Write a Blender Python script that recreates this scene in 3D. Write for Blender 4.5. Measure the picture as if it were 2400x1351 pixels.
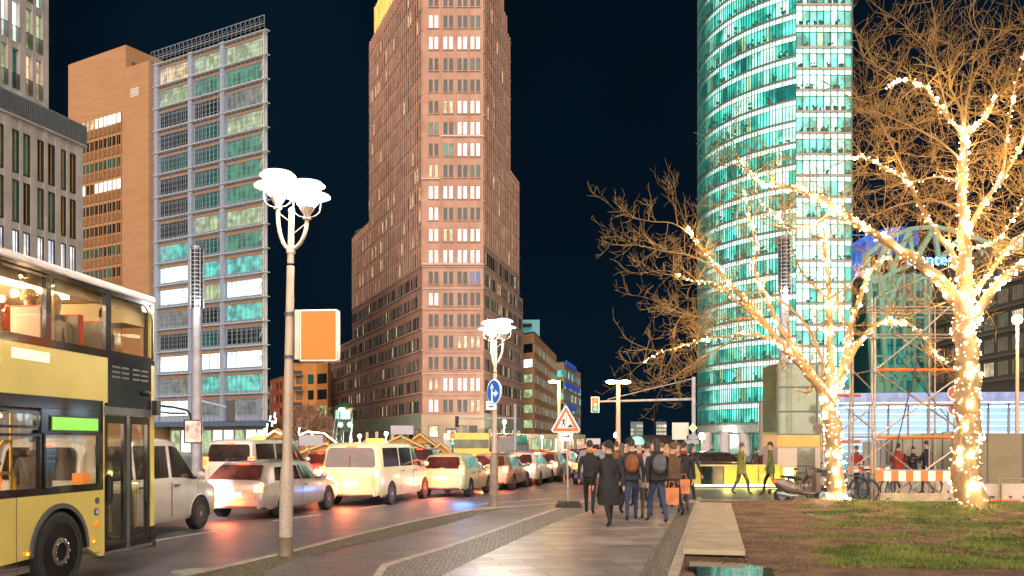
import bpy, bmesh, math, random
from math import sin, cos, pi, radians, sqrt, atan2
from mathutils import Vector, Matrix, noise as mnoise
from mathutils.geometry import tessellate_polygon

scene = bpy.context.scene
COL = scene.collection
for o in list(bpy.data.objects):
    bpy.data.objects.remove(o)

# ------------------------------------------------------------------ camera
FPX, CXP, HZ, CAMH = 2100.0, 1200.0, 1040.0, 1.87
cam_d = bpy.data.cameras.new("camera")
cam = bpy.data.objects.new("camera", cam_d)
COL.objects.link(cam)
cam.location = (0, 0, CAMH)
cam.rotation_euler = (pi / 2, 0, 0)
cam_d.sensor_width = 36.0
cam_d.lens = 36.0 * FPX / 2400.0
cam_d.shift_y = (HZ - 675.5) / 2400.0
cam_d.clip_end = 6000
scene.camera = cam

# ------------------------------------------------------------------ night sky
world = bpy.data.worlds.new("World")
scene.world = world
world.use_nodes = True
nt = world.node_tree
nt.nodes.clear()
wo = nt.nodes.new("ShaderNodeOutputWorld")
bg = nt.nodes.new("ShaderNodeBackground")
tc = nt.nodes.new("ShaderNodeTexCoord")
sx = nt.nodes.new("ShaderNodeSeparateXYZ")
rp = nt.nodes.new("ShaderNodeValToRGB")
nz = nt.nodes.new("ShaderNodeTexNoise")
nz.inputs["Scale"].default_value = 2.2
nz.inputs["Detail"].default_value = 4
mx = nt.nodes.new("ShaderNodeMixRGB")
mx.blend_type = 'ADD'
rc = nt.nodes.new("ShaderNodeValToRGB")
rc.color_ramp.elements[0].position = 0.42
rc.color_ramp.elements[0].color = (0, 0, 0, 1)
rc.color_ramp.elements[1].position = 0.75
rc.color_ramp.elements[1].color = (0.0014, 0.0065, 0.0125, 1)
nt.links.new(tc.outputs["Generated"], sx.inputs[0])
nt.links.new(tc.outputs["Generated"], nz.inputs["Vector"])
nt.links.new(sx.outputs["Z"], rp.inputs["Fac"])
nt.links.new(nz.outputs["Fac"], rc.inputs["Fac"])
e = rp.color_ramp.elements
e[0].position = 0.0
e[0].color = (0.0022, 0.0085, 0.0165, 1)
e[1].position = 0.5
e[1].color = (0.0006, 0.0024, 0.0058, 1)
mx.inputs["Fac"].default_value = 1.0
nt.links.new(rp.outputs["Color"], mx.inputs["Color1"])
nt.links.new(rc.outputs["Color"], mx.inputs["Color2"])
nt.links.new(mx.outputs["Color"], bg.inputs["Color"])
bg.inputs["Strength"].default_value = 0.62
nt.links.new(bg.outputs[0], wo.inputs[0])

# one very wide soft warm sun added as fill, in place of city glow
sun_d = bpy.data.lights.new("city_fill_sun", 'SUN')
sun_d.energy = 3.4
sun_d.angle = radians(75)
sun_d.color = (1.0, 0.84, 0.70)
sun = bpy.data.objects.new("city_fill_sun", sun_d)
COL.objects.link(sun)
sun.rotation_euler = Vector((0.05, 0.90, -0.40)).to_track_quat('-Z', 'Y').to_euler()

vs = scene.view_settings
vs.view_transform = 'Standard'
vs.look = 'None'
vs.exposure = 0.85
vs.gamma = 1
vs.use_curve_mapping = False
scene.cycles.use_denoising = True
scene.cycles.max_bounces = 6
scene.cycles.diffuse_bounces = 2
scene.cycles.glossy_bounces = 3
scene.cycles.transmission_bounces = 4
scene.cycles.transparent_max_bounces = 12
scene.cycles.sample_clamp_indirect = 4.0
scene.cycles.caustics_reflective = False
scene.cycles.caustics_refractive = False

# ------------------------------------------------------------------ helpers
def at(px, py, Y):
    return Vector(((px - CXP) / FPX * Y, Y, CAMH + (HZ - py) / FPX * Y))

def gp(px, py, z=0.0):
    Y = (CAMH - z) * FPX / (py - HZ)
    return Vector(((px - CXP) / FPX * Y, Y, z))

MATS = {}
def M(name, col=(0.5, 0.5, 0.5), rough=0.6, metal=0.0, var=0.12, scale=3.0, bump=0.0, bscale=40.0,
      emit=None, es=0.0, evar=0.0, escale=1.0, spec=0.5, coat=0.0, alpha=None, col2=None, fac=(0.35, 0.65), stretch=None):
    if name in MATS:
        return MATS[name]
    m = bpy.data.materials.new(name)
    m.use_nodes = True
    n = m.node_tree.nodes
    l = m.node_tree.links
    b = n["Principled BSDF"]
    tc = n.new("ShaderNodeTexCoord")
    mp = n.new("ShaderNodeMapping")
    l.new(tc.outputs["Object"], mp.inputs[0])
    if stretch:
        mp.inputs["Scale"].default_value = stretch
    t = n.new("ShaderNodeTexNoise")
    t.inputs["Scale"].default_value = scale
    t.inputs["Detail"].default_value = 5
    l.new(mp.outputs[0], t.inputs["Vector"])
    r = n.new("ShaderNodeValToRGB")
    r.color_ramp.elements[0].position = fac[0]
    r.color_ramp.elements[1].position = fac[1]
    c2 = col2 if col2 else tuple(min(1, c * (1 + var)) for c in col)
    c1 = col if col2 else tuple(c * (1 - var) for c in col)
    r.color_ramp.elements[0].color = (*c1, 1)
    r.color_ramp.elements[1].color = (*c2, 1)
    l.new(t.outputs["Fac"], r.inputs["Fac"])
    l.new(r.outputs["Color"], b.inputs["Base Color"])
    b.inputs["Roughness"].default_value = rough
    b.inputs["Metallic"].default_value = metal
    b.inputs["Specular IOR Level"].default_value = spec
    b.inputs["Coat Weight"].default_value = coat
    b.inputs["Coat Roughness"].default_value = 0.06
    if alpha is not None:
        b.inputs["Alpha"].default_value = alpha
    if emit:
        b.inputs["Emission Strength"].default_value = es
        if evar > 0:
            t2 = n.new("ShaderNodeTexNoise")
            t2.inputs["Scale"].default_value = escale
            t2.inputs["Detail"].default_value = 3
            l.new(tc.outputs["Object"], t2.inputs["Vector"])
            r2 = n.new("ShaderNodeValToRGB")
            r2.color_ramp.elements[0].position = 0.38
            r2.color_ramp.elements[1].position = 0.6
            r2.color_ramp.elements[0].color = (*[c * (1 - evar) for c in emit], 1)
            r2.color_ramp.elements[1].color = (*emit, 1)
            l.new(t2.outputs["Fac"], r2.inputs["Fac"])
            l.new(r2.outputs["Color"], b.inputs["Emission Color"])
        else:
            b.inputs["Emission Color"].default_value = (*emit, 1)
    if bump > 0:
        t3 = n.new("ShaderNodeTexNoise")
        t3.inputs["Scale"].default_value = bscale
        t3.inputs["Detail"].default_value = 6
        l.new(tc.outputs["Object"], t3.inputs["Vector"])
        bp = n.new("ShaderNodeBump")
        bp.inputs["Strength"].default_value = bump
        bp.inputs["Distance"].default_value = 0.02
        l.new(t3.outputs["Fac"], bp.inputs["Height"])
        l.new(bp.outputs[0], b.inputs["Normal"])
    MATS[name] = m
    return m

def paving_mat(name, c1, c2, mortar, bw, bh, rot, rough, msize=0.012, off=0.5, wet=0.0, bump=0.3):
    m = bpy.data.materials.new(name)
    m.use_nodes = True
    n = m.node_tree.nodes; l = m.node_tree.links
    b = n["Principled BSDF"]
    tc = n.new("ShaderNodeTexCoord")
    mp = n.new("ShaderNodeMapping")
    mp.inputs["Rotation"].default_value = (0, 0, rot)
    l.new(tc.outputs["Object"], mp.inputs[0])
    br = n.new("ShaderNodeTexBrick")
    br.offset = off
    br.inputs["Scale"].default_value = 1.0
    br.inputs["Brick Width"].default_value = bw
    br.inputs["Row Height"].default_value = bh
    br.inputs["Mortar Size"].default_value = msize
    br.inputs["Mortar Smooth"].default_value = 0.1
    br.inputs["Color1"].default_value = (*c1, 1)
    br.inputs["Color2"].default_value = (*c2, 1)
    br.inputs["Mortar"].default_value = (*mortar, 1)
    l.new(mp.outputs[0], br.inputs["Vector"])
    t = n.new("ShaderNodeTexNoise"); t.inputs["Scale"].default_value = 0.7; t.inputs["Detail"].default_value = 6
    l.new(tc.outputs["Object"], t.inputs["Vector"])
    mr = n.new("ShaderNodeMapRange")
    mr.inputs["From Min"].default_value = 0.3; mr.inputs["From Max"].default_value = 0.7
    mr.inputs["To Min"].default_value = 0.62; mr.inputs["To Max"].default_value = 1.25
    l.new(t.outputs["Fac"], mr.inputs["Value"])
    mu = n.new("ShaderNodeMixRGB"); mu.blend_type = 'MULTIPLY'; mu.inputs["Fac"].default_value = 1
    l.new(br.outputs["Color"], mu.inputs["Color1"]); l.new(mr.outputs[0], mu.inputs["Color2"])
    g = n.new("ShaderNodeTexNoise"); g.inputs["Scale"].default_value = 90; g.inputs["Detail"].default_value = 3
    l.new(tc.outputs["Object"], g.inputs["Vector"])
    mg = n.new("ShaderNodeMapRange")
    mg.inputs["From Min"].default_value = 0.3; mg.inputs["From Max"].default_value = 0.7
    mg.inputs["To Min"].default_value = 0.7; mg.inputs["To Max"].default_value = 1.3
    l.new(g.outputs["Fac"], mg.inputs["Value"])
    mu2 = n.new("ShaderNodeMixRGB"); mu2.blend_type = 'MULTIPLY'; mu2.inputs["Fac"].default_value = 1
    l.new(mu.outputs[0], mu2.inputs["Color1"]); l.new(mg.outputs[0], mu2.inputs["Color2"])
    l.new(mu2.outputs[0], b.inputs["Base Color"])
    rr = n.new("ShaderNodeMapRange")
    rr.inputs["From Min"].default_value = 0.35; rr.inputs["From Max"].default_value = 0.65
    rr.inputs["To Min"].default_value = rough - wet; rr.inputs["To Max"].default_value = rough + 0.1
    l.new(t.outputs["Fac"], rr.inputs["Value"])
    l.new(rr.outputs[0], b.inputs["Roughness"])
    ad = n.new("ShaderNodeMath"); ad.operation = 'MULTIPLY_ADD'
    l.new(g.outputs["Fac"], ad.inputs[0]); ad.inputs[1].default_value = 0.25
    l.new(br.outputs["Fac"], ad.inputs[2])
    bp = n.new("ShaderNodeBump"); bp.invert = True
    bp.inputs["Strength"].default_value = bump; bp.inputs["Distance"].default_value = 0.01
    l.new(ad.outputs[0], bp.inputs["Height"]); l.new(bp.outputs[0], b.inputs["Normal"])
    return m

def cobble_mat(name, c1, c2, mortar, size, rough=0.55):
    m = bpy.data.materials.new(name)
    m.use_nodes = True
    n = m.node_tree.nodes; l = m.node_tree.links
    b = n["Principled BSDF"]
    tc = n.new("ShaderNodeTexCoord")
    v = n.new("ShaderNodeTexVoronoi"); v.feature = 'DISTANCE_TO_EDGE'; v.inputs["Scale"].default_value = 1 / size
    v2 = n.new("ShaderNodeTexVoronoi"); v2.inputs["Scale"].default_value = 1 / size
    for q in (v, v2):
        l.new(tc.outputs["Object"], q.inputs["Vector"])
        q.inputs["Randomness"].default_value = 0.75
    r = n.new("ShaderNodeValToRGB")
    r.color_ramp.elements[0].position = 0.03; r.color_ramp.elements[0].color = (0, 0, 0, 1)
    r.color_ramp.elements[1].position = 0.16; r.color_ramp.elements[1].color = (1, 1, 1, 1)
    l.new(v.outputs["Distance"], r.inputs["Fac"])
    sp = n.new("ShaderNodeSeparateColor"); l.new(v2.outputs["Color"], sp.inputs[0])
    mc = n.new("ShaderNodeMixRGB"); mc.inputs["Color1"].default_value = (*c1, 1); mc.inputs["Color2"].default_value = (*c2, 1)
    l.new(sp.outputs[0], mc.inputs["Fac"])
    mm = n.new("ShaderNodeMixRGB"); mm.inputs["Color1"].default_value = (*mortar, 1)
    l.new(r.outputs[0], mm.inputs["Fac"]); l.new(mc.outputs[0], mm.inputs["Color2"])
    l.new(mm.outputs[0], b.inputs["Base Color"])
    b.inputs["Roughness"].default_value = rough
    bp = n.new("ShaderNodeBump"); bp.inputs["Strength"].default_value = 0.8; bp.inputs["Distance"].default_value = 0.02
    l.new(r.outputs[0], bp.inputs["Height"]); l.new(bp.outputs[0], b.inputs["Normal"])
    return m

def wloc(o):
    v = Vector((0, 0, 0))
    while o:
        v = v + o.location
        o = o.parent
    return v

class MB:
    def __init__(s, T=None):
        s.v = []; s.f = []; s.m = []; s.T = T
    def add(s, pts):
        i = len(s.v)
        if s.T is not None:
            s.v += [s.T @ Vector(p) for p in pts]
        else:
            s.v += [Vector(p) for p in pts]
        return i
    def face(s, pts, m):
        i = s.add(pts)
        s.f.append(tuple(range(i, i + len(pts)))); s.m.append(m)
    def box(s, x0, x1, y0, y1, z0, z1, m, R=None):
        p = [(x, y, z) for z in (z0, z1) for (x, y) in ((x0, y0), (x1, y0), (x1, y1), (x0, y1))]
        if R is not None:
            p = [R @ Vector(q) for q in p]
        i = s.add(p)
        for q in ((0, 3, 2, 1), (4, 5, 6, 7), (0, 1, 5, 4), (1, 2, 6, 5), (2, 3, 7, 6), (3, 0, 4, 7)):
            s.f.append(tuple(i + k for k in q)); s.m.append(m)
    def bar(s, a, b, w, h, m, up=(0, 0, 1)):
        a = Vector(a); b = Vector(b); d = (b - a)
        L = d.length
        if L < 1e-6: return
        d.normalize(); up = Vector(up)
        if abs(d.dot(up)) > 0.98: up = Vector((1, 0, 0))
        x = d.cross(up).normalized(); y = x.cross(d).normalized()
        p = []
        for q in (a, b):
            for (i, j) in ((-1, -1), (1, -1), (1, 1), (-1, 1)):
                p.append(q + x * (i * w / 2) + y * (j * h / 2))
        i = s.add(p)
        for q in ((0, 1, 2, 3), (7, 6, 5, 4), (0, 4, 5, 1), (1, 5, 6, 2), (2, 6, 7, 3), (3, 7, 4, 0)):
            s.f.append(tuple(i + k for k in q)); s.m.append(m)
    def tube(s, pts, rad, m, n=8, cap=True):
        pts = [Vector(p) for p in pts]
        if not isinstance(rad, (list, tuple)): rad = [rad] * len(pts)
        prev = None; i0 = len(s.v); N = len(pts)
        for k, p in enumerate(pts):
            if k == 0: d = pts[1] - p
            elif k == N - 1: d = p - pts[k - 1]
            else: d = pts[k + 1] - pts[k - 1]
            if d.length < 1e-9: d = Vector((0, 0, 1))
            d.normalize()
            if prev is None:
                a = Vector((0, 0, 1)) if abs(d.z) < 0.9 else Vector((1, 0, 0))
                x = d.cross(a).normalized()
            else:
                x = (prev - d * prev.dot(d))
                x = x.normalized() if x.length > 1e-6 else d.orthogonal().normalized()
            prev = x; y = d.cross(x)
            s.add([p + (x * cos(2 * pi * j / n) + y * sin(2 * pi * j / n)) * rad[k] for j in range(n)])
        for k in range(N - 1):
            for j in range(n):
                a = i0 + k * n + j; b = i0 + k * n + (j + 1) % n
                s.f.append((a, b, b + n, a + n)); s.m.append(m)
        if cap:
            s.f.append(tuple(i0 + j for j in reversed(range(n)))); s.m.append(m)
            s.f.append(tuple(i0 + (N - 1) * n + j for j in range(n))); s.m.append(m)
    def lathe(s, c, prof, m, n=16, R=None):
        c = Vector(c); i0 = len(s.v); N = len(prof)
        for (r, z) in prof:
            pts = []
            for j in range(n):
                q = Vector((r * cos(2 * pi * j / n), r * sin(2 * pi * j / n), z))
                if R is not None: q = R @ q
                pts.append(c + q)
            s.add(pts)
        for k in range(N - 1):
            for j in range(n):
                a = i0 + k * n + j; b = i0 + k * n + (j + 1) % n
                s.f.append((a, b, b + n, a + n)); s.m.append(m)
        s.f.append(tuple(i0 + j for j in reversed(range(n)))); s.m.append(m)
        s.f.append(tuple(i0 + (N - 1) * n + j for j in range(n))); s.m.append(m)
    def prism(s, poly, z0, z1, m, mtop=None, R=None):
        poly = [Vector((p[0], p[1], 0)) for p in poly]
        n = len(poly)
        lo = [Vector((p.x, p.y, z0)) for p in poly]; hi = [Vector((p.x, p.y, z1)) for p in poly]
        tris = tessellate_polygon([poly])
        if R is not None:
            lo = [R @ p for p in lo]; hi = [R @ p for p in hi]
        i = s.add(lo + hi)
        for t in tris:
            s.f.append(tuple(i + n + k for k in t)); s.m.append(mtop or m)
            s.f.append(tuple(i + k for k in reversed(t))); s.m.append(m)
        for k in range(n):
            j = (k + 1) % n
            s.f.append((i + k, i + j, i + n + j, i + n + k)); s.m.append(m)
    def ball(s, c, r, m, n=10, k=6, sc=(1, 1, 1)):
        c = Vector(c); i0 = len(s.v)
        for a in range(k + 1):
            t = pi * a / k
            s.add([c + Vector((r * sc[0] * sin(t) * cos(2 * pi * j / n), r * sc[1] * sin(t) * sin(2 * pi * j / n), r * sc[2] * cos(t))) for j in range(n)])
        for a in range(k):
            for j in range(n):
                p = i0 + a * n + j; q = i0 + a * n + (j + 1) % n
                s.f.append((p, p + n, q + n, q)); s.m.append(m)
    def build(s, name, parent=None, smooth=False, bevel=0, label=None, fix=False):
        me = bpy.data.meshes.new(name)
        off = wloc(parent) if parent else Vector((0, 0, 0))
        me.from_pydata([tuple(p - off) for p in s.v], [], s.f)
        ms = []
        idx = []
        for m in s.m:
            if m not in ms: ms.append(m)
            idx.append(ms.index(m))
        for m in ms: me.materials.append(m)
        me.polygons.foreach_set("material_index", idx)
        if smooth:
            me.polygons.foreach_set("use_smooth", [True] * len(me.polygons))
        me.update()
        if fix:
            bm = bmesh.new(); bm.from_mesh(me)
            bmesh.ops.remove_doubles(bm, verts=bm.verts, dist=0.0005)
            bmesh.ops.recalc_face_normals(bm, faces=bm.faces)
            bm.to_mesh(me); bm.free()
        if smooth:
            try: me.set_sharp_from_angle(angle=radians(38))
            except Exception: pass
        o = bpy.data.objects.new(name, me)
        COL.objects.link(o)
        if parent: o.parent = parent
        if bevel:
            b = o.modifiers.new("bevel", 'BEVEL'); b.width = bevel; b.segments = 2; b.limit_method = 'ANGLE'
        if label: o["label"] = label
        return o

def tag(o, label=None, cat=None, group=None, kind=None):
    if label: o["label"] = label
    if cat: o["category"] = cat
    if group: o["group"] = group
    if kind: o["kind"] = kind
    return o

def thing(name, loc, label, cat, group=None, rz=0):
    o = bpy.data.objects.new(name, None)
    COL.objects.link(o)
    o.empty_display_size = 0.3
    o.location = loc
    o.rotation_euler = (0, 0, rz)
    return tag(o, label, cat, group)

def copy_tree(o, parent=None):
    c = o.copy(); COL.objects.link(c)
    if parent: c.parent = parent
    for ch in list(o.children):
        copy_tree(ch, c)
    return c

def recopy(o, loc, rz=0, label=None):
    c = copy_tree(o); c.location = loc; c.rotation_euler = (0, 0, rz)
    if label: c["label"] = label
    return c

def face_T(P, Q, z=0.0):
    """frame of a facade seen from outside: origin P (left), x towards Q (right), y into the building"""
    P = Vector((P[0], P[1], z)); Q = Vector((Q[0], Q[1], z))
    d = Q - P
    return Matrix.Translation(P) @ Matrix.Rotation(atan2(d.y, d.x), 4, 'Z'), d.length

def point_light(name, loc, power, color, r=0.15, parent=None, kind='POINT'):
    d = bpy.data.lights.new(name, kind)
    d.energy = power; d.color = color; d.shadow_soft_size = r
    o = bpy.data.objects.new(name, d); COL.objects.link(o)
    o.location = Vector(loc) - (wloc(parent) if parent else Vector((0, 0, 0)))
    if parent: o.parent = parent
    return o

class WinSet:
    """windows of one building: the 100 that show largest are parts, the others one part"""
    def __init__(s, root, name="window", cap=100):
        s.root = root; s.name = name; s.w = []; s.cap = cap
    def add(s, fn, c, area):
        Y = max(1.0, c.y); vis = 1.0
        px = CXP + FPX * c.x / Y; py = HZ - FPX * (c.z - CAMH) / Y
        if px < -20 or px > 2420 or py < -20: vis = 0.01
        s.w.append((area / (Y * Y) * vis, fn))
    def build(s):
        s.w.sort(key=lambda t: -t[0])
        for a, fn in s.w[:s.cap]:
            mb = MB(); fn(mb); mb.build(s.name, s.root)
        rest = s.w[s.cap:]
        if rest:
            mb = MB()
            for a, fn in rest: fn(mb)
            o = mb.build(s.name, s.root); o["kind"] = "stuff"

def win_fn(T, x0, x1, z0, z1, glass, frame, fw=0.06, d=0.0, nx=1, nz=1, proud=0.05, splits=None, sill=None):
    def fn(mb):
        mb.T = T
        y = d
        gy = y - 0.015
        mb.face([(x0, gy, z0), (x1, gy, z0), (x1, gy, z1), (x0, gy, z1)], glass)
        yo = y - proud
        mb.box(x0 - fw, x0, yo, y, z0 - fw, z1 + fw, frame)
        mb.box(x1, x1 + fw, yo, y, z0 - fw, z1 + fw, frame)
        mb.box(x0, x1, yo, y, z1, z1 + fw, frame)
        mb.box(x0, x1, yo, y, z0 - fw, z0, frame)
        for k in range(1, nx):
            x = x0 + (x1 - x0) * k / nx
            mb.box(x - fw * .35, x + fw * .35, yo + 0.01, y - 0.005, z0, z1, frame)
        zs = splits if splits else [z0 + (z1 - z0) * k / nz for k in range(1, nz)]
        for z in zs:
            mb.box(x0, x1, yo + 0.015, y - 0.005, z - fw * .35, z + fw * .35, frame)
        if sill:
            mb.box(x0 - fw, x1 + fw, yo - 0.06, yo, z0 - fw - 0.06, z0 - fw + 0.02, sill)
        mb.T = None
    return fn
rnd = random.Random(7)
# ------------------------------------------------------------------ shared materials
DK = M("dark_glass", (0.012, 0.022, 0.024), 0.08, var=0.5, scale=0.4)
DGREEN = M("dark_green_glass", (0.01, 0.04, 0.035), 0.1, emit=(0.004, 0.05, 0.038), es=0.9, evar=0.6, escale=0.5)
GGREEN = M("green_lit_glass", (0.02, 0.05, 0.04), 0.1, emit=(0.03, 0.17, 0.10), es=1.0, evar=0.65, escale=0.8)
TEALB = M("teal_lit_glass", (0.02, 0.05, 0.05), 0.1, emit=(0.10, 0.50, 0.42), es=1.0, evar=0.7, escale=0.7)
YGREEN = M("yellow_green_lit_glass", (0.04, 0.05, 0.04), 0.1, emit=(0.30, 0.38, 0.20), es=1.1, evar=0.6, escale=0.8)
WLIT = M("white_lit_glass", (0.05, 0.05, 0.05), 0.1, emit=(0.80, 0.95, 0.86), es=1.6, evar=0.45, escale=0.7)
WARM = M("warm_lit_glass", (0.05, 0.04, 0.03), 0.1, emit=(0.62, 0.46, 0.26), es=1.0, evar=0.6, escale=0.9)
WARMD = M("dim_warm_glass", (0.04, 0.03, 0.02), 0.1, emit=(0.30, 0.19, 0.11), es=0.8, evar=0.6, escale=0.9)
MAUVE = M("mauve_lit_glass", (0.03, 0.035, 0.035), 0.1, emit=(0.17, 0.19, 0.17), es=0.8, evar=0.6, escale=0.9)
BLUELIT = M("blue_lit_glass", (0.02, 0.03, 0.05), 0.1, emit=(0.02, 0.12, 0.30), es=1.0, evar=0.5)
WIN_DK = M("dark_frame", (0.03, 0.03, 0.033), 0.45, var=0.1)
STEEL = M("steel_grey", (0.26, 0.29, 0.33), 0.4, metal=0.5, var=0.12)
STEELD = M("steel_dark", (0.10, 0.11, 0.125), 0.45, metal=0.4, var=0.12)
POLE = M("mast_paint_grey", (0.34, 0.34, 0.38), 0.45, var=0.18, scale=2.5)
BLACK = M("black_plastic", (0.015, 0.015, 0.017), 0.4, var=0.2)
WHITE = M("white_paint", (0.75, 0.74, 0.71), 0.4, var=0.05)
RUBBER = M("rubber", (0.02, 0.02, 0.021), 0.75, var=0.25, scale=12)
CHROME = M("chrome", (0.6, 0.6, 0.62), 0.15, metal=1.0, var=0.05)
GREYSIGN = M("sign_back_grey", (0.36, 0.36, 0.41), 0.5, var=0.06)

# ------------------------------------------------------------------ ground
def sheet(name, pts, z, mat, kind="structure", dz=0.0):
    mb = MB()
    pts = [Vector((p[0], p[1], 0)) for p in pts]
    tris = tessellate_polygon([pts])
    i = mb.add([(p.x, p.y, z) for p in pts])
    for t in tris:
        a, b, c = [pts[k] for k in t]
        if (b - a).cross(c - a).z < 0: t = (t[0], t[2], t[1])
        mb.f.append(tuple(i + k for k in t)); mb.m.append(mat)
    o = mb.build(name)
    o["kind"] = kind
    return o

def offset_line(pts, d):
    out = []
    for k, p in enumerate(pts):
        a = pts[max(0, k - 1)]; b = pts[min(len(pts) - 1, k + 1)]
        t = (b - a).normalized()
        out.append(Vector((p.x + t.y * d, p.y - t.x * d, 0)))
    return out

def strip(name, left, right, z, mat, h=0.0):
    mb = MB()
    for k in range(len(left) - 1):
        a, b, c, d = left[k], right[k], right[k + 1], left[k + 1]
        mb.face([(q.x, q.y, z) for q in (a, b, c, d)], mat)
        if h:
            mb.face([(a.x, a.y, z - h), (a.x, a.y, z), (d.x, d.y, z), (d.x, d.y, z - h)], mat)
            mb.face([(b.x, b.y, z - h), (c.x, c.y, z - h), (c.x, c.y, z), (b.x, b.y, z)], mat)
    o = mb.build(name); o["kind"] = "structure"
    return o

def line_mark(name, mb, a, b, w, z, mat):
    d = (b - a); d.normalize(); n = Vector((-d.y, d.x, 0)) * w / 2
    mb.face([(q.x, q.y, z) for q in (a - n, b - n, b + n, a + n)], mat)

ASPH = M("asphalt", (0.08, 0.075, 0.085), 0.45, col2=(0.15, 0.138, 0.15), scale=1.2, fac=(0.3, 0.7), bump=0.35, bscale=60)
sheet("ground", [(-900, -60), (900, -60), (900, 2500), (-900, 2500)], -0.02, M("far_ground", (0.05, 0.048, 0.05), 0.6, scale=0.3))
sheet("road", [(-160, -40), (160, -40), (160, 420), (-160, 420)], 0.0, ASPH)

PZ = 0.10
kerb = [gp(*p, PZ) for p in ((150, 1430), (412, 1351), (655, 1297), (819, 1255), (975, 1219), (1100, 1195), (1170, 1189.5), (1294, 1180), (1420, 1163), (1560, 1140), (1640, 1122))]
kerb = [kerb[0] + (kerb[0] - kerb[1]) * 4] + kerb
far_edge = [Vector((90, 48, 0))]
k_far = kerb[-1]
outer = kerb + [Vector((k_far.x + 3, 48, 0)), Vector((95, 52, 0)), Vector((95, -30, 0))]
DSLAB = paving_mat("dark_slab_paving", (0.10, 0.083, 0.082), (0.14, 0.117, 0.115), (0.03, 0.022, 0.02), 0.62, 0.31, radians(-17), 0.45, wet=0.06)
sheet("pavement", outer, PZ, DSLAB)
KERBM = M("kerb_stone", (0.34, 0.28, 0.23), 0.6, var=0.2, scale=5, bump=0.2)
kin = offset_line(kerb, 0.16)
strip("kerb", kerb, kin, PZ + 0.008, KERBM, h=0.11)
COB = cobble_mat("granite_cobbles", (0.14, 0.12, 0.11), (0.25, 0.21, 0.185), (0.028, 0.026, 0.02), 0.075)
COBM = cobble_mat("mossy_cobbles", (0.09, 0.075, 0.045), (0.19, 0.155, 0.10), (0.035, 0.035, 0.012), 0.075, 0.8)
mossy = [gp(*p, PZ) for p in ((330, 1430), (600, 1351), (694, 1309), (819, 1281), (944, 1255), (1060, 1226), (1130, 1203), (1200, 1190))]
mossy = [mossy[0] + (mossy[0] - mossy[1]) * 4] + mossy
strip("cobble_strip", kin[:len(mossy)], mossy, PZ + 0.004, COBM)
# stone line and inner cobble band
sl = [gp(*p, PZ) for p in ((866, 1362), (895, 1323), (950, 1308), (1040, 1281), (1137, 1249), (1220, 1219), (1300, 1192), (1340, 1180), (1400, 1168), (1500, 1156))]
sl_in = [gp(*p, PZ) for p in ((888, 1362), (908, 1329), (956, 1313), (1045, 1286), (1142, 1253), (1226, 1222), (1308, 1194), (1350, 1181), (1412, 1168.5), (1512, 1156.5))]
strip("stone_edging", sl, sl_in, PZ + 0.006, KERBM)
cb = [gp(*p, PZ) for p in ((990, 1375), (1040, 1349), (1100, 1318), (1180, 1281), (1240, 1253), (1300, 1226), (1340, 1212), (1400, 1192), (1460, 1178), (1560, 1162))]
strip("cobble_band", sl_in, cb, PZ + 0.004, COB)
GR = paving_mat("granite_slab_paving", (0.165, 0.135, 0.122), (0.31, 0.262, 0.24), (0.045, 0.036, 0.032), 0.85, 0.36, radians(-12), 0.40, wet=0.07, msize=0.009)
rl = [gp(*p, PZ) for p in ((1470, 1395), (1497, 1351), (1545, 1270), (1592, 1195), (1618, 1160))]
rr_ = [gp(*p, PZ) for p in ((1550, 1395), (1572, 1351), (1606, 1285), (1631, 1181), (1650, 1160))]
main = cb + [rl[4], rl[3], rl[2], rl[1], rl[0], rl[0] + (rl[0] - rl[1]) * 5, Vector((-0.8, 4, 0)), cb[0] + (cb[0] - cb[1]) * 1]
sheet("slab_walkway", main, PZ + 0.008, GR)
rl2 = [rl[0] + (rl[0] - rl[1]) * 5] + rl; rr2 = [rr_[0] + (rr_[0] - rr_[1]) * 5] + rr_
strip("cobble_border", rl2, rr2, PZ + 0.0045, COB)
slot = MB()
sa = offset_line(rl2, 0.05); sb = offset_line(rl2, 0.11)
strip("drain_channel", sa, sb, PZ + 0.0125, M("drain_iron", (0.10, 0.075, 0.055), 0.5, var=0.4, scale=9))
# road markings
MARK = M("road_paint", (0.62, 0.60, 0.56), 0.55, var=0.25, scale=6)
mm = MB()
for a, b in (((330, 1273), (506, 1245)), ((637, 1222), (756, 1206)), ((845, 1192.5), (906, 1184)), ((985, 1173.5), (1050, 1166.5)), ((1169, 1159), (1206, 1155)), ((1244, 1151), (1272, 1147.5)), ((1306, 1154.5), (1362, 1150)), ((1120, 1183), (1290, 1169)), ((1300, 1142), (1330, 1139))):
    line_mark("m", mm, gp(*a), gp(*b), 0.12, 0.004, MARK)
o = mm.build("lane_marking"); o["kind"] = "structure"
mh = MB(); c = gp(440, 1340)
mh.lathe((c.x + .1, c.y, 0.002), [(0.33, 0), (0.33, 0.006), (0.27, 0.007), (0.27, 0.004)], M("cast_iron", (0.3, 0.3, 0.27), 0.4, metal=0.3, var=0.5, scale=14), 24)
o = mh.build("manhole_cover"); tag(o, "round iron manhole cover in the road beside the bus door", "manhole cover")

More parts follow.
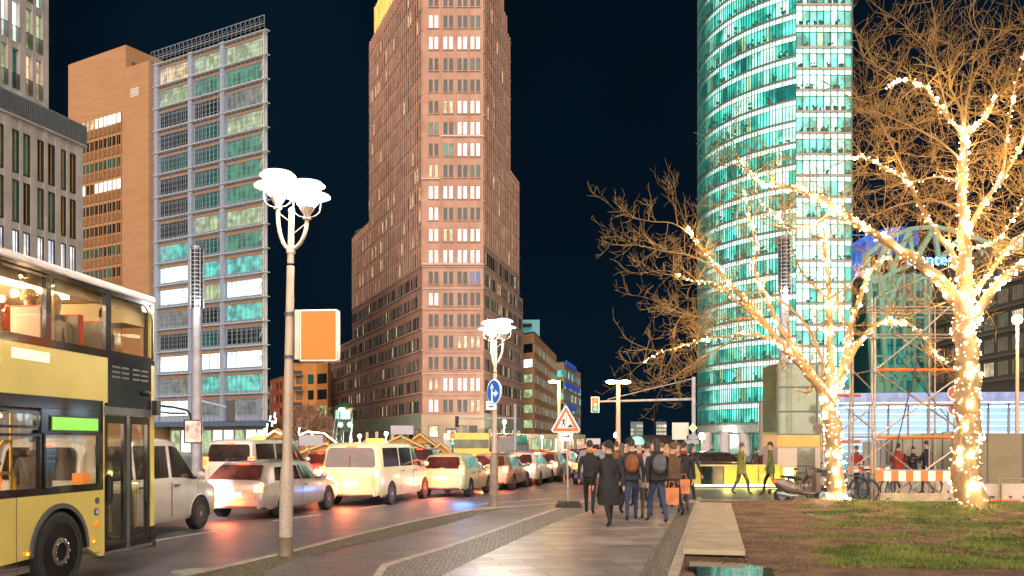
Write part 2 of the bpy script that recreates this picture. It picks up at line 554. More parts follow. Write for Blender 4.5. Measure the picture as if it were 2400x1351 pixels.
# park ground: soil with worn path and grass
def soil_mat():
    m = bpy.data.materials.new("park_soil"); m.use_nodes = True
    n = m.node_tree.nodes; l = m.node_tree.links; b = n["Principled BSDF"]
    tc = n.new("ShaderNodeTexCoord")
    t = n.new("ShaderNodeTexNoise"); t.inputs["Scale"].default_value = 1.6; t.inputs["Detail"].default_value = 8
    t2 = n.new("ShaderNodeTexNoise"); t2.inputs["Scale"].default_value = 42; t2.inputs["Detail"].default_value = 6
    l.new(tc.outputs["Object"], t.inputs["Vector"]); l.new(tc.outputs["Object"], t2.inputs["Vector"])
    r = n.new("ShaderNodeValToRGB")
    r.color_ramp.elements[0].color = (0.075, 0.038, 0.018, 1); r.color_ramp.elements[0].position = 0.36
    r.color_ramp.elements[1].color = (0.20, 0.112, 0.062, 1); r.color_ramp.elements[1].position = 0.64
    l.new(t.outputs["Fac"], r.inputs["Fac"])
    mg = n.new("ShaderNodeMapRange"); mg.inputs["From Min"].default_value = 0.3; mg.inputs["From Max"].default_value = 0.7
    mg.inputs["To Min"].default_value = 0.35; mg.inputs["To Max"].default_value = 1.7
    l.new(t2.outputs["Fac"], mg.inputs["Value"])
    mu = n.new("ShaderNodeMixRGB"); mu.blend_type = 'MULTIPLY'; mu.inputs[0].default_value = 1
    l.new(r.outputs[0], mu.inputs[1]); l.new(mg.outputs[0], mu.inputs[2])
    l.new(mu.outputs[0], b.inputs["Base Color"]); b.inputs["Roughness"].default_value = 0.85
    bp = n.new("ShaderNodeBump"); bp.inputs["Strength"].default_value = 0.9; bp.inputs["Distance"].default_value = 0.04
    l.new(t2.outputs["Fac"], bp.inputs["Height"]); l.new(bp.outputs[0], b.inputs["Normal"])
    return m
SOIL = soil_mat()
T1B = gp(1958, 1183, 0.16); T2B = gp(2275, 1197, 0.16)
park_poly = [gp(*p, 0.1) for p in ((1745, 1182), (2470, 1191))]
PX0 = gp(1700, 1181, 0.1); PEND = gp(2420, 1189, 0.1)
def park_h(x, y):
    h = 0.185 + 0.035 * mnoise.noise(Vector((x * 0.5, y * 0.5, 0))) + 0.018 * mnoise.noise(Vector((x * 2.5, y * 2.5, 3)))
    for c, r, a in ((T1B, 1.6, 0.14), (T2B, 1.7, 0.16)):
        d2 = (x - c.x) ** 2 + (y - c.y) ** 2
        h += a * math.exp(-d2 / r)
    pc = gp(1706, 1338, 0.13)
    d = ((x - pc.x) / 0.8) ** 2 + ((y - pc.y) / 1.15) ** 2
    w = math.exp(-d * d * 0.5); h = h * (1 - w) + 0.118 * w
    return h
def park_in(x, y):
    # left limit follows the cobble border, far limit the kerb in front of the scaffold
    if y > PEND.y + (PX0.y - PEND.y) * (PEND.x - x) / (PEND.x - PX0.x): return False
    return True
mb = MB()
NX, NY = 120, 110
xs0, xs1, ys0, ys1 = 1.0, 20.0, 6.0, 29.0
grid = {}
edge_l = lambda y: max(1.2, (rr_[1].x + (rr_[3].x - rr_[1].x) * (y - rr_[1].y) / (rr_[3].y - rr_[1].y)) + 0.12)
far_y = lambda x: PX0.y + (PEND.y - PX0.y) * (x - PX0.x) / (PEND.x - PX0.x)
for j in range(NY + 1):
    for i in range(NX + 1):
        v = j / NY; y = ys0 + (28.2 - ys0) * v
        x0 = edge_l(y); x = x0 + (xs1 - x0) * (i / NX) ** 1.4
        yy = min(y, far_y(x))
        grid[(i, j)] = len(mb.v)
        mb.add([(x, yy, park_h(x, yy))])
for j in range(NY):
    for i in range(NX):
        mb.f.append((grid[(i, j)], grid[(i + 1, j)], grid[(i + 1, j + 1)], grid[(i, j + 1)])); mb.m.append(SOIL)
o = mb.build("terrain", smooth=True); o["kind"] = "structure"
ek = [Vector((edge_l(y) - 0.13, y, 0)) for y in (6, 10, 14, 18, 22, 26, 28)]
ek2 = [Vector((p.x + 0.14, p.y, 0)) for p in ek]
strip("edging_stone", ek, ek2, 0.20, KERBM, h=0.1)
bk = [Vector((PX0.x - 1.6, far_y(PX0.x - 1.6) + 0.02, 0)), Vector((PEND.x + 3, far_y(PEND.x + 3) + 0.02, 0))]
bk2 = [p + Vector((0, 0.16, 0)) for p in bk]
strip("edging_kerb", bk2, bk, 0.20, KERBM, h=0.1)
# puddle water
pc = gp(1706, 1338, 0.13)
mb = MB(); pts = []
for k in range(48):
    a = 2 * pi * k / 48
    r = 1 + 0.22 * mnoise.noise(Vector((cos(a) * 1.6, sin(a) * 1.6, 5))) + 0.07 * sin(7 * a)
    pts.append((pc.x + 0.60 * r * cos(a), pc.y + 0.85 * r * sin(a)))
mb.prism(pts, 0.11, 0.140, M("puddle_water", (0.02, 0.02, 0.015), 0.02, spec=1.0, bump=0.03, bscale=12))
o = mb.build("puddle"); o["kind"] = "structure"
# concrete slabs
SL = M("concrete_slab", (0.29, 0.225, 0.16), 0.65, col2=(0.39, 0.31, 0.225), scale=2.6, bump=0.15, bscale=50)
quadp = [(1600, 1287), (1747, 1291), (1713, 1179), (1635, 1177)]
q = [gp(*p, 0.27) for p in quadp]
for k in range(3):
    f = [(0.0, 0.40), (0.40, 0.70), (0.70, 1.0)][k]
    a0 = q[0].lerp(q[3], f[0]); a1 = q[0].lerp(q[3], f[1] - 0.004); b0 = q[1].lerp(q[2], f[0]); b1 = q[1].lerp(q[2], f[1] - 0.004)
    mb = MB(); mb.prism([a0, b0, b1, a1], 0.19, 0.27, SL)
    o = mb.build("concrete_slab", bevel=0.008)
    tag(o, ["nearest of the three pale concrete slabs beside the puddle", "middle one of the three pale concrete slabs along the cobble border", "farthest of the three pale concrete slabs beside the soil"][k], "concrete slab", "pale concrete slabs along the walkway")

# grass: many blades
def in_grass(x, y):
    p = Vector((x, y, 0))
    px = CXP + FPX * x / y; py = HZ + FPX * (CAMH - 0.12) / y
    n = mnoise.noise(Vector((x * 0.9, y * 0.9, 1))) + 0.5 * mnoise.noise(Vector((x * 3, y * 3, 2)))
    g = 0
    if py > 1180 and py < 1235: g = min(1, (px - 1850) / 120.0) * (1.0 if py < 1212 else 0.6)
    elif py >= 1235 and py < 1290: g = min(0.38, (px - 1960) / 700.0 + 0.05)
    else: g = min(1.25, (px - 1880 - (py - 1290) * 1.2) / 70.0)
    if px > 2150 and py < 1300: g += 0.25
    return n * 1.5 + g - 0.42 > rnd.random() * 0.8
GRASSM = M("grass_blades", (0.045, 0.085, 0.008), 0.6, col2=(0.18, 0.23, 0.03), scale=1.2, fac=(0.35, 0.65))
LEAFM = M("dead_leaves", (0.16, 0.07, 0.025), 0.7, col2=(0.33, 0.19, 0.09), scale=6)
mb = MB()
cnt = 0
while cnt < 52000:
    y = 12.0 + 16.0 * rnd.random() ** 1.3
    x = edge_l(y) + rnd.random() * (0.6 * y + 1.5 - edge_l(y))
    if y > far_y(x) - 0.03: continue
    if not in_grass(x, y):
        cnt += 0.35; continue
    h = rnd.uniform(0.025, 0.07); w = 0.006 + 0.0006 * y; a = rnd.random() * 6.28
    dx, dy = cos(a) * w, sin(a) * w; lx, ly = rnd.uniform(-.03, .03), rnd.uniform(-.03, .03)
    z = park_h(x, y) - 0.005
    i = mb.add([(x - dx, y - dy, z), (x + dx, y + dy, z), (x + lx, y + ly, z + h)])
    mb.f.append((i, i + 1, i + 2)); mb.m.append(GRASSM)
    cnt += 1
o = mb.build("grass"); o["kind"] = "stuff"
mb = MB()
for k in range(16000):
    y = 12.0 + 16.0 * rnd.random() ** 1.3; x = edge_l(y) + 0.4 + rnd.random() * (0.6 * y + 1 - edge_l(y))
    if y > far_y(x) - 0.03: continue
    px = CXP + FPX * x / y
    if px < 1900 + 200 * rnd.random() and rnd.random() < 0.75: continue
    z = park_h(x, y) + 0.008 + rnd.random() * 0.02; s = rnd.uniform(0.014, 0.045); a = rnd.random() * 6.28; t = rnd.uniform(-.012, .016)
    mb.face([(x + s * cos(a), y + s * sin(a), z + t), (x - s * .6 * sin(a), y + s * .6 * cos(a), z), (x - s * cos(a), y - s * sin(a), z - t * .5), (x + s * .6 * sin(a), y - s * .6 * cos(a), z)], LEAFM)
o = mb.build("fallen_leaves"); o["kind"] = "stuff"

CLOD = M("soil_clod", (0.07, 0.04, 0.022), 0.9, col2=(0.19, 0.12, 0.07), scale=8)
mb = MB()
for k in range(9000):
    y = 12.0 + 16.0 * rnd.random() ** 1.3; x = edge_l(y) + 0.15 + rnd.random() * (0.6 * y + 1 - edge_l(y))
    if y > far_y(x) - 0.03: continue
    z = park_h(x, y); s = rnd.uniform(0.006, 0.022); a = rnd.random() * 6.28
    i = mb.add([(x + s * cos(a + q * 2.1), y + s * sin(a + q * 2.1), z - .003) for q in range(3)] + [(x + rnd.uniform(-.3, .3) * s, y, z + s * .8)])
    for f in ((0, 1, 3), (1, 2, 3), (2, 0, 3)): mb.f.append(tuple(i + q for q in f)); mb.m.append(CLOD)
o = mb.build("soil_crumbs"); o["kind"] = "stuff"
# ================================================================== BUILDINGS
BRICK = M("red_brick", (0.33, 0.175, 0.125), 0.8, col2=(0.46, 0.26, 0.19), scale=0.35, fac=(0.3, 0.7), bump=0.3, bscale=3)
BRICKD = M("brown_brick", (0.36, 0.22, 0.175), 0.8, col2=(0.46, 0.30, 0.24), scale=0.35, fac=(0.3, 0.7))
LIME = M("limestone", (0.38, 0.27, 0.18), 0.7, var=0.13, scale=0.25)
LIMEG = M("green_tinted_limestone", (0.30, 0.33, 0.24), 0.7, var=0.1, scale=0.25)
LEDGE = M("pale_ledge_stone", (0.55, 0.42, 0.34), 0.6, var=0.1)
# ---- central brick tower
A = Vector(((990 - 1200) / FPX * 160, 160, 0)); B = Vector(((1133 - 1200) / FPX * 160, 160, 0))
dL = Vector((-0.381, 0.925, 0)); dR = Vector((0.209, 0.978, 0))
tw = thing("brick_tower", (A + B) / 2 + Vector((0, 8, 0)), "tall red brick wedge tower with white lit window pairs, centre of the picture", "skyscraper")
mb = MB()
ZT = 90.0
mb.prism([A, B, B + dR * 17, A + dL * 41], 0, ZT, BRICK)
mb.prism([B + dR * 17, B + dR * 20, B + dR * 20 + Vector((-9, 3, 0)), B + dR * 17 + Vector((-9, 3, 0))], 0, 87, BRICK)
mb.prism([B + dR * 20, B + dR * 23, B + dR * 23 + Vector((-9, 3, 0)), B + dR * 20 + Vector((-9, 3, 0))], 0, 84.2, BRICK)
mb.prism([A + dL * 41, A + dL * 41 + Vector((10, 3, 0)), B + dR * 23 + Vector((-9.05, 3, 0)), B + dR * 23, B + dR * 32, A + dL * 58], 0, 50.7, BRICKD)
mb.prism([B + dR * 23.05, B + dR * 32, B + dR * 32 + Vector((-8, 3, 0)), B + dR * 23.05 + Vector((-8, 3, 0))], 50.7, 57.5, BRICKD)
mb.prism([A + dL * 58, A + dL * 58 + Vector((12, 3, 0)), B + dR * 32 + Vector((-9, 3, 0)), B + dR * 32, B + dR * 35.6, A + dL * 92], 0, 26.7, BRICKD)
mb.prism([B + dR * 32.05, B + dR * 35.6, B + dR * 35.6 + Vector((-8, 3, 0)), B + dR * 32.05 + Vector((-8, 3, 0))], 26.7, 33.2, BRICKD)
mb.build("brick_wall", tw)
TC_, LC = face_T(A, B); TL, LL = face_T(A + dL * 92, A); TR, LR = face_T(B, B + dR * 35.6)
# stone base, slightly proud
mb = MB(TC_); mb.box(-0.15, LC + 0.15, -0.16, 0.05, 0, 7.0, LIME)
mb.T = TL; mb.box(0, LL + 0.0, -0.15, 0.05, 0, 7.0, LIMEG)
mb.T = TR; mb.box(0.02, LR, -0.15, 0.05, 0, 7.0, LIMEG)
mb.T = TC_
for z in (2.3, 4.6): mb.box(0, LC, -0.165, -0.16, z, z + 0.05, LEDGE)
mb.build("stone_base", tw)
# crown
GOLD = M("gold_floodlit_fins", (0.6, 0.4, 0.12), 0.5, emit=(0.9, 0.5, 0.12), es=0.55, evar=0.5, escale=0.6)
mb = MB()
P0 = A + dL * 38; P1 = A + dL * 6
Tcr, Lcr = face_T(P0 + Vector((1.2, 0.8, 0)), P1 + Vector((1.2, 0.8, 0)))
mb.T = Tcr
mb.box(0, Lcr, 0, 4, ZT, ZT + 12, BRICK)
for k in range(int(Lcr / 1.5)):
    top = ZT + 7 + (5 if k > 3 else 0)
    mb.box(k * 1.5, k * 1.5 + 0.6, -0.9, 0, ZT - 3, top, GOLD)
mb.build("crown", tw)
# relief: ledges, piers
mb = MB(TC_)
zr = lambda k: 8.6 + 3.81 * k
cs = [2.0, 4.62, 7.15, 9.45]
for k in range(0, 7): mb.box(-0.1, LC + 0.1, -0.18, 0.0, zr(k) + 1.85, zr(k) + 1.97, LEDGE if k % 2 else BRICKD)
mb.box(3.2, LC + 0.1, -0.3, 0, zr(13) - 1.5, zr(13) - 1.3, LEDGE)
mb.box(-0.1, 3.2, -0.3, 0, zr(11) - 1.5, zr(11) - 1.3, LEDGE)
for z in (zr(7) - 1.5,): mb.box(-0.1, LC + .1, -0.3, 0, z, z + 0.2, LEDGE)
for c in cs:
    mb.box(c - 0.06, c + 0.06, -0.02, 0.0, zr(7), ZT, BRICKD)
for c in (3.3, 5.9, 8.3):
    mb.box(c - 0.1, c + 0.1, -0.14, 0.0, zr(7), ZT, BRICK)
for k in range(21):
    for c in cs: mb.box(c - 1.0, c + 1.0, -0.2, 0, zr(k) - 1.28, zr(k) - 1.14, BRICKD)
mb.T = TL
for k in range(22):
    z = zr(k) - 1.55
    lo = 0 if z < 26.7 else (34 if z < 50.7 else 51)
    mb.box(lo, LL + 0.02, -0.16, 0.0, z, z + (0.16 if k < 12 else 0.1), LEDGE if k < 12 else BRICKD)
x = 34.4
while x < LL - 0.4:
    zb, zt = 33.5, (50.7 if x < 51 else ZT)
    mb.box(x, x + 0.42, -0.2, 0.0, zb, zt, BRICK)
    x += 1.5
mb.T = TR
for k in range(21):
    z = zr(k) - 1.55
    hi = 35.6 if z < 33 else (32 if z < 57 else (23 if z < 84 else 17))
    mb.box(0, hi, -0.16, 0.0, z, z + 0.13, LEDGE)
x = 0.6
while x < 31.5:
    zb = 37.3; zt = 57.4 if x > 23 else (84 if x > 20 else (87 if x > 17 else ZT))
    mb.box(x, x + 0.42, -0.18, 0.0, zb, zt, BRICK)
    x += 1.5
mb.build("facade_relief", tw)
# windows
LITW = M("tower_window_white", (0.1, 0.1, 0.1), 0.2, emit=(1.0, 0.93, 0.84), es=1.5, evar=0.25, escale=0.7)
rows = ["1DDD", "DDDD", "w111"[::1], "1DDD", "DDDD", "DDww", "DDDD", "1DDD", "DDDB", "1111", "1w11", "1DDD", "1111", "wDDT", "DD11", "GD11", "Dw11", "DDDD", "DDDT", "1111", "1DDT"]
rows = {0: "1DDw", 1: "w111", 2: "DDDD", 3: "DDww", 4: "DDDD", 5: "1DDD", 6: "DDDB", 7: "1111", 8: "1w11", 9: "1DDD", 10: "1111", 11: "wDDT", 12: "DG11", 13: "GD11", 14: "Dw11", 15: "DDDD", 16: "DDDT", 17: "1111", 18: "1DDT", 19: "DDDD", 20: "DDDD"}
mt = {"1": LITW, "w": WARM, "D": DK, "T": DGREEN, "G": GGREEN, "B": BLUELIT}
ws = WinSet(tw)
def pair_fn(T, c, z, g, h=1.05, w=0.56, gap=0.46):
    def fn(mb):
        mb.T = T
        for s in (-1, 1):
            xa = c + s * (gap / 2 + w / 2)
            mb.box(xa - w / 2 - .05, xa + w / 2 + .05, -0.07, -0.0, z - h - .05, z + h + .05, WIN_DK)
            mb.face([(xa - w / 2, -0.085, z - h), (xa + w / 2, -0.085, z - h), (xa + w / 2, -0.085, z + h), (xa - w / 2, -0.085, z + h)], g)
            mb.box(xa - w / 2, xa + w / 2, -0.1, -0.086, z + h * .62, z + h * .62 + .05, WIN_DK)
        mb.T = None
    return fn
for k, r in rows.items():
    for c, ch in zip(cs, r):
        ws.add(pair_fn(TC_, c, zr(k), mt[ch]), TC_ @ Vector((c, 0, zr(k))), 9)
CURT = M("curtained_glass", (0.34, 0.25, 0.20), 0.3, var=0.5, scale=0.8)
def row_fn(T, x0, n, pitch, z, h, gl):
    def fn(mb):
        mb.T = T
        for i in range(n):
            x = x0 + i * pitch
            mb.box(x, x + pitch * .62, -0.06, 0.0, z - h, z + h, WIN_DK)
            mb.face([(x + .08, -0.075, z - h + .05), (x + pitch * .62 - .06, -0.075, z - h + .05), (x + pitch * .62 - .06, -0.075, z + h - .05), (x + .08, -0.075, z + h - .05)], gl[i % len(gl)])
        mb.T = None
    return fn
def pickg(p_lit):
    r = rnd.random()
    if r < p_lit * .5: return WARM
    if r < p_lit: return WARMD
    if r < p_lit + .52: return CURT
    if r < p_lit + .60: return DGREEN
    return DK
for k in range(21):
    z = zr(k)
    if z < 33:
        x = 0.8 if z < 26 else 34.8
        while x < LL - 4.5:
            ws.add(row_fn(TL, x, 5, 0.86, z - .1, 1.05, [pickg(.12) for _ in range(5)]), TL @ Vector((x, 0, z)), 3)
            x += 5.0
        x = 1.2
        hi = 35 if z < 33 else 31
        while x < hi - 4:
            ws.add(row_fn(TR, x, 4, 0.95, z - .1, 1.05, [pickg(.15) for _ in range(4)]), TR @ Vector((x, 0, z)), 2)
            x += 4.9
    else:
        x = 34.4 if z < 50 else 50.9
        while x < LL - 1.4:
            g = pickg(.22)
            ws.add(row_fn(TL, x + .45, 1, 1.6, z, 1.2, [g]), TL @ Vector((x, 0, z)), 0.8)
            x += 1.5
        x = 0.6; hi = 31.5 if z < 56 else (22 if z < 83 else 16)
        while x < hi - 1:
            ws.add(row_fn(TR, x + .45, 1, 1.6, z, 1.2, [pickg(.12)]), TR @ Vector((x, 0, z)), 0.5)
            x += 1.5
# base windows
for x, w, g in ((1.2, 1.6, WARM), (6.6, 1.3, WARMD), (8.4, 1.3, DK)):
    ws.add(win_fn(TC_, x, x + w, 3.1, 5.0, g, WIN_DK, 0.1, d=-0.17), TC_ @ Vector((x, 0, 4)), 5)
x = 40
while x < LL - 3:
    ws.add(win_fn(TL, x, x + 2.6, 2.6, 4.4, rnd.choice([WARM, DK, WARMD, CURT]), WIN_DK, 0.1, d=-0.16, nx=3), TL @ Vector((x, 0, 4)), 3)
    x += 4.4
x = 3
while x < LR - 4:
    ws.add(win_fn(TR, x, x + 3.0, 1.0, 4.6, rnd.choice([WARM, WARMD, MAUVE]), WIN_DK, 0.1, d=-0.16, nx=2), TR @ Vector((x, 0, 4)), 3)
    x += 5.2
ws.build()
mb = MB(TC_)
mb.box(4.2, 6.2, -0.2, -0.16, 0, 4.6, WIN_DK); mb.face([(4.4, -.21, .2), (6.0, -.21, .2), (6.0, -.21, 4.3), (4.4, -.21, 4.3)], WARM)
mb.box(5.17, 5.23, -.23, -.21, .2, 4.3, WIN_DK)
mb.build("door", tw)
mb = MB()
for k in range(60):
    p = A + dL * rnd.uniform(52, 57.5) + Vector((rnd.uniform(.3, 1.5), 0.6, 0)); mb.ball((p.x, p.y, 50.8 + rnd.random()), rnd.uniform(.25, .6), M("roof_shrub", (0.04, 0.08, 0.02), 0.8), 6, 4)
mb.build("roof_planting", tw)

# ---- terracotta and glass office tower on the left
TERR = M("terracotta", (0.36, 0.185, 0.085), 0.75, col2=(0.42, 0.23, 0.115), scale=0.25, fac=(0.3, 0.7), stretch=(1, 1, 6))
TERRL = M("terracotta_strip", (0.55, 0.26, 0.08), 0.7, var=0.1)
GR0 = Vector(((620 - 1200) / FPX * 140, 140, 0)); uG = Vector((-0.864, 0.504, 0)).normalized()
TG, LG = face_T(GR0 + uG * 26.9, GR0)
ot = thing("office_tower", (GR0 + uG * 14), "office block of terracotta walls and gridded glass facade, left of the street lamp", "office building")
mb = MB(TG)
CONC = M("facade_slab_grey", (0.32, 0.38, 0.50), 0.6, var=0.15)
CONCL = M("pale_soffit", (0.62, 0.60, 0.58), 0.5, var=0.1)
zc = lambda k: 64.9 - 3.8 * k
mb.prism([(0, 1.2), (LG - 1.2, 1.2), (LG - 14, 14), (0, 14)], 5.2, 67.4, CONC)
mb.prism([(0.5, 3.5), (LG - 3.0, 3.5), (LG - 14, 13), (.5, 13)], 0, 5.2, LIME)
mb.build("core_wall", ot)
st = ["wGDdddddT".ljust(16)]
b1 = "wGDDdDDDTWWmDWMW"; b2 = "ygDddddydtyDdWTm"; b3 = "ygMygggygTWtDWTm"
gm = {"w": WARM, "W": WLIT, "G": YGREEN, "D": DK, "d": DGREEN, "g": GGREEN, "T": TEALB, "t": TEALB, "y": YGREEN, "m": MAUVE, "M": MAUVE}
bays = [(1.1, 8.4), (9.7, 16.0), (17.4, 25.2)]
ws = WinSet(ot)
mb = MB(TG); mc = MB(TG)
for k in range(16):
    z = zc(k)
    for bi, (x0, x1) in enumerate(bays):
        g = gm[(b1, b2, b3)[bi][k]]
        ws.add(win_fn(TG, x0, x1, z - 1.35, z + 1.15, g, CONC, 0.07, d=1.19, nx=7, splits=[z + .75], proud=0.12), TG @ Vector((x0, 1, z)), 20)
        mb.box(x0 - .3, x1 + .3, 1.0, 1.2, z + 1.25, z + 1.55, TERRL)
    mb.box(-0.1, LG - 0.02, 0.35, 1.2, z + 1.87, z + 1.97, CONCL)
    # stair-like brackets at the right end
    mc.bar((LG - .1, .2, z + 1.8), (LG - 1.4, .4, z - 0.6), 0.12, 0.12, CONCL)
mb.build("floor_edge", ot)
for x in (0.5, 9.05, 16.7):
    mc.box(x - .45, x + .45, 0.55, 1.19, 5.2, 67.2, CONC)
mc.box(LG - 1.35, LG - 0.9, 0.9, 1.5, 5.2, 67.0, CONCL)
mc.build("column", ot)
mb = MB(TG)
GRID = M("galvanised_grid", (0.30, 0.33, 0.38), 0.4, metal=0.3, var=0.1)
x = 0.0
while x <= LG + 0.2:
    mb.box(x - .022, x + .022, -0.05, 0.0, 5.5, 68.8, GRID); x += LG / 26
z = 5.6
while z < 68:
    mb.box(0, LG, -0.08, -0.051, z - .022, z + .022, GRID); z += 0.76
# roof truss railing
for k in range(27):
    x = k * LG / 26
    mb.bar((x, 0.0, 67.6), (x, 0.0, 68.8), .05, .05, GRID); mb.bar((x, 0.02, 67.6), (min(LG, x + LG / 26), 0.02, 68.8), .035, .035, GRID)
mb.box(0, LG, -0.05, .05, 68.8, 68.9, GRID); mb.box(0, LG, -0.05, .05, 67.5, 67.62, GRID)
mb.build("steel_grid", ot)
mb = MB(TG); mb.box(-2, LG - 0.6, -0.1, 1.15, 4.7, 5.5, M("blue_beam", (0.09, 0.13, 0.22), 0.5)); mb.build("beam", ot)
for k in range(9):
    ws.add(win_fn(TG, 1 + k * 2.6, 3.2 + k * 2.6, 0.4, 4.1, WLIT if k % 3 else YGREEN, CONC, .08, d=3.49, nx=2), TG @ Vector((k * 2.6, 0, 2)), 5)
# fin and rear block
Fi = GR0 + uG * 26.95; Fo = GR0 + uG * 33.0
TF, LF = face_T(Fo, Fi)
mb = MB(TF); mb.box(0, LF, -0.4, 12, 0, 67.4, TERR); mb.build("terracotta_wall", ot)
mb = MB(TF)
for k in range(5): mb.box(1.3, 3.5, -0.45, -0.401, 62.0 + k * .3, 62.15 + k * .3, WHITE)
mb.build("vent_louvre", ot)
C0 = Vector((-68.1, 158, 0)); C1 = Vector((-82.4, 166.4, 0))
TB, LB = face_T(C1, C0)
mb = MB(TB); mb.box(0, LB, 0, 14, 0, 72.2, TERR); mb.build("terracotta_wall", ot)
mb = MB(TB)
mb.box(LB - 0.001, LB + 0.05, 1.2, 4.4, 66.8, 69.6, M("louvre_brown", (0.10, 0.06, 0.04), 0.6))
mb.build("vent_louvre", ot)
mb = MB(TB)
for k in range(14):
    z = 59.7 - 3.9 * k
    row = [WLIT, DK, DGREEN, WLIT, DK, DK, DK, DGREEN, DK, WLIT, WARM, DK, DK, DK][k]
    nseg = 6
    for i in range(nseg):
        x0 = 0.5 + i * (LB - 1.6) / nseg; x1 = x0 + (LB - 1.6) / nseg - 0.12
        g = row if rnd.random() < .8 else rnd.choice([DK, DGREEN])
        if k == 0 and i < 3: g = WARM
        ws.add(win_fn(TB, x0, x1, z - .85, z + .85, g, TERRL, .06, nx=3), TB @ Vector((x0, 0, z)), 4)
    for j in range(7): mb.box(0.3, LB - 1.0, -0.22, -.1, z - 1.2 - j * .2, z - 1.12 - j * .2, TERR)
    for i in range(13): mb.box(0.4 + i * (LB - 1.5) / 12, 0.5 + i * (LB - 1.5) / 12, -0.28, -.14, z - 2.6, z + 1.0, TERR)
mb.build("sun_louvre", ot)
ws.build()

# ---- stone hotel with podium at the far left
STONE = M("pale_stone", (0.44, 0.40, 0.38), 0.7, var=0.14, scale=0.6, bump=0.15, bscale=6)
dH = Vector((0.286, 1, 0)).normalized()
HC = Vector((-33.95, 70.9, 0)); HP = HC - dH * 16
TH, LH = face_T(HP, HC)
ht = thing("stone_hotel", HC - dH * 6 + Vector((-5, 0, 0)), "pale stone hotel with tall narrow windows rising behind the yellow bus", "hotel")
def s_of(px, P, d):
    r = (px - CXP) / FPX
    return (P.x - r * P.y) / (r * d.y - d.x)
mb = MB(TH)
mb.box(0, LH, 0.5, 14, 0, 25.4, STONE)
cols = [(-60, -42), (-32, -14), (-8, 10), (28, 46), (54, 72), (87, 104), (112, 130), (142, 156), (163, 179)]
edges = []
for a, b in cols: edges.append((s_of(a, HP, dH), s_of(b, HP, dH)))
rowsz = [(21.4, 24.5), (17.85, 20.9), (13.6, 17.3)]
# stone grid in front (real depth for the recesses)
xs = [0] + [v for e in edges for v in e] + [LH]
for i in range(0, len(xs), 2):
    mb.box(xs[i], xs[i + 1], 0, 0.499, 0, 25.4, STONE)
for a, b in edges:
    zz = [0, 13.6, 17.3, 17.85, 20.9, 21.4, 24.5, 25.4]
    for i in range(0, 8, 2): mb.box(a + .001, b - .001, 0.06, 0.499, zz[i], zz[i + 1], STONE)
mb.build("stone_wall", ht)
mb = MB(TH)
RAIL = M("parapet_metal", (0.20, 0.21, 0.23), 0.45, metal=0.4)
mb.box(0, LH + .25, -0.2, 12, 25.35, 25.5, STONE)
x = 0
while x < LH + .2: mb.box(x, x + .09, -0.24, -.16, 25.5, 27.0, RAIL); x += 0.2
mb.box(0, LH + .25, -0.15, -.1, 25.5, 26.95, STEELD)
mb.build("parapet", ht)
ws = WinSet(ht)
OCH = M("ochre_window_frame", (0.30, 0.17, 0.05), 0.5)
def hotel_win(T, x0, x1, z0, z1, g, d=0.14):
    def fn(mb):
        mb.T = T
        mb.face([(x0, d, z0), (x1, d, z0), (x1, d, z1), (x0, d, z1)], g)
        mb.box(x0, x0 + .1, d - .1, d - .003, z0, z1, OCH); mb.box(x1 - .1, x1, d - .1, d - .003, z0, z1, WIN_DK)
        mb.box(x0 + (x1 - x0) * .55, x0 + (x1 - x0) * .62, d - .08, d - .003, z0, z1, OCH)
        mb.box(x0, x1, d - .1, d - .003, z1 - .1, z1, WIN_DK); mb.box(x0, x1, d - .1, d - .003, z0, z0 + .12, WIN_DK)
        mb.T = None
    return fn
WBL = M("blue_white_lit_glass", (0.05, 0.05, 0.05), 0.1, emit=(0.72, 0.82, 1.0), es=1.1, evar=0.5, escale=0.9)
for r, (z0, z1) in enumerate(rowsz):
    for a, b in edges:
        g = WBL if r == 2 else rnd.choice([DGREEN, DGREEN, DK])
        ws.add(hotel_win(TH, a, b, z0, z1, g), TH @ Vector((a, 0, z0)), 3)
# tower part
UC = at(114, 300, 74); UC.z = 0
UP = UC - dH * 16
TU, LU = face_T(UP, UC)
mb = MB(TU)
ec = [(s_of(a, UP, dH), s_of(b, UP, dH)) for a, b in ((-64, -48), (-36, -20), (3, 18), (29, 46), (61, 76), (85, 100))]
xs = [0] + [v for e in ec for v in e] + [LU]
mb.box(0, LU, 0.45, 12, 20, 60, STONE)
for i in range(0, len(xs), 2): mb.box(xs[i], xs[i + 1], 0, .449, 20, 60, STONE)
rz = [(29.9 + 3.75 * k, 33.1 + 3.75 * k) for k in range(-1, 5)]
for a, b in ec:
    zz = [20] + [v for r in rz for v in r] + [60]
    for i in range(0, len(zz), 2): mb.box(a + .001, b - .001, 0.05, .449, zz[i], zz[i + 1], STONE)
mb.build("stone_wall", ht)
br = MB(TU)
for ri, (z0, z1) in enumerate(rz):
    for ci, (a, b) in enumerate(ec):
        g = DK
        if ri == 2: g = [WLIT, WLIT, WLIT, WLIT, YGREEN, YGREEN][ci]
        elif ri == 1: g = [DK, WARM, YGREEN, DGREEN, WARM, WARM][ci]
        elif ri > 2: g = rnd.choice([WLIT, YGREEN, WARM])
        ws.add(win_fn(TU, a, b, z0, z1, g, WIN_DK, .05, d=.4, splits=[z1 - .8]), TU @ Vector((a, 0, z0)), 3)
        br = MB(TU)
        for j in range(7):
            x = a + (b - a) * j / 6; br.box(x - .015, x + .015, -0.03, 0.0, z0, z0 + 1.15, BLACK)
        br.box(a, b, -.035, .005, z0 + 1.15, z0 + 1.2, BLACK)
        if z0 < 45: br.build("balcony_railing", ht)
ws.build()

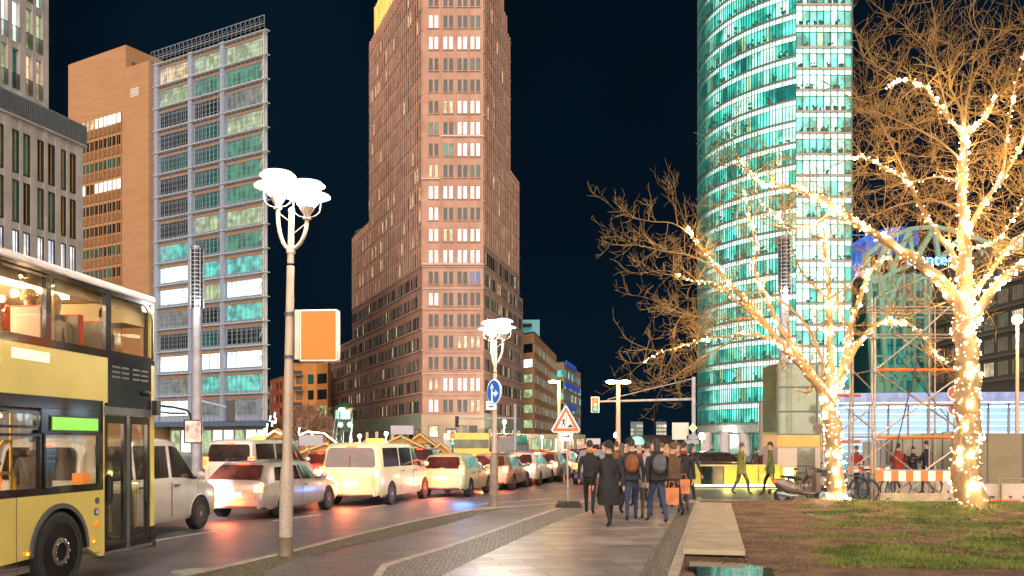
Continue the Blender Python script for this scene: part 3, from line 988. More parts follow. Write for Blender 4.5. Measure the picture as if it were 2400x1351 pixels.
# ---- round glass tower
gt = thing("glass_tower", (53.4, 148.5, 0), "round skyscraper with turquoise lit glass facade behind the bare trees", "skyscraper")
CC = Vector((53.4, 148.5, 0)); RR = 22.2
TEAL_A = M("pane_teal", (0.01, 0.05, 0.045), 0.06, emit=(0.03, 0.42, 0.31), es=1.2, evar=0.75, escale=0.42)
TEAL_B = M("pane_bright_teal", (0.02, 0.05, 0.05), 0.06, emit=(0.13, 0.74, 0.56), es=1.3, evar=0.7, escale=0.42)
TEAL_C = M("pane_deep_teal", (0.005, 0.04, 0.04), 0.06, emit=(0.006, 0.14, 0.125), es=1.0, evar=0.6, escale=0.5)
TEAL_W = M("pane_white", (0.05, 0.06, 0.05), 0.06, emit=(0.50, 0.98, 0.76), es=1.3, evar=0.45, escale=0.42)
TEAL_Y = M("pane_yellow", (0.05, 0.06, 0.05), 0.06, emit=(0.40, 0.62, 0.32), es=1.0, evar=0.6, escale=0.42)
STRIP = M("ceiling_light_band", (0.3, 0.4, 0.4), 0.2, emit=(0.62, 1.0, 0.84), es=1.55, evar=0.3, escale=0.8)
SPAN = M("bronze_spandrel", (0.24, 0.19, 0.15), 0.4, metal=0.3, var=0.2)
MULL = M("teal_mullion", (0.01, 0.10, 0.09), 0.35, var=0.2)
def cp(a, r): return Vector((CC.x + r * cos(a), CC.y + r * sin(a), 0))
a_end = atan2(130 - CC.y, 41.2 - CC.x)        # seam with the flat part
a_sil = a_end - radians(78)
NP = 30
FH = 3.13
zb0 = at(1865, 992, 130).z
ws = WinSet(gt, "window")
mul = MB(); sp = MB(); fur = MB()
FURN = M("office_furniture", (0.02, 0.06, 0.06), 0.6, var=0.4)
PLANTM = M("office_plant", (0.01, 0.09, 0.03), 0.7)
def pane_fn(p, q, z0, z1, m):
    def fn(mb):
        mb.T = None
        mb.face([(p.x, p.y, z0), (q.x, q.y, z0), (q.x, q.y, z1), (p.x, p.y, z1)], m)
    return fn
def mixpane(k, i, flat=False):
    n = mnoise.noise(Vector((i * 0.35, k * 0.9, 3.3 if flat else 0)))
    r = rnd.random() * 0.5 + n
    low = k < 10
    r += 0.12
    if flat: r += 0.24
    if low: r += 0.12
    if r > 0.66: return TEAL_W
    if r > 0.25: return TEAL_B
    if r > 0.21: return TEAL_Y
    if r > -0.15: return TEAL_A
    return TEAL_C
NF = 25
for k in range(NF):
    z = zb0 + k * FH
    for i in range(NP):
        a0 = a_sil + (a_end - a_sil) * i / NP; a1 = a_sil + (a_end - a_sil) * (i + 1) / NP
        p0, q0 = cp(a0, RR - .12), cp(a1, RR - .12)
        edge = i < 6
        m = TEAL_C if (edge and rnd.random() < .3) else (rnd.choice([TEAL_A, TEAL_A, TEAL_B]) if edge else mixpane(k, i))
        for (s0, s1) in ((0.0, 0.5), (0.5, 1.0)):
            pp, qq = p0.lerp(q0, s0), p0.lerp(q0, s1)
            mm_ = m if rnd.random() < .8 else mixpane(k, i)
            ws.add(pane_fn(pp, qq, z + 0.28, z + 2.28, mm_), Vector((p0.x, p0.y, z)), 2)
        sp_m = STRIP
        fur.face([(p0.x, p0.y, z + 2.34), (q0.x, q0.y, z + 2.34), (q0.x, q0.y, z + 3.02), (p0.x, p0.y, z + 3.02)], sp_m)
        p, q = cp(a0, RR), cp(a1, RR)
        for (lo, hi, rr) in ((z - 0.13, z + 0.13, 0.03),):
            P1, Q1 = cp(a0, RR + rr), cp(a1, RR + rr); P2, Q2 = cp(a0, RR - .2), cp(a1, RR - .2)
            sp.face([(P1.x, P1.y, lo), (Q1.x, Q1.y, lo), (Q1.x, Q1.y, hi), (P1.x, P1.y, hi)], SPAN)
            sp.face([(P2.x, P2.y, lo), (Q2.x, Q2.y, lo), (Q1.x, Q1.y, lo), (P1.x, P1.y, lo)], SPAN)
            sp.face([(P1.x, P1.y, hi), (Q1.x, Q1.y, hi), (Q2.x, Q2.y, hi), (P2.x, P2.y, hi)], SPAN)
        P1, Q1 = cp(a0, RR - .07), cp(a1, RR - .07)
        sp.face([(P1.x, P1.y, z + 2.27), (Q1.x, Q1.y, z + 2.27), (Q1.x, Q1.y, z + 2.37), (P1.x, P1.y, z + 2.37)], MULL)
        if not edge and rnd.random() < .42:
            c = cp(a0 + (a1 - a0) * rnd.random(), RR - .10); w = rnd.uniform(.2, .6); h = rnd.uniform(.35, 1.1)
            fur.box(c.x - w, c.x + w, c.y - .02, c.y + .02, z + .28, z + .28 + h * .6, FURN)
            if rnd.random() < .35:
                for _ in range(5): fur.ball((c.x + rnd.uniform(-.4, .4), c.y, z + .8 + rnd.uniform(-.3, .5)), rnd.uniform(.12, .25), PLANTM, 5, 3)
for i in range(NP * 2 + 1):
    a = a_sil + (a_end - a_sil) * i / (NP * 2)
    c = cp(a, RR)
    w = .035 if i % 2 else .055
    R = Matrix.Translation(c) @ Matrix.Rotation(a, 4, 'Z')
    mul.box(-.13, 0.02, -w, w, zb0, zb0 + NF * FH, MULL, R=R)
# flat part
FPt = Vector((41.6, 131.2, 0)); FQt = Vector(((1997 - 1200) / FPX * 131.2, 131.2, 0))
TFl, LFl = face_T(FPt, FQt)
zoff = zb0 - 0.4 * FH
nfl = 8
for k in range(NF + 1):
    z = zoff + k * FH
    for i in range(nfl):
        x0 = i * LFl / nfl; x1 = (i + 1) * LFl / nfl
        m = mixpane(k, i, True)
        if i >= nfl - 1: m = TEAL_A
        def fn(mb, x0=x0, x1=x1, z=z, m=m):
            mb.T = TFl; mb.face([(x0, .25, z + .28), (x1, .25, z + .28), (x1, .25, z + 2.2), (x0, .25, z + 2.2)], m); mb.T = None
        ws.add(fn, TFl @ Vector((x0, 0, z)), 2)
        fur.T = TFl; fur.face([(x0, .25, z + 2.3), (x1, .25, z + 2.3), (x1, .25, z + 2.95), (x0, .25, z + 2.95)], STRIP)
        if rnd.random() < .6:
            a = x0 + rnd.random() * (x1 - x0) * .6
            fur.box(a, a + rnd.uniform(.3, .8), .2, .24, z + .28, z + .28 + rnd.uniform(.2, .6), FURN)
            for _ in range(3): fur.ball((a + rnd.uniform(0, .8), .2, z + .7 + rnd.uniform(-.1, .2)), rnd.uniform(.08, .18), FURN, 5, 3)
        fur.T = None
    sp.T = TFl
    sp.box(0, LFl, -.03, .3, z - .15, z + .13, SPAN); sp.box(0, LFl, .1, .24, z + 2.2, z + 2.29, MULL)
    sp.T = None
mul.T = TFl
for i in range(nfl + 1):
    x = i * LFl / nfl; mul.box(x - .06, x + .06, 0, .27, zoff, zoff + (NF + 1) * FH, MULL)
mul.box(-.5, 0, -.1, .5, zb0, zb0 + NF * FH, TEAL_C)
mul.T = None
mul.build("mullion", gt); sp.build("spandrel", gt); fur.build("office_interior", gt)
ws.build()
mb = MB(); ring = [cp(a_sil + (a_end - a_sil) * i / 30, RR - .31) for i in range(31)]
mb.prism(ring + [Vector((FPt.x, 131.6, 0)), Vector((FQt.x, 131.6, 0)), Vector((FQt.x, 160, 0)), Vector((35, 165, 0))], zb0, zb0 + NF * FH, TEAL_C)
ring2 = [cp(a_sil + (a_end - a_sil) * i / 30, RR + .05) for i in range(31)]
FASC = M("metal_fascia", (0.42, 0.46, 0.40), 0.3, metal=0.5, var=0.2)
mb.prism(ring2 + [Vector((FQt.x, 131.0, 0)), Vector((FQt.x, 158, 0)), Vector((36, 163, 0))], zb0 - 1.3, zb0 - .14, FASC)
mb.build("core_wall", gt)
mb = MB()
for px, w in ((1655, .8), (1699, .75), (1745, .9), (1795, .8)):
    r = (px - 1200) / FPX; Y = 136 + abs(px - 1760) * .05
    mb.tube([(r * Y, Y, 0), (r * Y, Y, zb0 - 1.2)], w, M("column_concrete", (0.42, 0.38, 0.38), 0.6), 14)
    mb.build("column", gt); mb = MB()
mb = MB(); TLb, LLb = face_T((32, 150), (47, 139.5))
mb.box(-4, LLb, 0, 3, 0, zb0 - 1.2, DGREEN, R=None) if False else None
mb.T = TLb; mb.box(-3, LLb + 3, 0, 3, 0.1, zb0 - 1.35, GGREEN)
for i in range(9): mb.box(-3 + i * 2.3, -2.8 + i * 2.3, -.1, 0, .1, zb0 - 1.35, STEELD)
mb.build("lobby_glazing", gt)
# ================================================================== PEOPLE (prototype builder used also inside the bus)
SKIN = M("skin", (0.50, 0.30, 0.21), 0.55, var=0.08)
SHOE = M("shoe_leather", (0.03, 0.025, 0.022), 0.5)
def cloth(name, col): return M(name, col, 0.85, var=0.2, scale=7, bump=0.25, bscale=25)
HAIRS = [M("hair_dark", (0.025, 0.017, 0.012), 0.6, var=0.3, scale=30), M("hair_brown", (0.09, 0.05, 0.025), 0.6, var=0.3, scale=30), M("hair_fair", (0.30, 0.20, 0.10), 0.6, var=0.3, scale=30)]
def person(loc, rz, label, jacket, trousers, hair=0, h=1.75, step=0.3, sit=False, arm=0.2, hood=False, longhair=False, group=None, lean=0.0, hold=None, coat=1, bulk=1.0, pack=None, scarf=None):
    """one skinned figure: facing +Y locally, feet on z=0"""
    k = h / 1.75
    V = []; Ed = []; Rr = []
    def v(p, r, par=None):
        V.append((p[0] * k, p[1] * k, p[2] * k)); Rr.append((r * k, r * k) if not isinstance(r, tuple) else (r[0] * k, r[1] * k))
        if par is not None: Ed.append((par, len(V) - 1))
        return len(V) - 1
    hip = 0.92 if not sit else 0.46
    pel = v((0, 0, hip), (0.155, 0.115))
    ab = v((0, lean * .12, hip + .17), (0.145 * bulk, 0.11 * bulk), pel)
    ch = v((0, lean * .28, hip + .38), (0.175 * bulk, 0.125 * bulk), ab)
    nk0 = v((0, lean * .40, hip + .535), (0.10, 0.08), ch)
    nk = v((0, lean * .44 + .01, hip + .60), 0.056, nk0)
    hd = v((0, lean * .5 + .02, hip + .67), (0.076, 0.088), nk)
    hd2 = v((0, lean * .54 + .02, hip + .77), (0.074, 0.092), hd)
    v((0, lean * .56 + .015, hip + .835), (0.045, 0.055), hd2)
    for s in (-1, 1):
        f = step * s
        if sit:
            th = v((s * .10, .08, hip - .01), 0.09, pel); kn = v((s * .11, .46, hip + .0), 0.062, th)
            an = v((s * .11, .48, .10), 0.042, kn); to = v((s * .12, .66, .04), 0.035, an)
        else:
            th = v((s * .095, f * .06, hip - .12), 0.09, pel); kn = v((s * .10, f * .42 + .05, .50), 0.062, th)
            an = v((s * .10, f * 0.75 - (.1 if f < 0 else 0), .09 + (.05 if f < 0 else 0)), 0.042, kn); to = v((s * .115, f * .75 + .15 - (.1 if f < 0 else 0), .035), 0.034, an)
        sh = v((s * .19, lean * .36, hip + .47), 0.062, ch)
        if hold:
            el = v((s * .24, .10 + lean * .3, hip + .22), 0.05, sh); wr = v((s * .12, .32, hip + .28), 0.034, el); hx = (0, .1, .02)
        else:
            sw = -f * arm * 2.0
            el = v((s * .25, sw * .5 + lean * .25, hip + .20), 0.05, sh); wr = v((s * .255, sw + .05 + lean * .2, hip - .04), 0.034, el); hx = (0, .015, -.09)
        w0 = V[wr]; w0 = (w0[0] / k, w0[1] / k, w0[2] / k)
        pm = v((w0[0] + hx[0] * .8, w0[1] + hx[1] * .8, w0[2] + hx[2] * .8), (0.03, 0.022), wr)
        b0 = V[pm]; b0 = (b0[0] / k, b0[1] / k, b0[2] / k)
        for fi, (o_, ln) in enumerate(((-.027, .055), (-.009, .065), (.009, .06), (.027, .048))):
            d = (0, .25, -1) if not hold else (-s * .4, .9, .1)
            a1 = v((b0[0] + (o_ * .3 if not hold else 0), b0[1] + o_, b0[2] + d[2] * ln * .6), 0.009, pm)
            v((b0[0] + d[0] * ln, b0[1] + o_ + d[1] * ln * .6, b0[2] + d[2] * ln * 1.15), 0.0075, a1)
        t1 = v((b0[0] - s * .02, b0[1] + .035, b0[2] - .005), 0.010, wr)
    me = bpy.data.meshes.new("person_body")
    me.from_pydata(V, Ed, [])
    tmp = bpy.data.objects.new("tmp", me); COL.objects.link(tmp)
    sk = tmp.modifiers.new("skin", 'SKIN'); sk.use_smooth_shade = True; sk.branch_smoothing = 0.4
    lay = me.skin_vertices[0].data if me.skin_vertices else None
    if lay:
        for i, r in enumerate(Rr): lay[i].radius = r
        lay[0].use_root = True
    sb = tmp.modifiers.new("sub", 'SUBSURF'); sb.levels = 1; sb.render_levels = 1
    dg = bpy.context.evaluated_depsgraph_get()
    m2 = bpy.data.meshes.new_from_object(tmp.evaluated_get(dg))
    bpy.data.objects.remove(tmp)
    body = bpy.data.objects.new("person", m2); COL.objects.link(body)
    for m in (jacket, trousers, SKIN, SHOE): m2.materials.append(m)
    for p in m2.polygons:
        c = p.center / k; p.use_smooth = True
        if c.z > hip + .575 + abs(lean) * .02: mi = 2
        elif abs(c.x) > .155 and not sit and c.z < hip - .07 and c.z > .45: mi = 2
        elif hold and c.y > .33 and abs(c.x) < .2 and c.z > hip + .15: mi = 2
        elif sit and (c.y > .16 or c.z < hip - .1) and c.z < hip + .1: mi = 1
        elif c.z < .075: mi = 3
        elif c.z < hip - .12 + (.0 if not sit else -1): mi = 1 if abs(c.x) < .165 else 0
        else: mi = 0
        p.material_index = mi
    body.location = loc; body.rotation_euler = (0, 0, rz)
    tag(body, label, "person", group)
    hc = Vector((0, lean * .54 + .02, hip + .77)) * k
    # face: nose, eyes, mouth, ears
    mb = MB()
    mb.ball(hc + Vector((0, .095, -.02)) * k, .016 * k, SKIN, 6, 4, (0.8, 1.2, 1.3))
    for s in (-1, 1):
        mb.ball(hc + Vector((s * .03, .083, .005)) * k, .010 * k, M("eye_dark", (.02, .015, .012), .2), 6, 4)
        mb.ball(hc + Vector((s * .079, .0, -.01)) * k, .02 * k, SKIN, 6, 4, (.4, .8, 1.3))
    mb.ball(hc + Vector((0, .086, -.055)) * k, .018 * k, M("lips", (.32, .12, .10), .5), 6, 4, (1.2, .4, .35))
    f = mb.build("face", None, smooth=True); f.parent = body
    mb = MB()
    n, kk = 12, 7
    i0 = 0
    for a in range(kk + 1):
        t = pi * .56 * a / kk
        row = []
        for j in range(n):
            ph = 2 * pi * j / n
            back = max(0, -sin(ph))
            ext = 1.0 + (0.45 * back if not longhair else 0.95 * back) * (a / kk)
            zz = cos(t * ext) * .098 + .020
            if longhair and back > .2: zz -= .10 * (a / kk)
            rr = sin(min(t, pi / 2)) * (.084 if not hood else .108)
            row.append(hc + Vector((rr * cos(ph) * .9, rr * sin(ph) * 1.12 - .012, zz)) * k)
        mb.add(row)
        if a:
            for j in range(n):
                p0 = (a - 1) * n + j; q0 = (a - 1) * n + (j + 1) % n
                mb.f.append((p0, p0 + n, q0 + n, q0)); mb.m.append(jacket if hood else HAIRS[hair])
    hr = mb.build("hood" if hood else "hair", None, smooth=True); hr.parent = body
    # jacket skirt and collar
    mb = MB()
    if not sit:
        z0, z1 = hip - (.02, .20, .46)[coat], hip + .12
        mb.lathe((0, lean * .03 * k, 0), [((.15, .165, .19)[coat] * bulk * k, z0 * k), ((.165, .18, .205)[coat] * bulk * k, (z0 + .03) * k), (.172 * bulk * k, (hip - .01) * k), (.15 * bulk * k, z1 * k)], jacket, 14, R=Matrix.Diagonal((1.08, .82, 1, 1)).to_3x3())
        j = mb.build("coat_hem", None, smooth=True); j.parent = body
    mb = MB()
    mb.lathe((0, (lean * .42) * k, (hip + .53) * k), [(.085 * k, 0), (.088 * k, .05 * k), (.078 * k, .075 * k), (.06 * k, .07 * k)], jacket, 12)
    j = mb.build("collar", None, smooth=True); j.parent = body
    if scarf:
        mb = MB(); mb.lathe((0, lean * .44 * k, (hip + .555) * k), [(.085 * k, 0), (.105 * k, .03 * k), (.10 * k, .07 * k), (.075 * k, .09 * k)], scarf, 12); j = mb.build("scarf", None, smooth=True); j.parent = body
    if pack:
        mb = MB(); mb.ball((0, -.19 * k, (hip + .33) * k), .17 * k, pack, 12, 8, (.9, .55, 1.25)); mb.ball((0, -.27 * k, (hip + .24) * k), .09 * k, pack, 10, 6, (1.2, .5, .9)); j = mb.build("backpack", None, smooth=True); j.parent = body
    return body

# ================================================================== BUS
bd = Vector((0.0958, 0.9954, 0)).normalized()
BQ = Vector((-5.45, 13.65, 0)); BP = BQ - bd * 12
TBU, LBU = face_T(BP, BQ)
bus = thing("double_decker_bus", BP + bd * 6 + Vector((-1.3, 0, 0)), "yellow double decker bus with lit windows filling the left foreground", "bus")
YEL = M("bus_yellow", (0.88, 0.72, 0.18), 0.28, var=0.05, scale=1.5, coat=0.5)
GLZ = M("bus_tinted_frame", (0.015, 0.013, 0.012), 0.12, var=0.4, scale=3, coat=0.5)
def glass_mat(name, tint, fac_t, rough=0.02):
    m = bpy.data.materials.new(name); m.use_nodes = True
    n = m.node_tree.nodes; l = m.node_tree.links; n.clear()
    o = n.new("ShaderNodeOutputMaterial"); mixs = n.new("ShaderNodeMixShader"); t = n.new("ShaderNodeBsdfTransparent"); g = n.new("ShaderNodeBsdfGlossy")
    t.inputs[0].default_value = (*tint, 1); g.inputs[0].default_value = (1, 1, 1, 1); g.inputs[1].default_value = rough
    fr = n.new("ShaderNodeLayerWeight"); fr.inputs[0].default_value = 0.12
    ma = n.new("ShaderNodeMath"); ma.operation = 'MAXIMUM'; ma.inputs[1].default_value = fac_t
    l.new(fr.outputs[1], ma.inputs[0]); l.new(ma.outputs[0], mixs.inputs[0])
    l.new(t.outputs[0], mixs.inputs[1]); l.new(g.outputs[0], mixs.inputs[2]); l.new(mixs.outputs[0], o.inputs[0])
    return m
BGL = glass_mat("bus_window_glass", (0.93, 0.90, 0.80), 0.05)
DGL = glass_mat("door_glass", (0.62, 0.60, 0.58), 0.06)
BLUEP = M("blue_black_panel", (0.02, 0.03, 0.06), 0.12, metal=0.6, var=0.4, coat=1.0)
W_ = 2.55
INT_ = M('dark_grey_lining', (.10, .09, .085), .7)
# shell (side skin on y=0, everything inside y>0)
mb = MB(TBU)
skin_z = lambda x0, x1, z0, z1, m=YEL, y=0.0, t=.06: mb.box(x0, x1, y, y + t, z0, z1, m)
mb.box(0, 10.7, 0, .06, 2.43, 3.08, YEL)
# lower side with wheel arch cut (polygon)
def arch_poly(cx, r, z0, x0, x1, ztop):
    pts = [(x0, z0)]
    for a in range(0, 17):
        t = pi - pi * a / 16
        pts.append((cx + r * cos(t), max(z0, .50 + r * 1.0 * sin(t))))
    pts += [(x1, z0), (x1, ztop), (x0, ztop)]
    return pts
def vpoly(mb, pts, y0, y1, m):
    R = Matrix(((1, 0, 0), (0, 0, -1), (0, 1, 0)))   # (x, z)->(x, ., z)
    P = [Vector((p[0], p[1], 0)) for p in pts]
    tr = tessellate_polygon([P]); n = len(P)
    i = mb.add([(p.x, y0, p.y) for p in P] + [(p.x, y1, p.y) for p in P])
    for t in tr:
        mb.f.append(tuple(i + q for q in t)); mb.m.append(m)
        mb.f.append(tuple(i + n + q for q in reversed(t))); mb.m.append(m)
    for q in range(n):
        r = (q + 1) % n
        mb.f.append((i + q, i + r, i + n + r, i + n + q)); mb.m.append(m)
vpoly(mb, arch_poly(9.6, .58, .34, 4.2, 10.5, 1.27), 0, .06, YEL)
vpoly(mb, arch_poly(3.2, .58, .34, 0.0, 4.2, 1.27), 0, .06, YEL)
mb.box(10.5, 10.62, 0, .06, .34, 2.43, YEL)
mb.box(11.9, 12.0, 0, .05, .62, 4.0, YEL); mb.box(11.9, 12.0, .051, .12, .62, 4.0, INT_); mb.box(11.86, 12.03, -.01, .3, .30, .62, GLZ)
mb.box(0, 12, .06, W_, 4.0, 4.06, WHITE)
mb.box(0, 12.0, W_ - .06, W_, .34, 1.2, INT_); mb.box(0, 12.0, W_ - .06, W_, 2.3, 3.1, YEL)
mb.box(0, .08, .06, W_ - .06, .34, 4.0, YEL)
mb.box(0, .5, 0, .06, 1.27, 2.43, YEL)
mb.build("body", bus, bevel=0.012)
mb = MB(TBU)
mb.box(10.7, 11.9, -.004, .06, 2.38, 3.09, BLUEP)
for r in range(3):
    for c in range(2):
        for d in range(2):
            mb.box(10.8 + c * .55 + d * .24, 11.0 + c * .55 + d * .24, -.012, -.004, 2.93 - r * .07, 2.955 - r * .07, BLACK)
mb.ball(TBU @ Vector((11.72, -.03, 2.62)) if False else (11.72, -.02, 2.62), .075, BLACK, 10, 6, (1.3, .8, .6))
mb.build("front_side_panel", bus)
mb = MB(TBU); mb.box(-.02, 12.02, -.02, .2, 3.99, 4.10, M("roof_edge_light", (.8, .72, .70), .35, var=.05)); mb.build("roof_edge", bus, bevel=0.03)
mb = MB(TBU)
for x in (2.1, 4.3, 6.5, 8.05): mb.box(x - .004, x + .004, -.0035, 0, 2.44, 3.05, STEELD)
for x in (4.6, 6.1, 7.6, 8.75): mb.box(x - .004, x + .004, -.0035, 0, .36, 1.24, STEELD)
mb.box(.1, 10.5, -.003, 0, .62, .628, STEELD) if False else mb.box(.1, 8.95, -.003, 0, .395, .405, STEELD)
mb.box(10.2, 10.5, -.003, 0, .395, .405, STEELD)
mb.build("panel_seam", bus)
# floors, ceilings
CRM = M("cream_interior", (0.68, 0.55, 0.33), 0.6, var=0.06)
INT = M("grey_interior", (0.30, 0.28, 0.25), 0.7, var=0.1)
mb = MB(TBU)
mb.box(.1, 11.95, .08, W_ - .08, .32, .40, INT); mb.box(.1, 10.5, .08, W_ - .08, 2.28, 2.34, INT)
mb.box(.1, 11.85, .08, W_ - .08, 2.46, 2.54, INT); mb.box(.1, 11.85, .08, W_ - .08, 3.92, 3.985, CRM)
mb.box(.1, 11.9, .10, .14, 3.80, 3.93, CRM)
mb.box(11.3, 11.9, .1, W_ - .1, 3.62, 3.9, CRM)
mb.build("interior_deck", bus)
# ribbon windows: dark frame pieces around glass
def ribbon(x0, x1, z0, z1, panes, name="window"):
    """frame band with openings; each pane its own part"""
    for (a, b, c, d, gl) in panes:
        f = MB(TBU)
        f.box(a - .001, a + .035, -.006, .05, c, d, GLZ); f.box(b - .035, b + .001, -.006, .05, c, d, GLZ)
        f.box(a + .035, b - .035, -.006, .05, c, c + .035, GLZ); f.box(a + .035, b - .035, -.006, .05, d - .035, d, GLZ)
        f.face([(a + .035, .02, c + .035), (b - .035, .02, c + .035), (b - .035, .02, d - .035), (a + .035, .02, d - .035)], gl)
        f.build(name, bus)
up = []
for i in range(7):
    up.append((9.36 - 1.28 * (i + 1) + .02, 9.36 - 1.28 * i - .02, 3.12, 3.93, BGL))
up = [u for u in up if u[0] > .3]
up += [(9.38, 10.68, 3.12, 3.96, BGL)]
ribbon(0, 12, 3.1, 4.0, up)
mb = MB(TBU)
# rounded front upper window
fr_in = []
for t in range(9):
    a = pi / 2 * t / 8
    fr_in.append((11.90 - .28 + .28 * sin(a), 3.93 - .28 + .28 * cos(a)))
inner = [(10.78, 3.16), (10.78, 3.93)] + fr_in + [(11.90, 3.16)]
outer = [(10.72, 3.10), (10.72, 3.99)] + [(min(11.96, p[0] + .05), min(3.99, p[1] + .05)) for p in fr_in] + [(11.97, 3.10)]
for q in range(len(inner)):
    r = (q + 1) % len(inner)
    mb.face([(inner[q][0], -.006, inner[q][1]), (outer[q][0], -.006, outer[q][1]), (outer[r][0], -.006, outer[r][1]), (inner[r][0], -.006, inner[r][1])], GLZ)
vp = [Vector((p[0], p[1], 0)) for p in inner]
i = mb.add([(p[0], .01, p[1]) for p in inner])
for t in tessellate_polygon([vp]): mb.f.append(tuple(i + q for q in t)); mb.m.append(BGL)
mb.build("window", bus)
mb = MB(TBU)
mb.box(0, 12, -.003, .05, 3.05, 3.12, GLZ); mb.box(0, 12, -.004, .05, 3.955, 4.0, GLZ)
mb.box(0, 10.58, -.003, .05, 1.24, 1.31, GLZ); mb.box(0.5, 10.58, -.003, .05, 2.30, 2.45, GLZ)
mb.box(9.22, 10.58, -.003, .05, 2.0, 2.31, GLZ)
mb.box(10.50, 10.58, -.003, .05, 1.3, 2.4, GLZ)
for x in (10.70, 9.355): mb.box(x - .03, x + .03, -.005, .05, 3.1, 4.0, GLZ)
mb.box(10.6, 11.9, -.003, .1, 2.27, 2.39, STEELD)
mb.build("window_band", bus)
lo = [(9.27, 10.52, 1.30, 2.01, BGL)]
x = 9.22
while x > 1.2:
    lo.append((x - 1.3, x, 1.30, 1.99, BGL)); lo.append((x - 1.3, x - .06, 2.05, 2.26, BGL)); x -= 1.34
ribbon(0, 12, 1.2, 2.4, lo)
# line display
mb = MB(TBU)
mb.box(9.38, 10.44, -.02, -.003, 2.02, 2.22, BLACK)
mb.face([(9.40, -.024, 2.04), (10.42, -.024, 2.04), (10.42, -.024, 2.20), (9.40, -.024, 2.20)], M("led_display", (.1, .3, .05), .4, emit=(.20, .62, .06), es=.75, evar=.12, escale=9))
mb.build("route_display", bus)
mb = MB(TBU); mb.box(8.66, 9.38, -.008, -.0, 2.86, 2.985, M("pale_emissive_rectangle", (.85, .88, .75), .3, emit=(.9, .95, .75), es=.25)); mb.build("pale_side_rectangle", bus)  # pale, faintly emissive rectangle on the side panel
# doors
for (a, b) in ((10.63, 11.19), (11.27, 11.86)):
    mb = MB(TBU)
    mb.box(a, a + .07, .0, .05, .38, 2.26, GLZ); mb.box(b - .07, b, .0, .05, .38, 2.26, GLZ)
    mb.box(a + .07, b - .07, .0, .05, 2.15, 2.26, GLZ); mb.box(a + .07, b - .07, .0, .05, .38, .50, GLZ)
    mb.face([(a + .07, .02, .5), (b - .07, .02, .5), (b - .07, .02, 2.15), (a + .07, .02, 2.15)], DGL)
    d = mb.build("door", bus)
    mb = MB(TBU); hx = a + .1 if a < 11 else b - .12
    mb.tube([(hx, -.03, 1.05), (hx, -.045, 1.15), (hx, -.045, 1.35), (hx, -.03, 1.42)], .018, BLACK, 6); mb.box(hx - .035, hx + .035, -.012, 0, 1.02, 1.45, BLACK)
    hh = mb.build("handle", d); 
    mb = MB(TBU)
    mb.tube([(a + .12, .10, 1.32), (a + .28, .12, 1.25), (b - .2, .14, 1.05), (b - .16, .14, .62)], .017, M("yellow_rail", (.75, .45, .03), .4), 6)
    mb.build("handrail", d)
mb = MB(TBU); mb.box(11.19, 11.27, -.01, .06, .36, 2.28, STEELD); mb.box(10.6, 11.9, .0, .4, .30, .38, STEELD)
mb.box(10.6, 11.9, -.012, .0, .34, .37, CHROME)
mb.build("door_frame", bus)
# wheel arch, wheel
def bus_wheel(cx):
    mb = MB(TBU)
    for a in range(16):
        t0, t1 = pi * a / 16, pi * (a + 1) / 16
        for (r0, r1, y0, y1) in ((.56, .62, -.03, .0),):
            z = lambda t, r: .50 + r * sin(t)
            mb.face([(cx + r0 * cos(t0), -.025, z(t0, r0)), (cx + r1 * cos(t0), -.025, z(t0, r1)), (cx + r1 * cos(t1), -.025, z(t1, r1)), (cx + r0 * cos(t1), -.025, z(t1, r0))], STEELD)
            mb.face([(cx + r0 * cos(t0), -.025, z(t0, r0)), (cx + r0 * cos(t1), -.025, z(t1, r0)), (cx + r0 * cos(t1), .5, z(t1, r0)), (cx + r0 * cos(t0), .5, z(t0, r0))], BLACK)
            mb.face([(cx + r1 * cos(t1), -.025, z(t1, r1)), (cx + r1 * cos(t0), -.025, z(t0, r1)), (cx + r1 * cos(t0), .0, z(t0, r1)), (cx + r1 * cos(t1), .0, z(t1, r1))], STEELD)
    mb.box(cx - .6, cx + .6, .5, .52, .3, 1.1, BLACK)
    mb.build("wheel_arch", bus)
    RX = Matrix.Rotation(pi / 2, 3, 'X')
    w = MB(TBU)
    w.lathe((cx, .02, .51), [(.30, -.0), (.31, .03), (.47, .035), (.505, .0), (.51, -.06), (.51, -.26), (.48, -.28), (.3, -.28)], RUBBER, 40, R=RX)
    for r_ in (.36, .42): w.lathe((cx, -.012, .51), [(r_, -.0), (r_, .006), (r_ + .008, .006), (r_ + .008, 0)], RUBBER, 36, R=RX)
    tw_ = w.build("wheel", bus, smooth=True)
    w = MB(TBU)
    RIM = M("rim_steel", (.20, .17, .15), .45, metal=.6, var=.25, scale=6)
    w.lathe((cx, .04, .51), [(.30, .03), (.285, .035), (.27, -.02), (.24, -.06), (.19, -.04), (.175, .06), (.12, .075), (.115, .0), (.02, -.02)], RIM, 36, R=RX)
    for b in range(10):
        a = 2 * pi * b / 10
        w.lathe((cx + .148 * cos(a), -.02, .51 + .148 * sin(a)), [(.017, -.02), (.017, .02), (.008, .024)], CHROME, 6, R=RX)
    w.build("rim", tw_, smooth=True)
bus_wheel(9.6); bus_wheel(3.2)
mb = MB(TBU)
RX = Matrix.Rotation(pi / 2, 3, 'X')
AMB = M("amber_lamp", (.8, .25, .02), .3, emit=(1.0, .42, .05), es=2.5)
AMBO = M("amber_reflector", (.75, .22, .02), .3, emit=(1.0, .3, .03), es=.3)
mb.lathe((10.43, 0, 1.10), [(.045, 0), (.045, .012), (.03, .014)], STEELD, 14, R=RX)
mb.lathe((10.41, 0, .95), [(.05, 0), (.05, .012), (.034, .013)], M("blue_badge", (.01, .05, .35), .4), 16, R=RX)
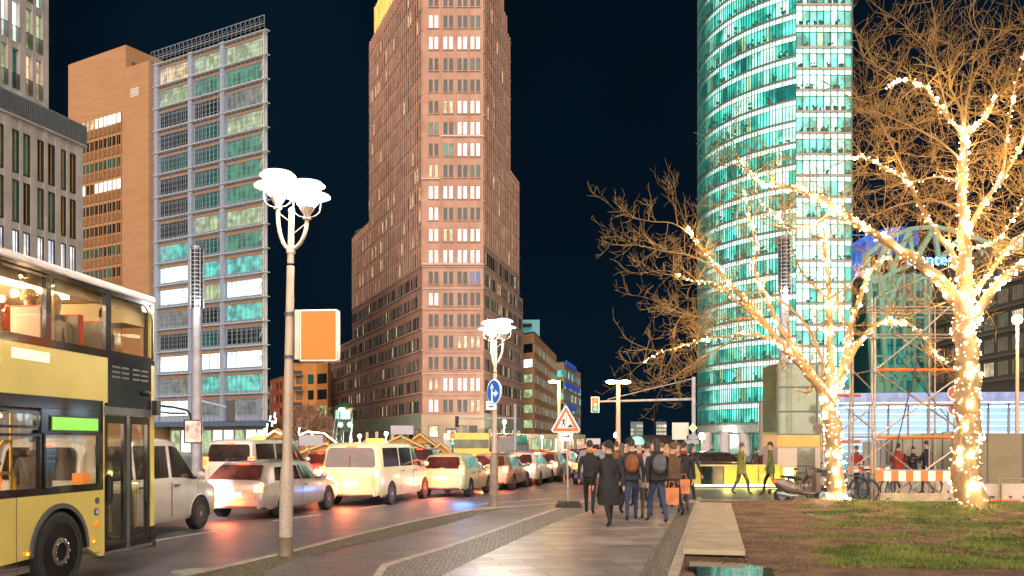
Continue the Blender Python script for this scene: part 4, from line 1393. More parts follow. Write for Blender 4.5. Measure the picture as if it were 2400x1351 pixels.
mb.lathe((10.41, -.013, .95), [(.03, 0), (.03, .004), (.01, .004)], M("pale_yellow", (.7, .6, .3), .4), 14, R=RX)
mb.lathe((10.41, 0, .78), [(.042, 0), (.04, .02), (.02, .026)], AMBO, 12, R=RX)
mb.build("side_badge", bus)
for x, z in ((10.33, .56), (8.93, .56), (5.5, .56)):
    mb = MB(TBU); mb.box(x - .06, x + .06, -.016, 0, z - .022, z + .022, AMBO); mb.box(x - .02, x + .02, -.02, -.016, z - .014, z + .014, AMB)
    mb.build("side_marker_lamp", bus)
# mirror
mb = MB(TBU)
mb.box(11.93, 12.05, -.08, .1, 2.30, 2.52, BLACK)
mb.tube([(12.02, -.02, 2.45), (12.35, -.12, 2.44), (12.62, -.22, 2.40), (12.70, -.24, 2.34), (12.71, -.25, 2.22)], .017, BLACK, 8)
mb.tube([(12.02, -.02, 2.36), (12.3, -.12, 2.34), (12.60, -.21, 2.35)], .012, BLACK, 8)
mb.build("mirror_arm", bus)
mb = MB(TBU)
Rm = Matrix.Translation((12.72, -.27, 2.06)) @ Matrix.Rotation(radians(22), 4, 'Z')
mb.box(-.05, .05, -.15, .13, -.19, .19, BLACK, R=Rm)
mb.face([Rm @ Vector(p) for p in ((-.053, .11, -.17), (-.053, -.13, -.17), (-.053, -.13, .17), (-.053, .11, .17))], M('mirror_glass', (.22, .17, .15), .08, metal=1.0, var=.5, scale=9))
mb.build("mirror", bus, bevel=0.02)
# interior: lights, seats, rails
TUBEL = M("ceiling_tube_light", (.9, .9, .8), .4, emit=(1.0, .88, .55), es=7)
for (y, z) in ((.55, 3.88), (1.95, 3.88)):
    mb = MB(TBU); mb.box(3.0, 10.6, y - .05, y + .05, z - .03, z + .03, TUBEL); mb.build("tube_light", bus)
mb = MB(TBU); mb.box(9.7, 10.5, 1.55, 1.6, 3.58, 3.66, M("exit_strip_light", (.5, .9, .7), .4, emit=(.8, 1, .8), es=3)); mb.box(9.5, 10.6, 1.6, 1.64, 3.56, 3.68, M("red_strip", (.5, .03, .02), .4)); mb.build("ceiling_sign", bus)
mb = MB(TBU); mb.box(3.0, 10.2, 1.2, 1.3, 2.22, 2.26, TUBEL); mb.build("tube_light", bus)
REDS = M("red_seat_fabric", (.62, .06, .012), .7, var=.12)
SGY = M("seat_back_grey", (.25, .23, .2), .6)
def seat(x, y, z):
    mb = MB(TBU)
    mb.box(x - .25, x + .22, y - .21, y + .21, z + .38, z + .46, REDS)
    mb.box(x - .30, x - .20, y - .21, y + .21, z + .42, z + 1.05, REDS)
    mb.box(x - .315, x - .301, y - .2, y + .2, z + .42, z + 1.03, SGY)
    mb.box(x - .1, x + .05, y - .05, y + .05, z, z + .4, SGY)
    mb.build("seat", bus, bevel=.03)
for x in (8.2, 9.0, 9.75, 10.55, 11.2):
    for y in (.35, .82, 1.75, 2.2): seat(x, y, 2.54)
for x in (6.9, 7.7, 8.5): 
    for y in (.35, 1.9): seat(x, y, .55)
mb = MB(TBU)
YR = M("yellow_rail", (.75, .45, .03), .4)
mb.tube([(8.95, .5, .4), (8.95, .5, 2.28)], .02, YR, 8)
mb.tube([(9.95, .9, .4), (9.95, .9, 2.28)], .02, YR, 8)
mb.tube([(8.0, .25, 1.52), (9.0, .25, 1.52), (9.08, .25, 1.45), (9.08, .25, 1.1)], .022, YR, 8)
mb.tube([(9.75, .9, 1.6), (9.65, .9, 1.75), (9.8, .9, 1.9), (9.95, .9, 1.9)], .018, YR, 8)
mb.box(8.72, 8.92, .42, .56, 1.45, 1.85, STEELD)
mb.box(8.70, 8.715, .42, .56, 1.45, 1.85, M("screen_teal", (.2, .5, .4), .3, emit=(.2, .6, .5), es=.5))
mb.build("grab_rail", bus)
mb = MB(TBU)
mb.box(11.88, 11.93, .3, W_ - .3, 2.54, 3.1, CRM)
mb.box(11.93, 11.97, .3, W_ - .1, .45, 1.1, INT_); mb.box(11.93, 11.97, .3, W_ - .1, 2.4, 3.1, INT_)
mb.build("front_wall", bus)
mb = MB(TBU)
mb.face([(11.96, .2, 1.1), (11.96, W_ - .2, 1.1), (11.96, W_ - .2, 2.4), (11.96, .2, 2.4)], BGL)
mb.face([(11.96, .2, 3.1), (11.96, W_ - .2, 3.1), (11.96, W_ - .2, 3.95), (11.96, .2, 3.95)], BGL)
mb.build("windscreen", bus)
for px_, z_ in ((9.0, 3.4), (5, 3.4)):
    point_light("deck_light", TBU @ Vector((px_, 1.3, 3.5)), 120, (1.0, .8, .5), .3, bus)
point_light("deck_light", TBU @ Vector((9.3, 1.3, 2.1)), 18, (1.0, .75, .55), .3, bus)
JG = cloth("jacket_olive_grey", (.17, .14, .11)); JF = cloth("coat_tan", (.30, .22, .13)); JD = cloth("jacket_dark_taupe", (.12, .095, .085)); TRD = cloth("trousers_dark", (.03, .03, .038))
def rider(x, y, z, **kw):
    p = TBU @ Vector((x, y, z)); fwd = atan2(bd.y, bd.x) - pi / 2
    return person(p, fwd, **kw)
rider(8.82, .42, 2.52, label="passenger with fluffy fair hair seated on the upper deck at the picture edge", jacket=JG, trousers=TRD, hair=2, sit=True, h=1.72)
rider(9.58, .40, 2.52, label="passenger in fur trimmed hood, upper deck middle window, nearer of two", jacket=JF, trousers=TRD, hair=1, sit=True, hood=True, h=1.7)
rider(10.18, .45, 2.52, label="fair haired passenger on upper deck just behind the black window divider", jacket=JG, trousers=TRD, hair=2, sit=True, longhair=True, h=1.75)
rider(10.88, .40, 2.52, label="dark haired passenger leaning forward in the foremost upper deck window", jacket=JD, trousers=TRD, hair=0, sit=True, lean=.8, h=1.75)
rider(9.82, .55, .38, label="passenger in hooded dark jacket with shoulder strap on the lower deck", jacket=JD, trousers=TRD, hair=0, lean=.2, h=1.62, step=.05)
# ================================================================== CARS
HEAD = radians(90 - 13)
TYRE = RUBBER
RIMA = M("alloy_rim", (.34, .31, .28), .35, metal=.7, var=.15)
TGL = M("car_glass_dark", (.035, .022, .02), .06, var=.5, scale=2, coat=.6)
TGR = M("car_glass_red_lit", (.07, .022, .018), .08, var=.5, scale=2, coat=.6)
BRK = M("brake_lamp", (.8, .05, .02), .3, emit=(1.0, .035, .012), es=9)
TAIL = M("tail_lamp", (.7, .08, .02), .25, emit=(1.0, .28, .06), es=2.6)
TAILH = M("tail_lamp_hot", (.9, .4, .2), .25, emit=(1.0, .62, .35), es=9)
HEADL = M("head_lamp", (.9, .9, .9), .2, emit=(1, .95, .85), es=8)
PLATE = M("number_plate", (.75, .74, .7), .4, emit=(1, .95, .9), es=.5)
ARCH = M("arch_black", (.012, .012, .012), .8)
TRIM = M("bumper_trim", (.06, .055, .055), .6)

def lerp_tab(tab, x):
    for i in range(len(tab) - 1):
        a, b = tab[i], tab[i + 1]
        if a[0] <= x <= b[0]:
            t = 0 if b[0] == a[0] else (x - a[0]) / (b[0] - a[0])
            return [a[j] + (b[j] - a[j]) * t for j in range(1, len(a))]
    return list(tab[-1][1:]) if x > tab[-1][0] else list(tab[0][1:])

def car(name, label, cat, L, hw, belt, roof, prof, wheels, wr, paint, wins, rearglass, lights, loc, rz=HEAD, rails=False, rimm=None, plate_z=.62, group=None, extras=None, hot=False, sign=False, tgl=None, glow=8):
    """local frame: x forward from the rear bumper, y left, z up. prof: (x, z_top, roof half width, body half width, z_belt)"""
    r = thing(name, loc, label, cat, group, rz)
    tgl = tgl or TGL
    xs = sorted(set([p[0] for p in prof] + [L * i / 26 for i in range(27)]))
    xs = [x for x in xs if prof[0][0] <= x <= prof[-1][0]]
    def sect(x):
        zt, ht, hb, zb = lerp_tab(prof, x)
        zlo = .26 + (.06 if x < .2 or x > L - .3 else 0)
        mid = .5 * (zlo + zb)
        pts = [(hb * .93, zlo), (hb * .985, zlo + .10), (hb, mid), (hb * .992, zb - .05), (hb * .965, zb)]
        if zt - zb > .08:
            pts += [(ht + (hb * .965 - ht) * .08, zt - .09), (ht * .93, zt - .025), (ht * .6, zt + .004), (0, zt + .015)]
        else:
            pts += [(hb * .93, zb + (zt - zb) * .5), (hb * .8, zt), (hb * .45, zt + .012), (0, zt + .02)]
        return pts
    mb = MB(Matrix.Translation(wloc(r)))
    rings = []
    for x in xs:
        s = sect(x)
        full = [(x, -a, z) for a, z in s] + [(x, a, z) for a, z in reversed(s[:-1])]
        rings.append(mb.add(full)); nn = len(full)
    for a, b in zip(rings[:-1], rings[1:]):
        for j in range(nn):
            k = (j + 1) % nn
            mb.f.append((a + j, b + j, b + k, a + k)); mb.m.append(paint if j != nn - 1 else ARCH)
    mb.f.append(tuple(rings[0] + j for j in range(nn))); mb.m.append(paint)
    mb.f.append(tuple(rings[-1] + j for j in reversed(range(nn)))); mb.m.append(paint)
    body = mb.build("body", r, smooth=True, fix=True); 
    def off(mbx):  # world offset
        return mbx
    # arches and wheels
    RX = Matrix.Rotation(pi / 2, 3, 'X')
    for wx in wheels:
        for s in (-1, 1):
            _, _, hb, _ = lerp_tab(prof, wx)
            mb = MB(Matrix.Translation(wloc(r)))
            pts = []
            ra = wr + .075
            for a in range(15):
                t = pi * a / 14
                pts.append((wx + ra * cos(t), .30 + (ra * 1.0) * sin(t) + (wr - .30)))
            pts = [(wx + ra, .27)] + pts + [(wx - ra, .27)]
            i = mb.add([(p[0], s * (hb + .006), p[1]) for p in pts])
            order = list(range(len(pts)))
            mb.f.append(tuple(i + q for q in (order if s > 0 else order[::-1]))); mb.m.append(ARCH)
            # painted lip
            for q in range(1, 15):
                a_, b_ = pts[q], pts[q + 1]
                def outp(p, g): return (wx + (p[0] - wx) * g, p[1] if False else (wr + (p[1] - wr) * g))
                o1, o2 = outp(a_, 1.07), outp(b_, 1.07)
                y = s * (hb + .018)
                mb.face([(a_[0], y, a_[1]), (b_[0], y, b_[1]), (o2[0], s * (hb + .0), o2[1]), (o1[0], s * (hb + .0), o1[1])], paint)
            mb.build("wheel_arch", r)
            mb = MB(Matrix.Translation(wloc(r)))
            Rs = RX if s < 0 else Matrix.Rotation(-pi / 2, 3, 'X')
            c = (wx, s * (hb + .012 - .05), wr)
            mb.lathe(c, [(wr * .62, -.1), (wr * .64, .055), (wr * .9, .075), (wr * .985, .05), (wr, .01), (wr, -.13), (wr * .9, -.15)], TYRE, 28, R=Rs)
            w = mb.build("wheel", r, smooth=True)
            mb = MB(Matrix.Translation(wloc(r)))
            mb.lathe(c, [(wr * .63, .058), (wr * .60, .06), (wr * .57, .0), (wr * .2, -.01)], M("rim_well", (.05, .045, .04), .6), 24, R=Rs)
            ns = 5 if rimm != 'steel' else 14
            for b in range(ns):
                a = 2 * pi * b / ns; w2 = .075 if rimm != 'steel' else .02
                p0 = Vector((c[0] + wr * .1 * cos(a), c[1] + s * .045, c[2] + wr * .1 * sin(a))); p1 = Vector((c[0] + wr * .6 * cos(a), c[1] + s * .04, c[2] + wr * .6 * sin(a)))
                mb.bar(p0, p1, w2 * wr / .3, .02, RIMA, up=(0, 1, 0))
            mb.lathe(c, [(wr * .16, .03), (wr * .17, .06), (wr * .08, .066)], RIMA, 12, R=Rs)
            if rimm == 'steel': mb.lathe(c, [(wr * .42, .02), (wr * .40, .055), (wr * .2, .05)], RIMA, 18, R=Rs)
            mb.build("rim", w, smooth=True)
    # side glass: strips on the surface
    def sp_(x, v, s):
        zt, ht, hb, zb = lerp_tab(prof, x)
        y0, z0, y1, z1 = hb * .965, zb, ht + (hb * .965 - ht) * .08, zt - .09
        return Vector((x, s * (y0 + (y1 - y0) * v + .008), z0 + (z1 - z0) * v))
    for (b0, b1, t0, t1, v0, v1) in wins:
        for s in (-1, 1):
            mb = MB(Matrix.Translation(wloc(r))); N = 8
            for i in range(N):
                f0, f1 = i / N, (i + 1) / N
                def xat(f, v): return (b0 + (b1 - b0) * f) * (1 - v) + (t0 + (t1 - t0) * f) * v
                q = [sp_(xat(f0, 0), v0, s), sp_(xat(f1, 0), v0, s), sp_(xat(f1, 1), v1, s), sp_(xat(f0, 1), v1, s)]
                if s > 0: q = q[::-1]
                mb.face(q, tgl)
            mb.build("side_window", r)
    # rear glass (x_bottom, z_bottom, x_top, z_top, half_w bottom, half_w top)
    xb, zb_, xt, zt_, w0, w1 = rearglass
    nrm = Vector((-(zt_ - zb_), 0, xt - xb)).normalized() * .012
    if nrm.x > 0: nrm = -nrm
    mb = MB(Matrix.Translation(wloc(r))); i0 = None
    pts = []
    for u in [-1, -.96, -.85, .85, .96, 1]:
        pass
    outl = [(-1, .15), (-.97, .05), (-.9, 0), (.9, 0), (.97, .05), (1, .15), (1, .85), (.97, .95), (.9, 1), (-.9, 1), (-.97, .95), (-1, .85)]
    P = []
    for u, v in outl:
        w = w0 + (w1 - w0) * v
        P.append(Vector((xb + (xt - xb) * v, u * w, zb_ + (zt_ - zb_) * v)) + nrm)
    mb.face(P[::-1], TGR if hot else tgl)
    mb.build("rear_window", r)
    mb = MB(Matrix.Translation(wloc(r))); mb.bar(P[3] * .5 + P[2] * .5 + nrm * .8, (P[0] + P[8]) * .5 + nrm * .8 + Vector((0, .1, 0)), .012, .012, BLACK); mb.build("wiper", r)
    mb = MB(Matrix.Translation(wloc(r)))
    xq, _, _, hbq, _ = prof[1]
    for s in (-1, 1): mb.box(prof[0][0] - .004, prof[0][0] + .02, s * hbq * .80 - .004, s * hbq * .80 + .004, .52, prof[0][1] + .0, TRIM)
    mb.build("tailgate_seam", r)
    # windscreen
    fr = [p for p in prof]
    # tail lamps: list (y0,y1,z0,z1,depth)
    y0, y1, z0, z1 = lights
    for s in (-1, 1):
        mb = MB(Matrix.Translation(wloc(r)))
        a, b = (s * y0, s * y1) if s > 0 else (s * y1, s * y0)
        xr = prof[0][0]
        mb.box(xr - .02, xr + .05, a, b, z0, z1, TAIL if glow else AMBO)
        mb.box(xr - .028, xr - .02, a + .02 * 1, b - .02, z0 + (z1 - z0) * .2, z0 + (z1 - z0) * .8, TAILH if hot else (BRK if glow else AMBO))
        yy = s * (prof[1][3] * .99)
        mb.box(xr + .0, xr + .22, min(yy - s * .05, yy + s * .012), max(yy - s * .05, yy + s * .012), z0, z1, TAIL if glow else AMBO)
        mb.build("tail_light", r, bevel=.01)
        mb = MB(Matrix.Translation(wloc(r)))
        xf = prof[-1][0]; mb.ball((xf - .18, s * hw * .72, .68), .12, HEADL, 10, 6, (.9, 1.2, .7)); mb.build("headlight", r, smooth=True)
        # mirror
        wx = wins[-1][1] - .12
        zt, ht, hb, zb = lerp_tab(prof, wx)
        mb = MB(Matrix.Translation(wloc(r))); mb.ball((wx, s * (hb + .14), zb + .10), .11, paint if paint is not None else BLACK, 10, 6, (.55, 1.0, .8))
        mb.bar((wx, s * (hb - .05), zb + .03), (wx, s * (hb + .1), zb + .06), .05, .05, BLACK)
        mb.build("mirror", r, smooth=True)
        # handles
        for (b0, b1, t0, t1, v0, v1) in wins[-2:]:
            _, _, hb, zb = lerp_tab(prof, b0 + .1)
            mb = MB(Matrix.Translation(wloc(r))); yy = s * (hb + .012)
            mb.box(b0 + .02, b0 + .2, min(yy, yy + s * .02), max(yy, yy + s * .02), zb - .13, zb - .10, TRIM); mb.build("handle", r)
    mb = MB(Matrix.Translation(wloc(r)))
    mb.box(xt + .0, xt + .05, -.16, .16, zt_ + .035, zt_ + .06, BRK)
    mb.build("brake_light", r)
    mb = MB(Matrix.Translation(wloc(r))); mb.box(prof[0][0] - .012, prof[0][0], -.26, .26, plate_z, plate_z + .11, PLATE); mb.build("number_plate", r)
    # bumper with diffuser, seams
    mb = MB(Matrix.Translation(wloc(r)))
    mb.box(prof[0][0] - .05, prof[0][0] + .12, -hw * .86, hw * .86, .30, .50, paint)
    mb.box(prof[0][0] - .055, prof[0][0] - .05, -hw * .8, hw * .8, .30, .36, TRIM)
    mb.build("bumper", r, bevel=.03)
    mb = MB(Matrix.Translation(wloc(r)))
    for s in (-1, 1):
        for (b0, b1, t0, t1, v0, v1) in wins[-2:]:
            for xx in (b0 - .045, b1 + .04):
                if xx > L - .9: continue
                _, _, hb, zb = lerp_tab(prof, xx)
                if any(abs(xx - w) < wr + .05 for w in wheels): z_lo = wr * 2 + .12
                else: z_lo = .36
                mb.box(xx - .005, xx + .005, min(s * (hb + .001), s * (hb + .004)), max(s * (hb + .001), s * (hb + .004)), z_lo, zb - .06, TRIM)
    mb.build("door_seam", r)
    if rails:
        for s in (-1, 1):
            mb = MB(Matrix.Translation(wloc(r)))
            zt, ht, hb, zb = lerp_tab(prof, 1.5)
            mb.tube([(.75, s * ht * .93, zt - .02), (.85, s * ht * .93, zt + .045), (2.4, s * ht * .93, zt + .045), (2.55, s * ht * .93, zt - .02)], .014, TRIM, 6); mb.build("roof_rail", r)
    if sign:
        mb = MB(Matrix.Translation(wloc(r))); zt = lerp_tab(prof, 2.2)[0]
        mb.box(2.0, 2.16, -.30, .30, zt + .01, zt + .13, M("taxi_sign", (.6, .55, .1), .4, emit=(.8, .8, .12), es=.5)); mb.build("roof_sign", r, bevel=.03)
        mb = MB(Matrix.Translation(wloc(r))); mb.tube([(.9, 0, zt), (.78, 0, zt + .22)], .006, BLACK, 5); mb.build("antenna", r)
    if extras: extras(r)
    if glow:
        l = point_light("tail_glow", Vector((-.35, 0, .5)) + wloc(r), glow, (1.0, .16, .05), .25, r)
    return r

def head_spot(r, L, power, col=(1, .93, .85)):
    d = bpy.data.lights.new("headlight_beam", 'SPOT'); d.energy = power; d.spot_size = radians(60); d.spot_blend = .8; d.color = col; d.shadow_soft_size = .15
    o = bpy.data.objects.new("headlight_beam", d); COL.objects.link(o); o.parent = r
    o.location = (L + .05, 0, .68); o.rotation_euler = (radians(90 - 1), 0, -pi / 2)

def place(px, py, wx, hw, ang=13):
    g = gp(px, py); a = radians(90 - ang)
    R = Matrix.Rotation(a, 3, 'Z')
    return g - R @ Vector((wx, -(hw - .08), 0)), a

WHT = M("car_white", (.62, .56, .50), .28, var=.03, coat=.6)
IVORY = M("taxi_ivory", (.70, .60, .36), .28, var=.03, coat=.6)
SILV = M("car_silver", (.42, .36, .32), .3, metal=.35, var=.04, coat=.5)
PALEG = M("car_pale_green", (.46, .44, .24), .3, var=.04, coat=.5)
DARKP = M("car_dark_paint", (.04, .03, .03), .2, var=.1, coat=.8)
SILR = M("car_silver_bronze", (.34, .22, .17), .3, metal=.3, coat=.5)
REDP = M("car_red", (.42, .05, .03), .3, coat=.6)

def van_prof(L, hw, roof, belt):
    return [(0.0, belt - .1, hw * .86, hw * .9, belt - .16), (.03, belt, hw * .86, hw * .97, belt - .06), (.10, belt + .35, hw * .87, hw, belt), (.20, roof - .10, hw * .86, hw, belt), (.34, roof - .01, hw * .86, hw, belt), (1.2, roof + .0, hw * .86, hw, belt), (L - 2.0, roof, hw * .85, hw, belt), (L - 1.75, roof - .05, hw * .83, hw, belt - .01), (L - .95, belt + .12, hw * .80, hw * .99, belt - .04), (L - .75, belt + .03, hw * .8, hw * .985, belt - .05), (L - .25, belt - .17, hw * .74, hw * .93, belt - .22), (L - .08, belt - .35, hw * .7, hw * .86, belt - .40), (L, .62, hw * .6, hw * .78, .58)]
def wagon_prof(L, hw, roof, belt, slope=.55, hood=None):
    hood = hood or belt
    return [(0.0, .62, hw * .8, hw * .82, .58), (.03, belt - .12, hw * .8, hw * .90, belt - .18), (.10, belt + .02, hw * .74, hw * .96, belt - .03), (slope, roof - .05, hw * .72, hw * .985, belt), (slope + .2, roof - .005, hw * .74, hw, belt), (L * .45, roof + .02, hw * .74, hw, belt - .01), (L * .56, roof - .03, hw * .72, hw, belt - .02), (L * .74, hood + .06, hw * .66, hw * .99, hood - .02), (L * .80, hood, hw * .66, hw * .98, hood - .06), (L * .94, hood - .16, hw * .6, hw * .92, hood - .2), (L * .985, hood - .3, hw * .6, hw * .84, hood - .34), (L, .52, hw * .5, hw * .74, .5)]

# van behind the bus
L = 4.95; loc, a = place(462, 1240, 3.95, .95, 10)
c = car("white_van", "white delivery van half hidden behind the bus, its front wheel in view", "van", L, .95, 1.15, 1.97, van_prof(L, .95, 1.97, 1.12), (.95, 3.95), .34, WHT,
    [(.4, 1.5, .45, 1.5, .06, .92), (1.6, 2.75, 1.6, 2.75, .06, .92), (2.86, 3.82, 2.86, 3.28, .06, .92)], (.035, 1.22, .135, 1.80, .75, .68), (.72, .93, .95, 1.35), loc, a, rimm='steel', glow=0)
head_spot(c, L, 900)
# van in the next lane
L = 5.2; g = at(592, 1100, 31.0); a = radians(77); R = Matrix.Rotation(a, 3, 'Z'); loc = Vector((g.x, g.y, 0)) - R @ Vector((0, -.95, 0))
car("white_van", "white passenger van with dark rear window behind the silver estate car", "van", L, .95, 1.2, 2.02, van_prof(L, .95, 2.02, 1.2), (1.0, 4.1), .34, WHT,
    [(.35, 1.7, .4, 1.7, .04, .92), (1.82, 3.0, 1.82, 3.0, .04, .92), (3.1, 4.1, 3.1, 3.5, .04, .92)], (.035, 1.24, .14, 1.84, .84, .76), (.78, .94, 1.0, 1.4), loc, a, rimm='steel', sign=True, glow=6)
# silver estate
L = 4.75; loc, a = place(659, 1214, 1.0, .89, 12.5)
c = car("estate_car", "silver estate car with roof rails, rear lit white, just behind the lamp post", "car", L, .89, .95, 1.44, wagon_prof(L, .89, 1.42, .93, .62, .92), (1.0, 3.72), .315, SILV,
    [(.62, 1.15, .82, 1.2, .06, .88), (1.22, 2.02, 1.26, 2.02, .06, .9), (2.1, 3.2, 2.1, 2.72, .06, .9)], (.12, .98, .55, 1.33, .70, .58), (.60, .82, .68, .88), loc, a, rails=True, rimm='steel', hot=True, plate_z=.58, glow=30)
head_spot(c, L, 700)
# taxi van
L = 5.1; loc, a = place(912, 1183, .98, .96, 13)
c = car("taxi_van", "ivory taxi van with yellow roof sign and wide dark rear window", "taxi", L, .96, 1.18, 1.9, van_prof(L, .96, 1.90, 1.13), (.98, 4.18), .335, IVORY,
    [(.42, 1.75, .48, 1.75, .05, .9), (1.85, 2.95, 1.85, 2.95, .05, .9), (3.05, 4.0, 3.05, 3.45, .05, .9)], (.03, 1.16, .135, 1.74, .82, .72), (.80, .95, .78, 1.18), loc, a, sign=True, hot=True, glow=40)
head_spot(c, L, 700)
# pale hatchback
L = 4.05; loc, a = place(1098, 1165, .75, .86, 13)
c = car("hatchback_car", "pale green hatchback with its tail blown out white, ahead of the taxi van", "car", L, .86, .98, 1.52, wagon_prof(L, .86, 1.50, .97, .42, .93), (.75, 3.28), .31, PALEG,
    [(.5, .95, .62, .98, .08, .85), (1.02, 1.75, 1.06, 1.75, .06, .9), (1.85, 2.8, 1.85, 2.4, .06, .9)], (.11, 1.0, .38, 1.40, .66, .56), (.66, .82, .78, 1.12), loc, a, hot=True, glow=40)
head_spot(c, L, 700)
# farther queue
def small(label, px, py, paint, L=4.3, hw=.88, roof=1.46, ang=13, name="hatchback_car", hot=True, rails=False, glow=190):
    loc, a = place(px, py, .8, hw, ang)
    return car(name, label, "car", L, hw, .95, roof, wagon_prof(L, hw, roof, .94, .45, .9), (.8, L - .85), .31, paint,
        [(.5, 1.1, .66, 1.12, .08, .86), (1.2, 1.95, 1.24, 1.95, .06, .9), (2.05, 3.0, 2.05, 2.5, .06, .9)], (.11, .98, .42, roof - .1, .66, .56), (.62, .82, .72, .98), loc, a, hot=hot, rails=rails, glow=glow)
small("bronze silver hatchback with amber lamp just right of the second lamp post", 1200, 1149, SILR)
small("white tailed estate car with glowing brake bar right of the bronze hatchback", 1262, 1138, WHT, L=4.6, name="estate_car", rails=True, roof=1.48)
small("small pale car with red lit flank, third ahead of the second lamp post", 1312, 1129, SILR, L=4.2)
small("small pale car nearest to the roadworks sign post", 1345, 1122, WHT, L=4.1)
small("dark off road car with one amber light beside the walking crowd", 1432, 1136, DARKP, L=4.5, roof=1.66, name="suv_car", hot=False, glow=18)
small("red lit car squeezed between the estate car and the taxi van", 800, 1139, REDP, roof=1.5, hot=True)  # red light falling on this car is put into its body colour
small("dark grey car showing its roof beyond the front of the taxi van", 1020, 1118, DARKP, roof=1.6, hot=False)
small("small dark car far up the road left of the crowd, tail lights on", 1360, 1103, DARKP, hot=False)
small("red saloon far up the road beyond the dark minibus", 1290, 1106, REDP, hot=False)
# dark minibus
L = 5.6; g = at(1212, 1100, 60); a = radians(77); R = Matrix.Rotation(a, 3, 'Z'); loc = Vector((g.x, g.y, 0)) - R @ Vector((0, -1.0, 0))
car("minibus", "tall black minibus with red brake light above the queue of cars", "minibus", L, 1.0, 1.3, 2.5, van_prof(L, 1.0, 2.5, 1.3), (1.0, 4.4), .36, DARKP,
    [(.4, 2.0, .45, 2.0, .05, .9), (2.1, 3.3, 2.1, 3.3, .05, .9), (3.4, 4.5, 3.4, 3.9, .05, .9)], (.04, 1.32, .13, 2.3, .8, .74), (.8, .97, .9, 1.3), loc, a, glow=10)
# dark car at the far right of the crossing
loc = at(1640, 1100, 46); 
small("dark saloon car crossing behind the crowd near the priority sign", 1650, 1122, DARKP, ang=75, hot=False, roof=1.42, name="saloon_car", glow=6)

small("dark saloon among the far traffic at the crossing, left of the white lamp", 1425, 1092, DARKP, hot=False, glow=10)
small("pale car among the far traffic behind the crowd", 1490, 1094, WHT, ang=60, glow=8)
small("red car among the far traffic behind the crowd's right side", 1560, 1096, REDP, ang=70, glow=8, hot=False)
# cold blue light under the queue beside the pale hatchback
point_light("underbody_glow", gp(1085, 1176) + Vector((0, 0, .55)), 45, (.06, .30, 1.0), .35)
# ================================================================== STREET FURNITURE
LAMPW = M("lamp_post_cream", (.48, .38, .30), .45, var=.08, scale=3)
STUC = M("textured_wrap", (.50, .42, .35), .85, var=.3, scale=60, bump=.6, bscale=60)
BASEM = M("post_base_grey", (.22, .17, .13), .6, var=.25, scale=5)
GLOW = M("lamp_globe", (1, 1, 1), .3, emit=(1.0, .95, .88), es=30)
SHADE = M("lamp_shade_glass", (.9, .88, .84), .3, emit=(1.0, .95, .88), es=1.0)
def lamp_head(root, c, s=1.0):
    """cup, lit globe, two glass discs and the bow brackets"""
    T = Matrix.Translation(c) @ Matrix.Diagonal((s * .92, s * .92, s * .68, 1))
    mb = MB(T)
    mb.lathe((0, 0, 0), [(.055, 0), (.075, .02), (.055, .05), (.06, .12), (.09, .18), (.13, .27), (.135, .29), (.10, .29)], LAMPW, 16)
    for a in (0, pi / 2, pi, 3 * pi / 2):
        pts = [(cos(a) * r, sin(a) * r, z) for r, z in ((.05, .06), (.14, .09), (.215, .17), (.235, .30), (.235, .50), (.22, .56))]
        mb.tube(pts, .011, LAMPW, 6)
    h = mb.build("lamp_head", root, smooth=True)
    mb = MB(T); mb.lathe((0, 0, 0), [(.10, .28), (.17, .36), (.20, .50), (.20, .72), (.185, .84), (.12, .90)], GLOW, 18); mb.build("globe", h, smooth=True)
    mb = MB(T)
    mb.lathe((0, 0, 0), [(.20, .56), (.38, .53), (.40, .535), (.38, .56), (.20, .60)], SHADE, 28)
    mb.lathe((0, 0, 0), [(.19, .76), (.28, .765), (.31, .78), (.25, .86), (.12, .91), (.05, .92)], SHADE, 28)
    mb.build("lamp_shade", h, smooth=True)
def street_lamp(base, H, label, heads, power, wrap=True, lean=0.0, group="cream street lamps along the kerb"):
    r = thing("street_lamp", base, label, "street lamp", group)
    P = lambda x, y, z: Vector((base.x + x + lean * z, base.y + y, base.z + z))
    mb = MB()
    if wrap:
        mb.tube([P(0, 0, 0), P(0, 0, .30)], [.118, .115], BASEM, 16)
        mb.tube([P(0, 0, .30), P(0, 0, 1.22)], [.108, .105], STUC, 20)
        mb.tube([P(0, 0, 1.22), P(0, 0, 1.32), P(0, 0, 1.5)], [.106, .10, .078], LAMPW, 16)
    else:
        mb.tube([P(0, 0, 0), P(0, 0, 1.3), P(0, 0, 1.42), P(0, 0, 1.5)], [.125, .12, .10, .078], BASEM, 16)
    mb.tube([P(0, 0, 1.48), P(0, 0, H - .9)], [.077, .058], LAMPW, 14)
    mb.tube([P(0, 0, H - .70), P(0, 0, H - .62)], [.07, .07], LAMPW, 14)
    mb.tube([P(0, 0, H - .86), P(0, 0, H - .05)], [.052, .045], LAMPW, 14)
    mb.lathe(P(0, 0, H - .05), [(.055, 0), (.05, .04), (.01, .08)], LAMPW, 12)
    mb.build("pole", r, smooth=True)
    for (dx, dy, dz) in heads:
        mb = MB()
        top = P(dx, dy, H + dz)
        pts = []
        for k in range(11):
            t = k / 10
            a = pi / 2 * t
            pts.append(P(dx * sin(a), dy * sin(a), H - .64 + (dz + .64) * (1 - cos(a)) ** 1.0) if True else None)
        mb.tube(pts, .032, LAMPW, 10)
        mb.tube([P(dx * .95, dy * .95, H + dz - .05), P(0, 0, H + dz - .22)], .008, LAMPW, 5)
        mb.build("arm", r, smooth=True)
        lamp_head(r, top, 1.0)
        point_light("lamp_light", top + Vector((0, 0, .35)), power, (1.0, .86, .70), .34, r)
    return r
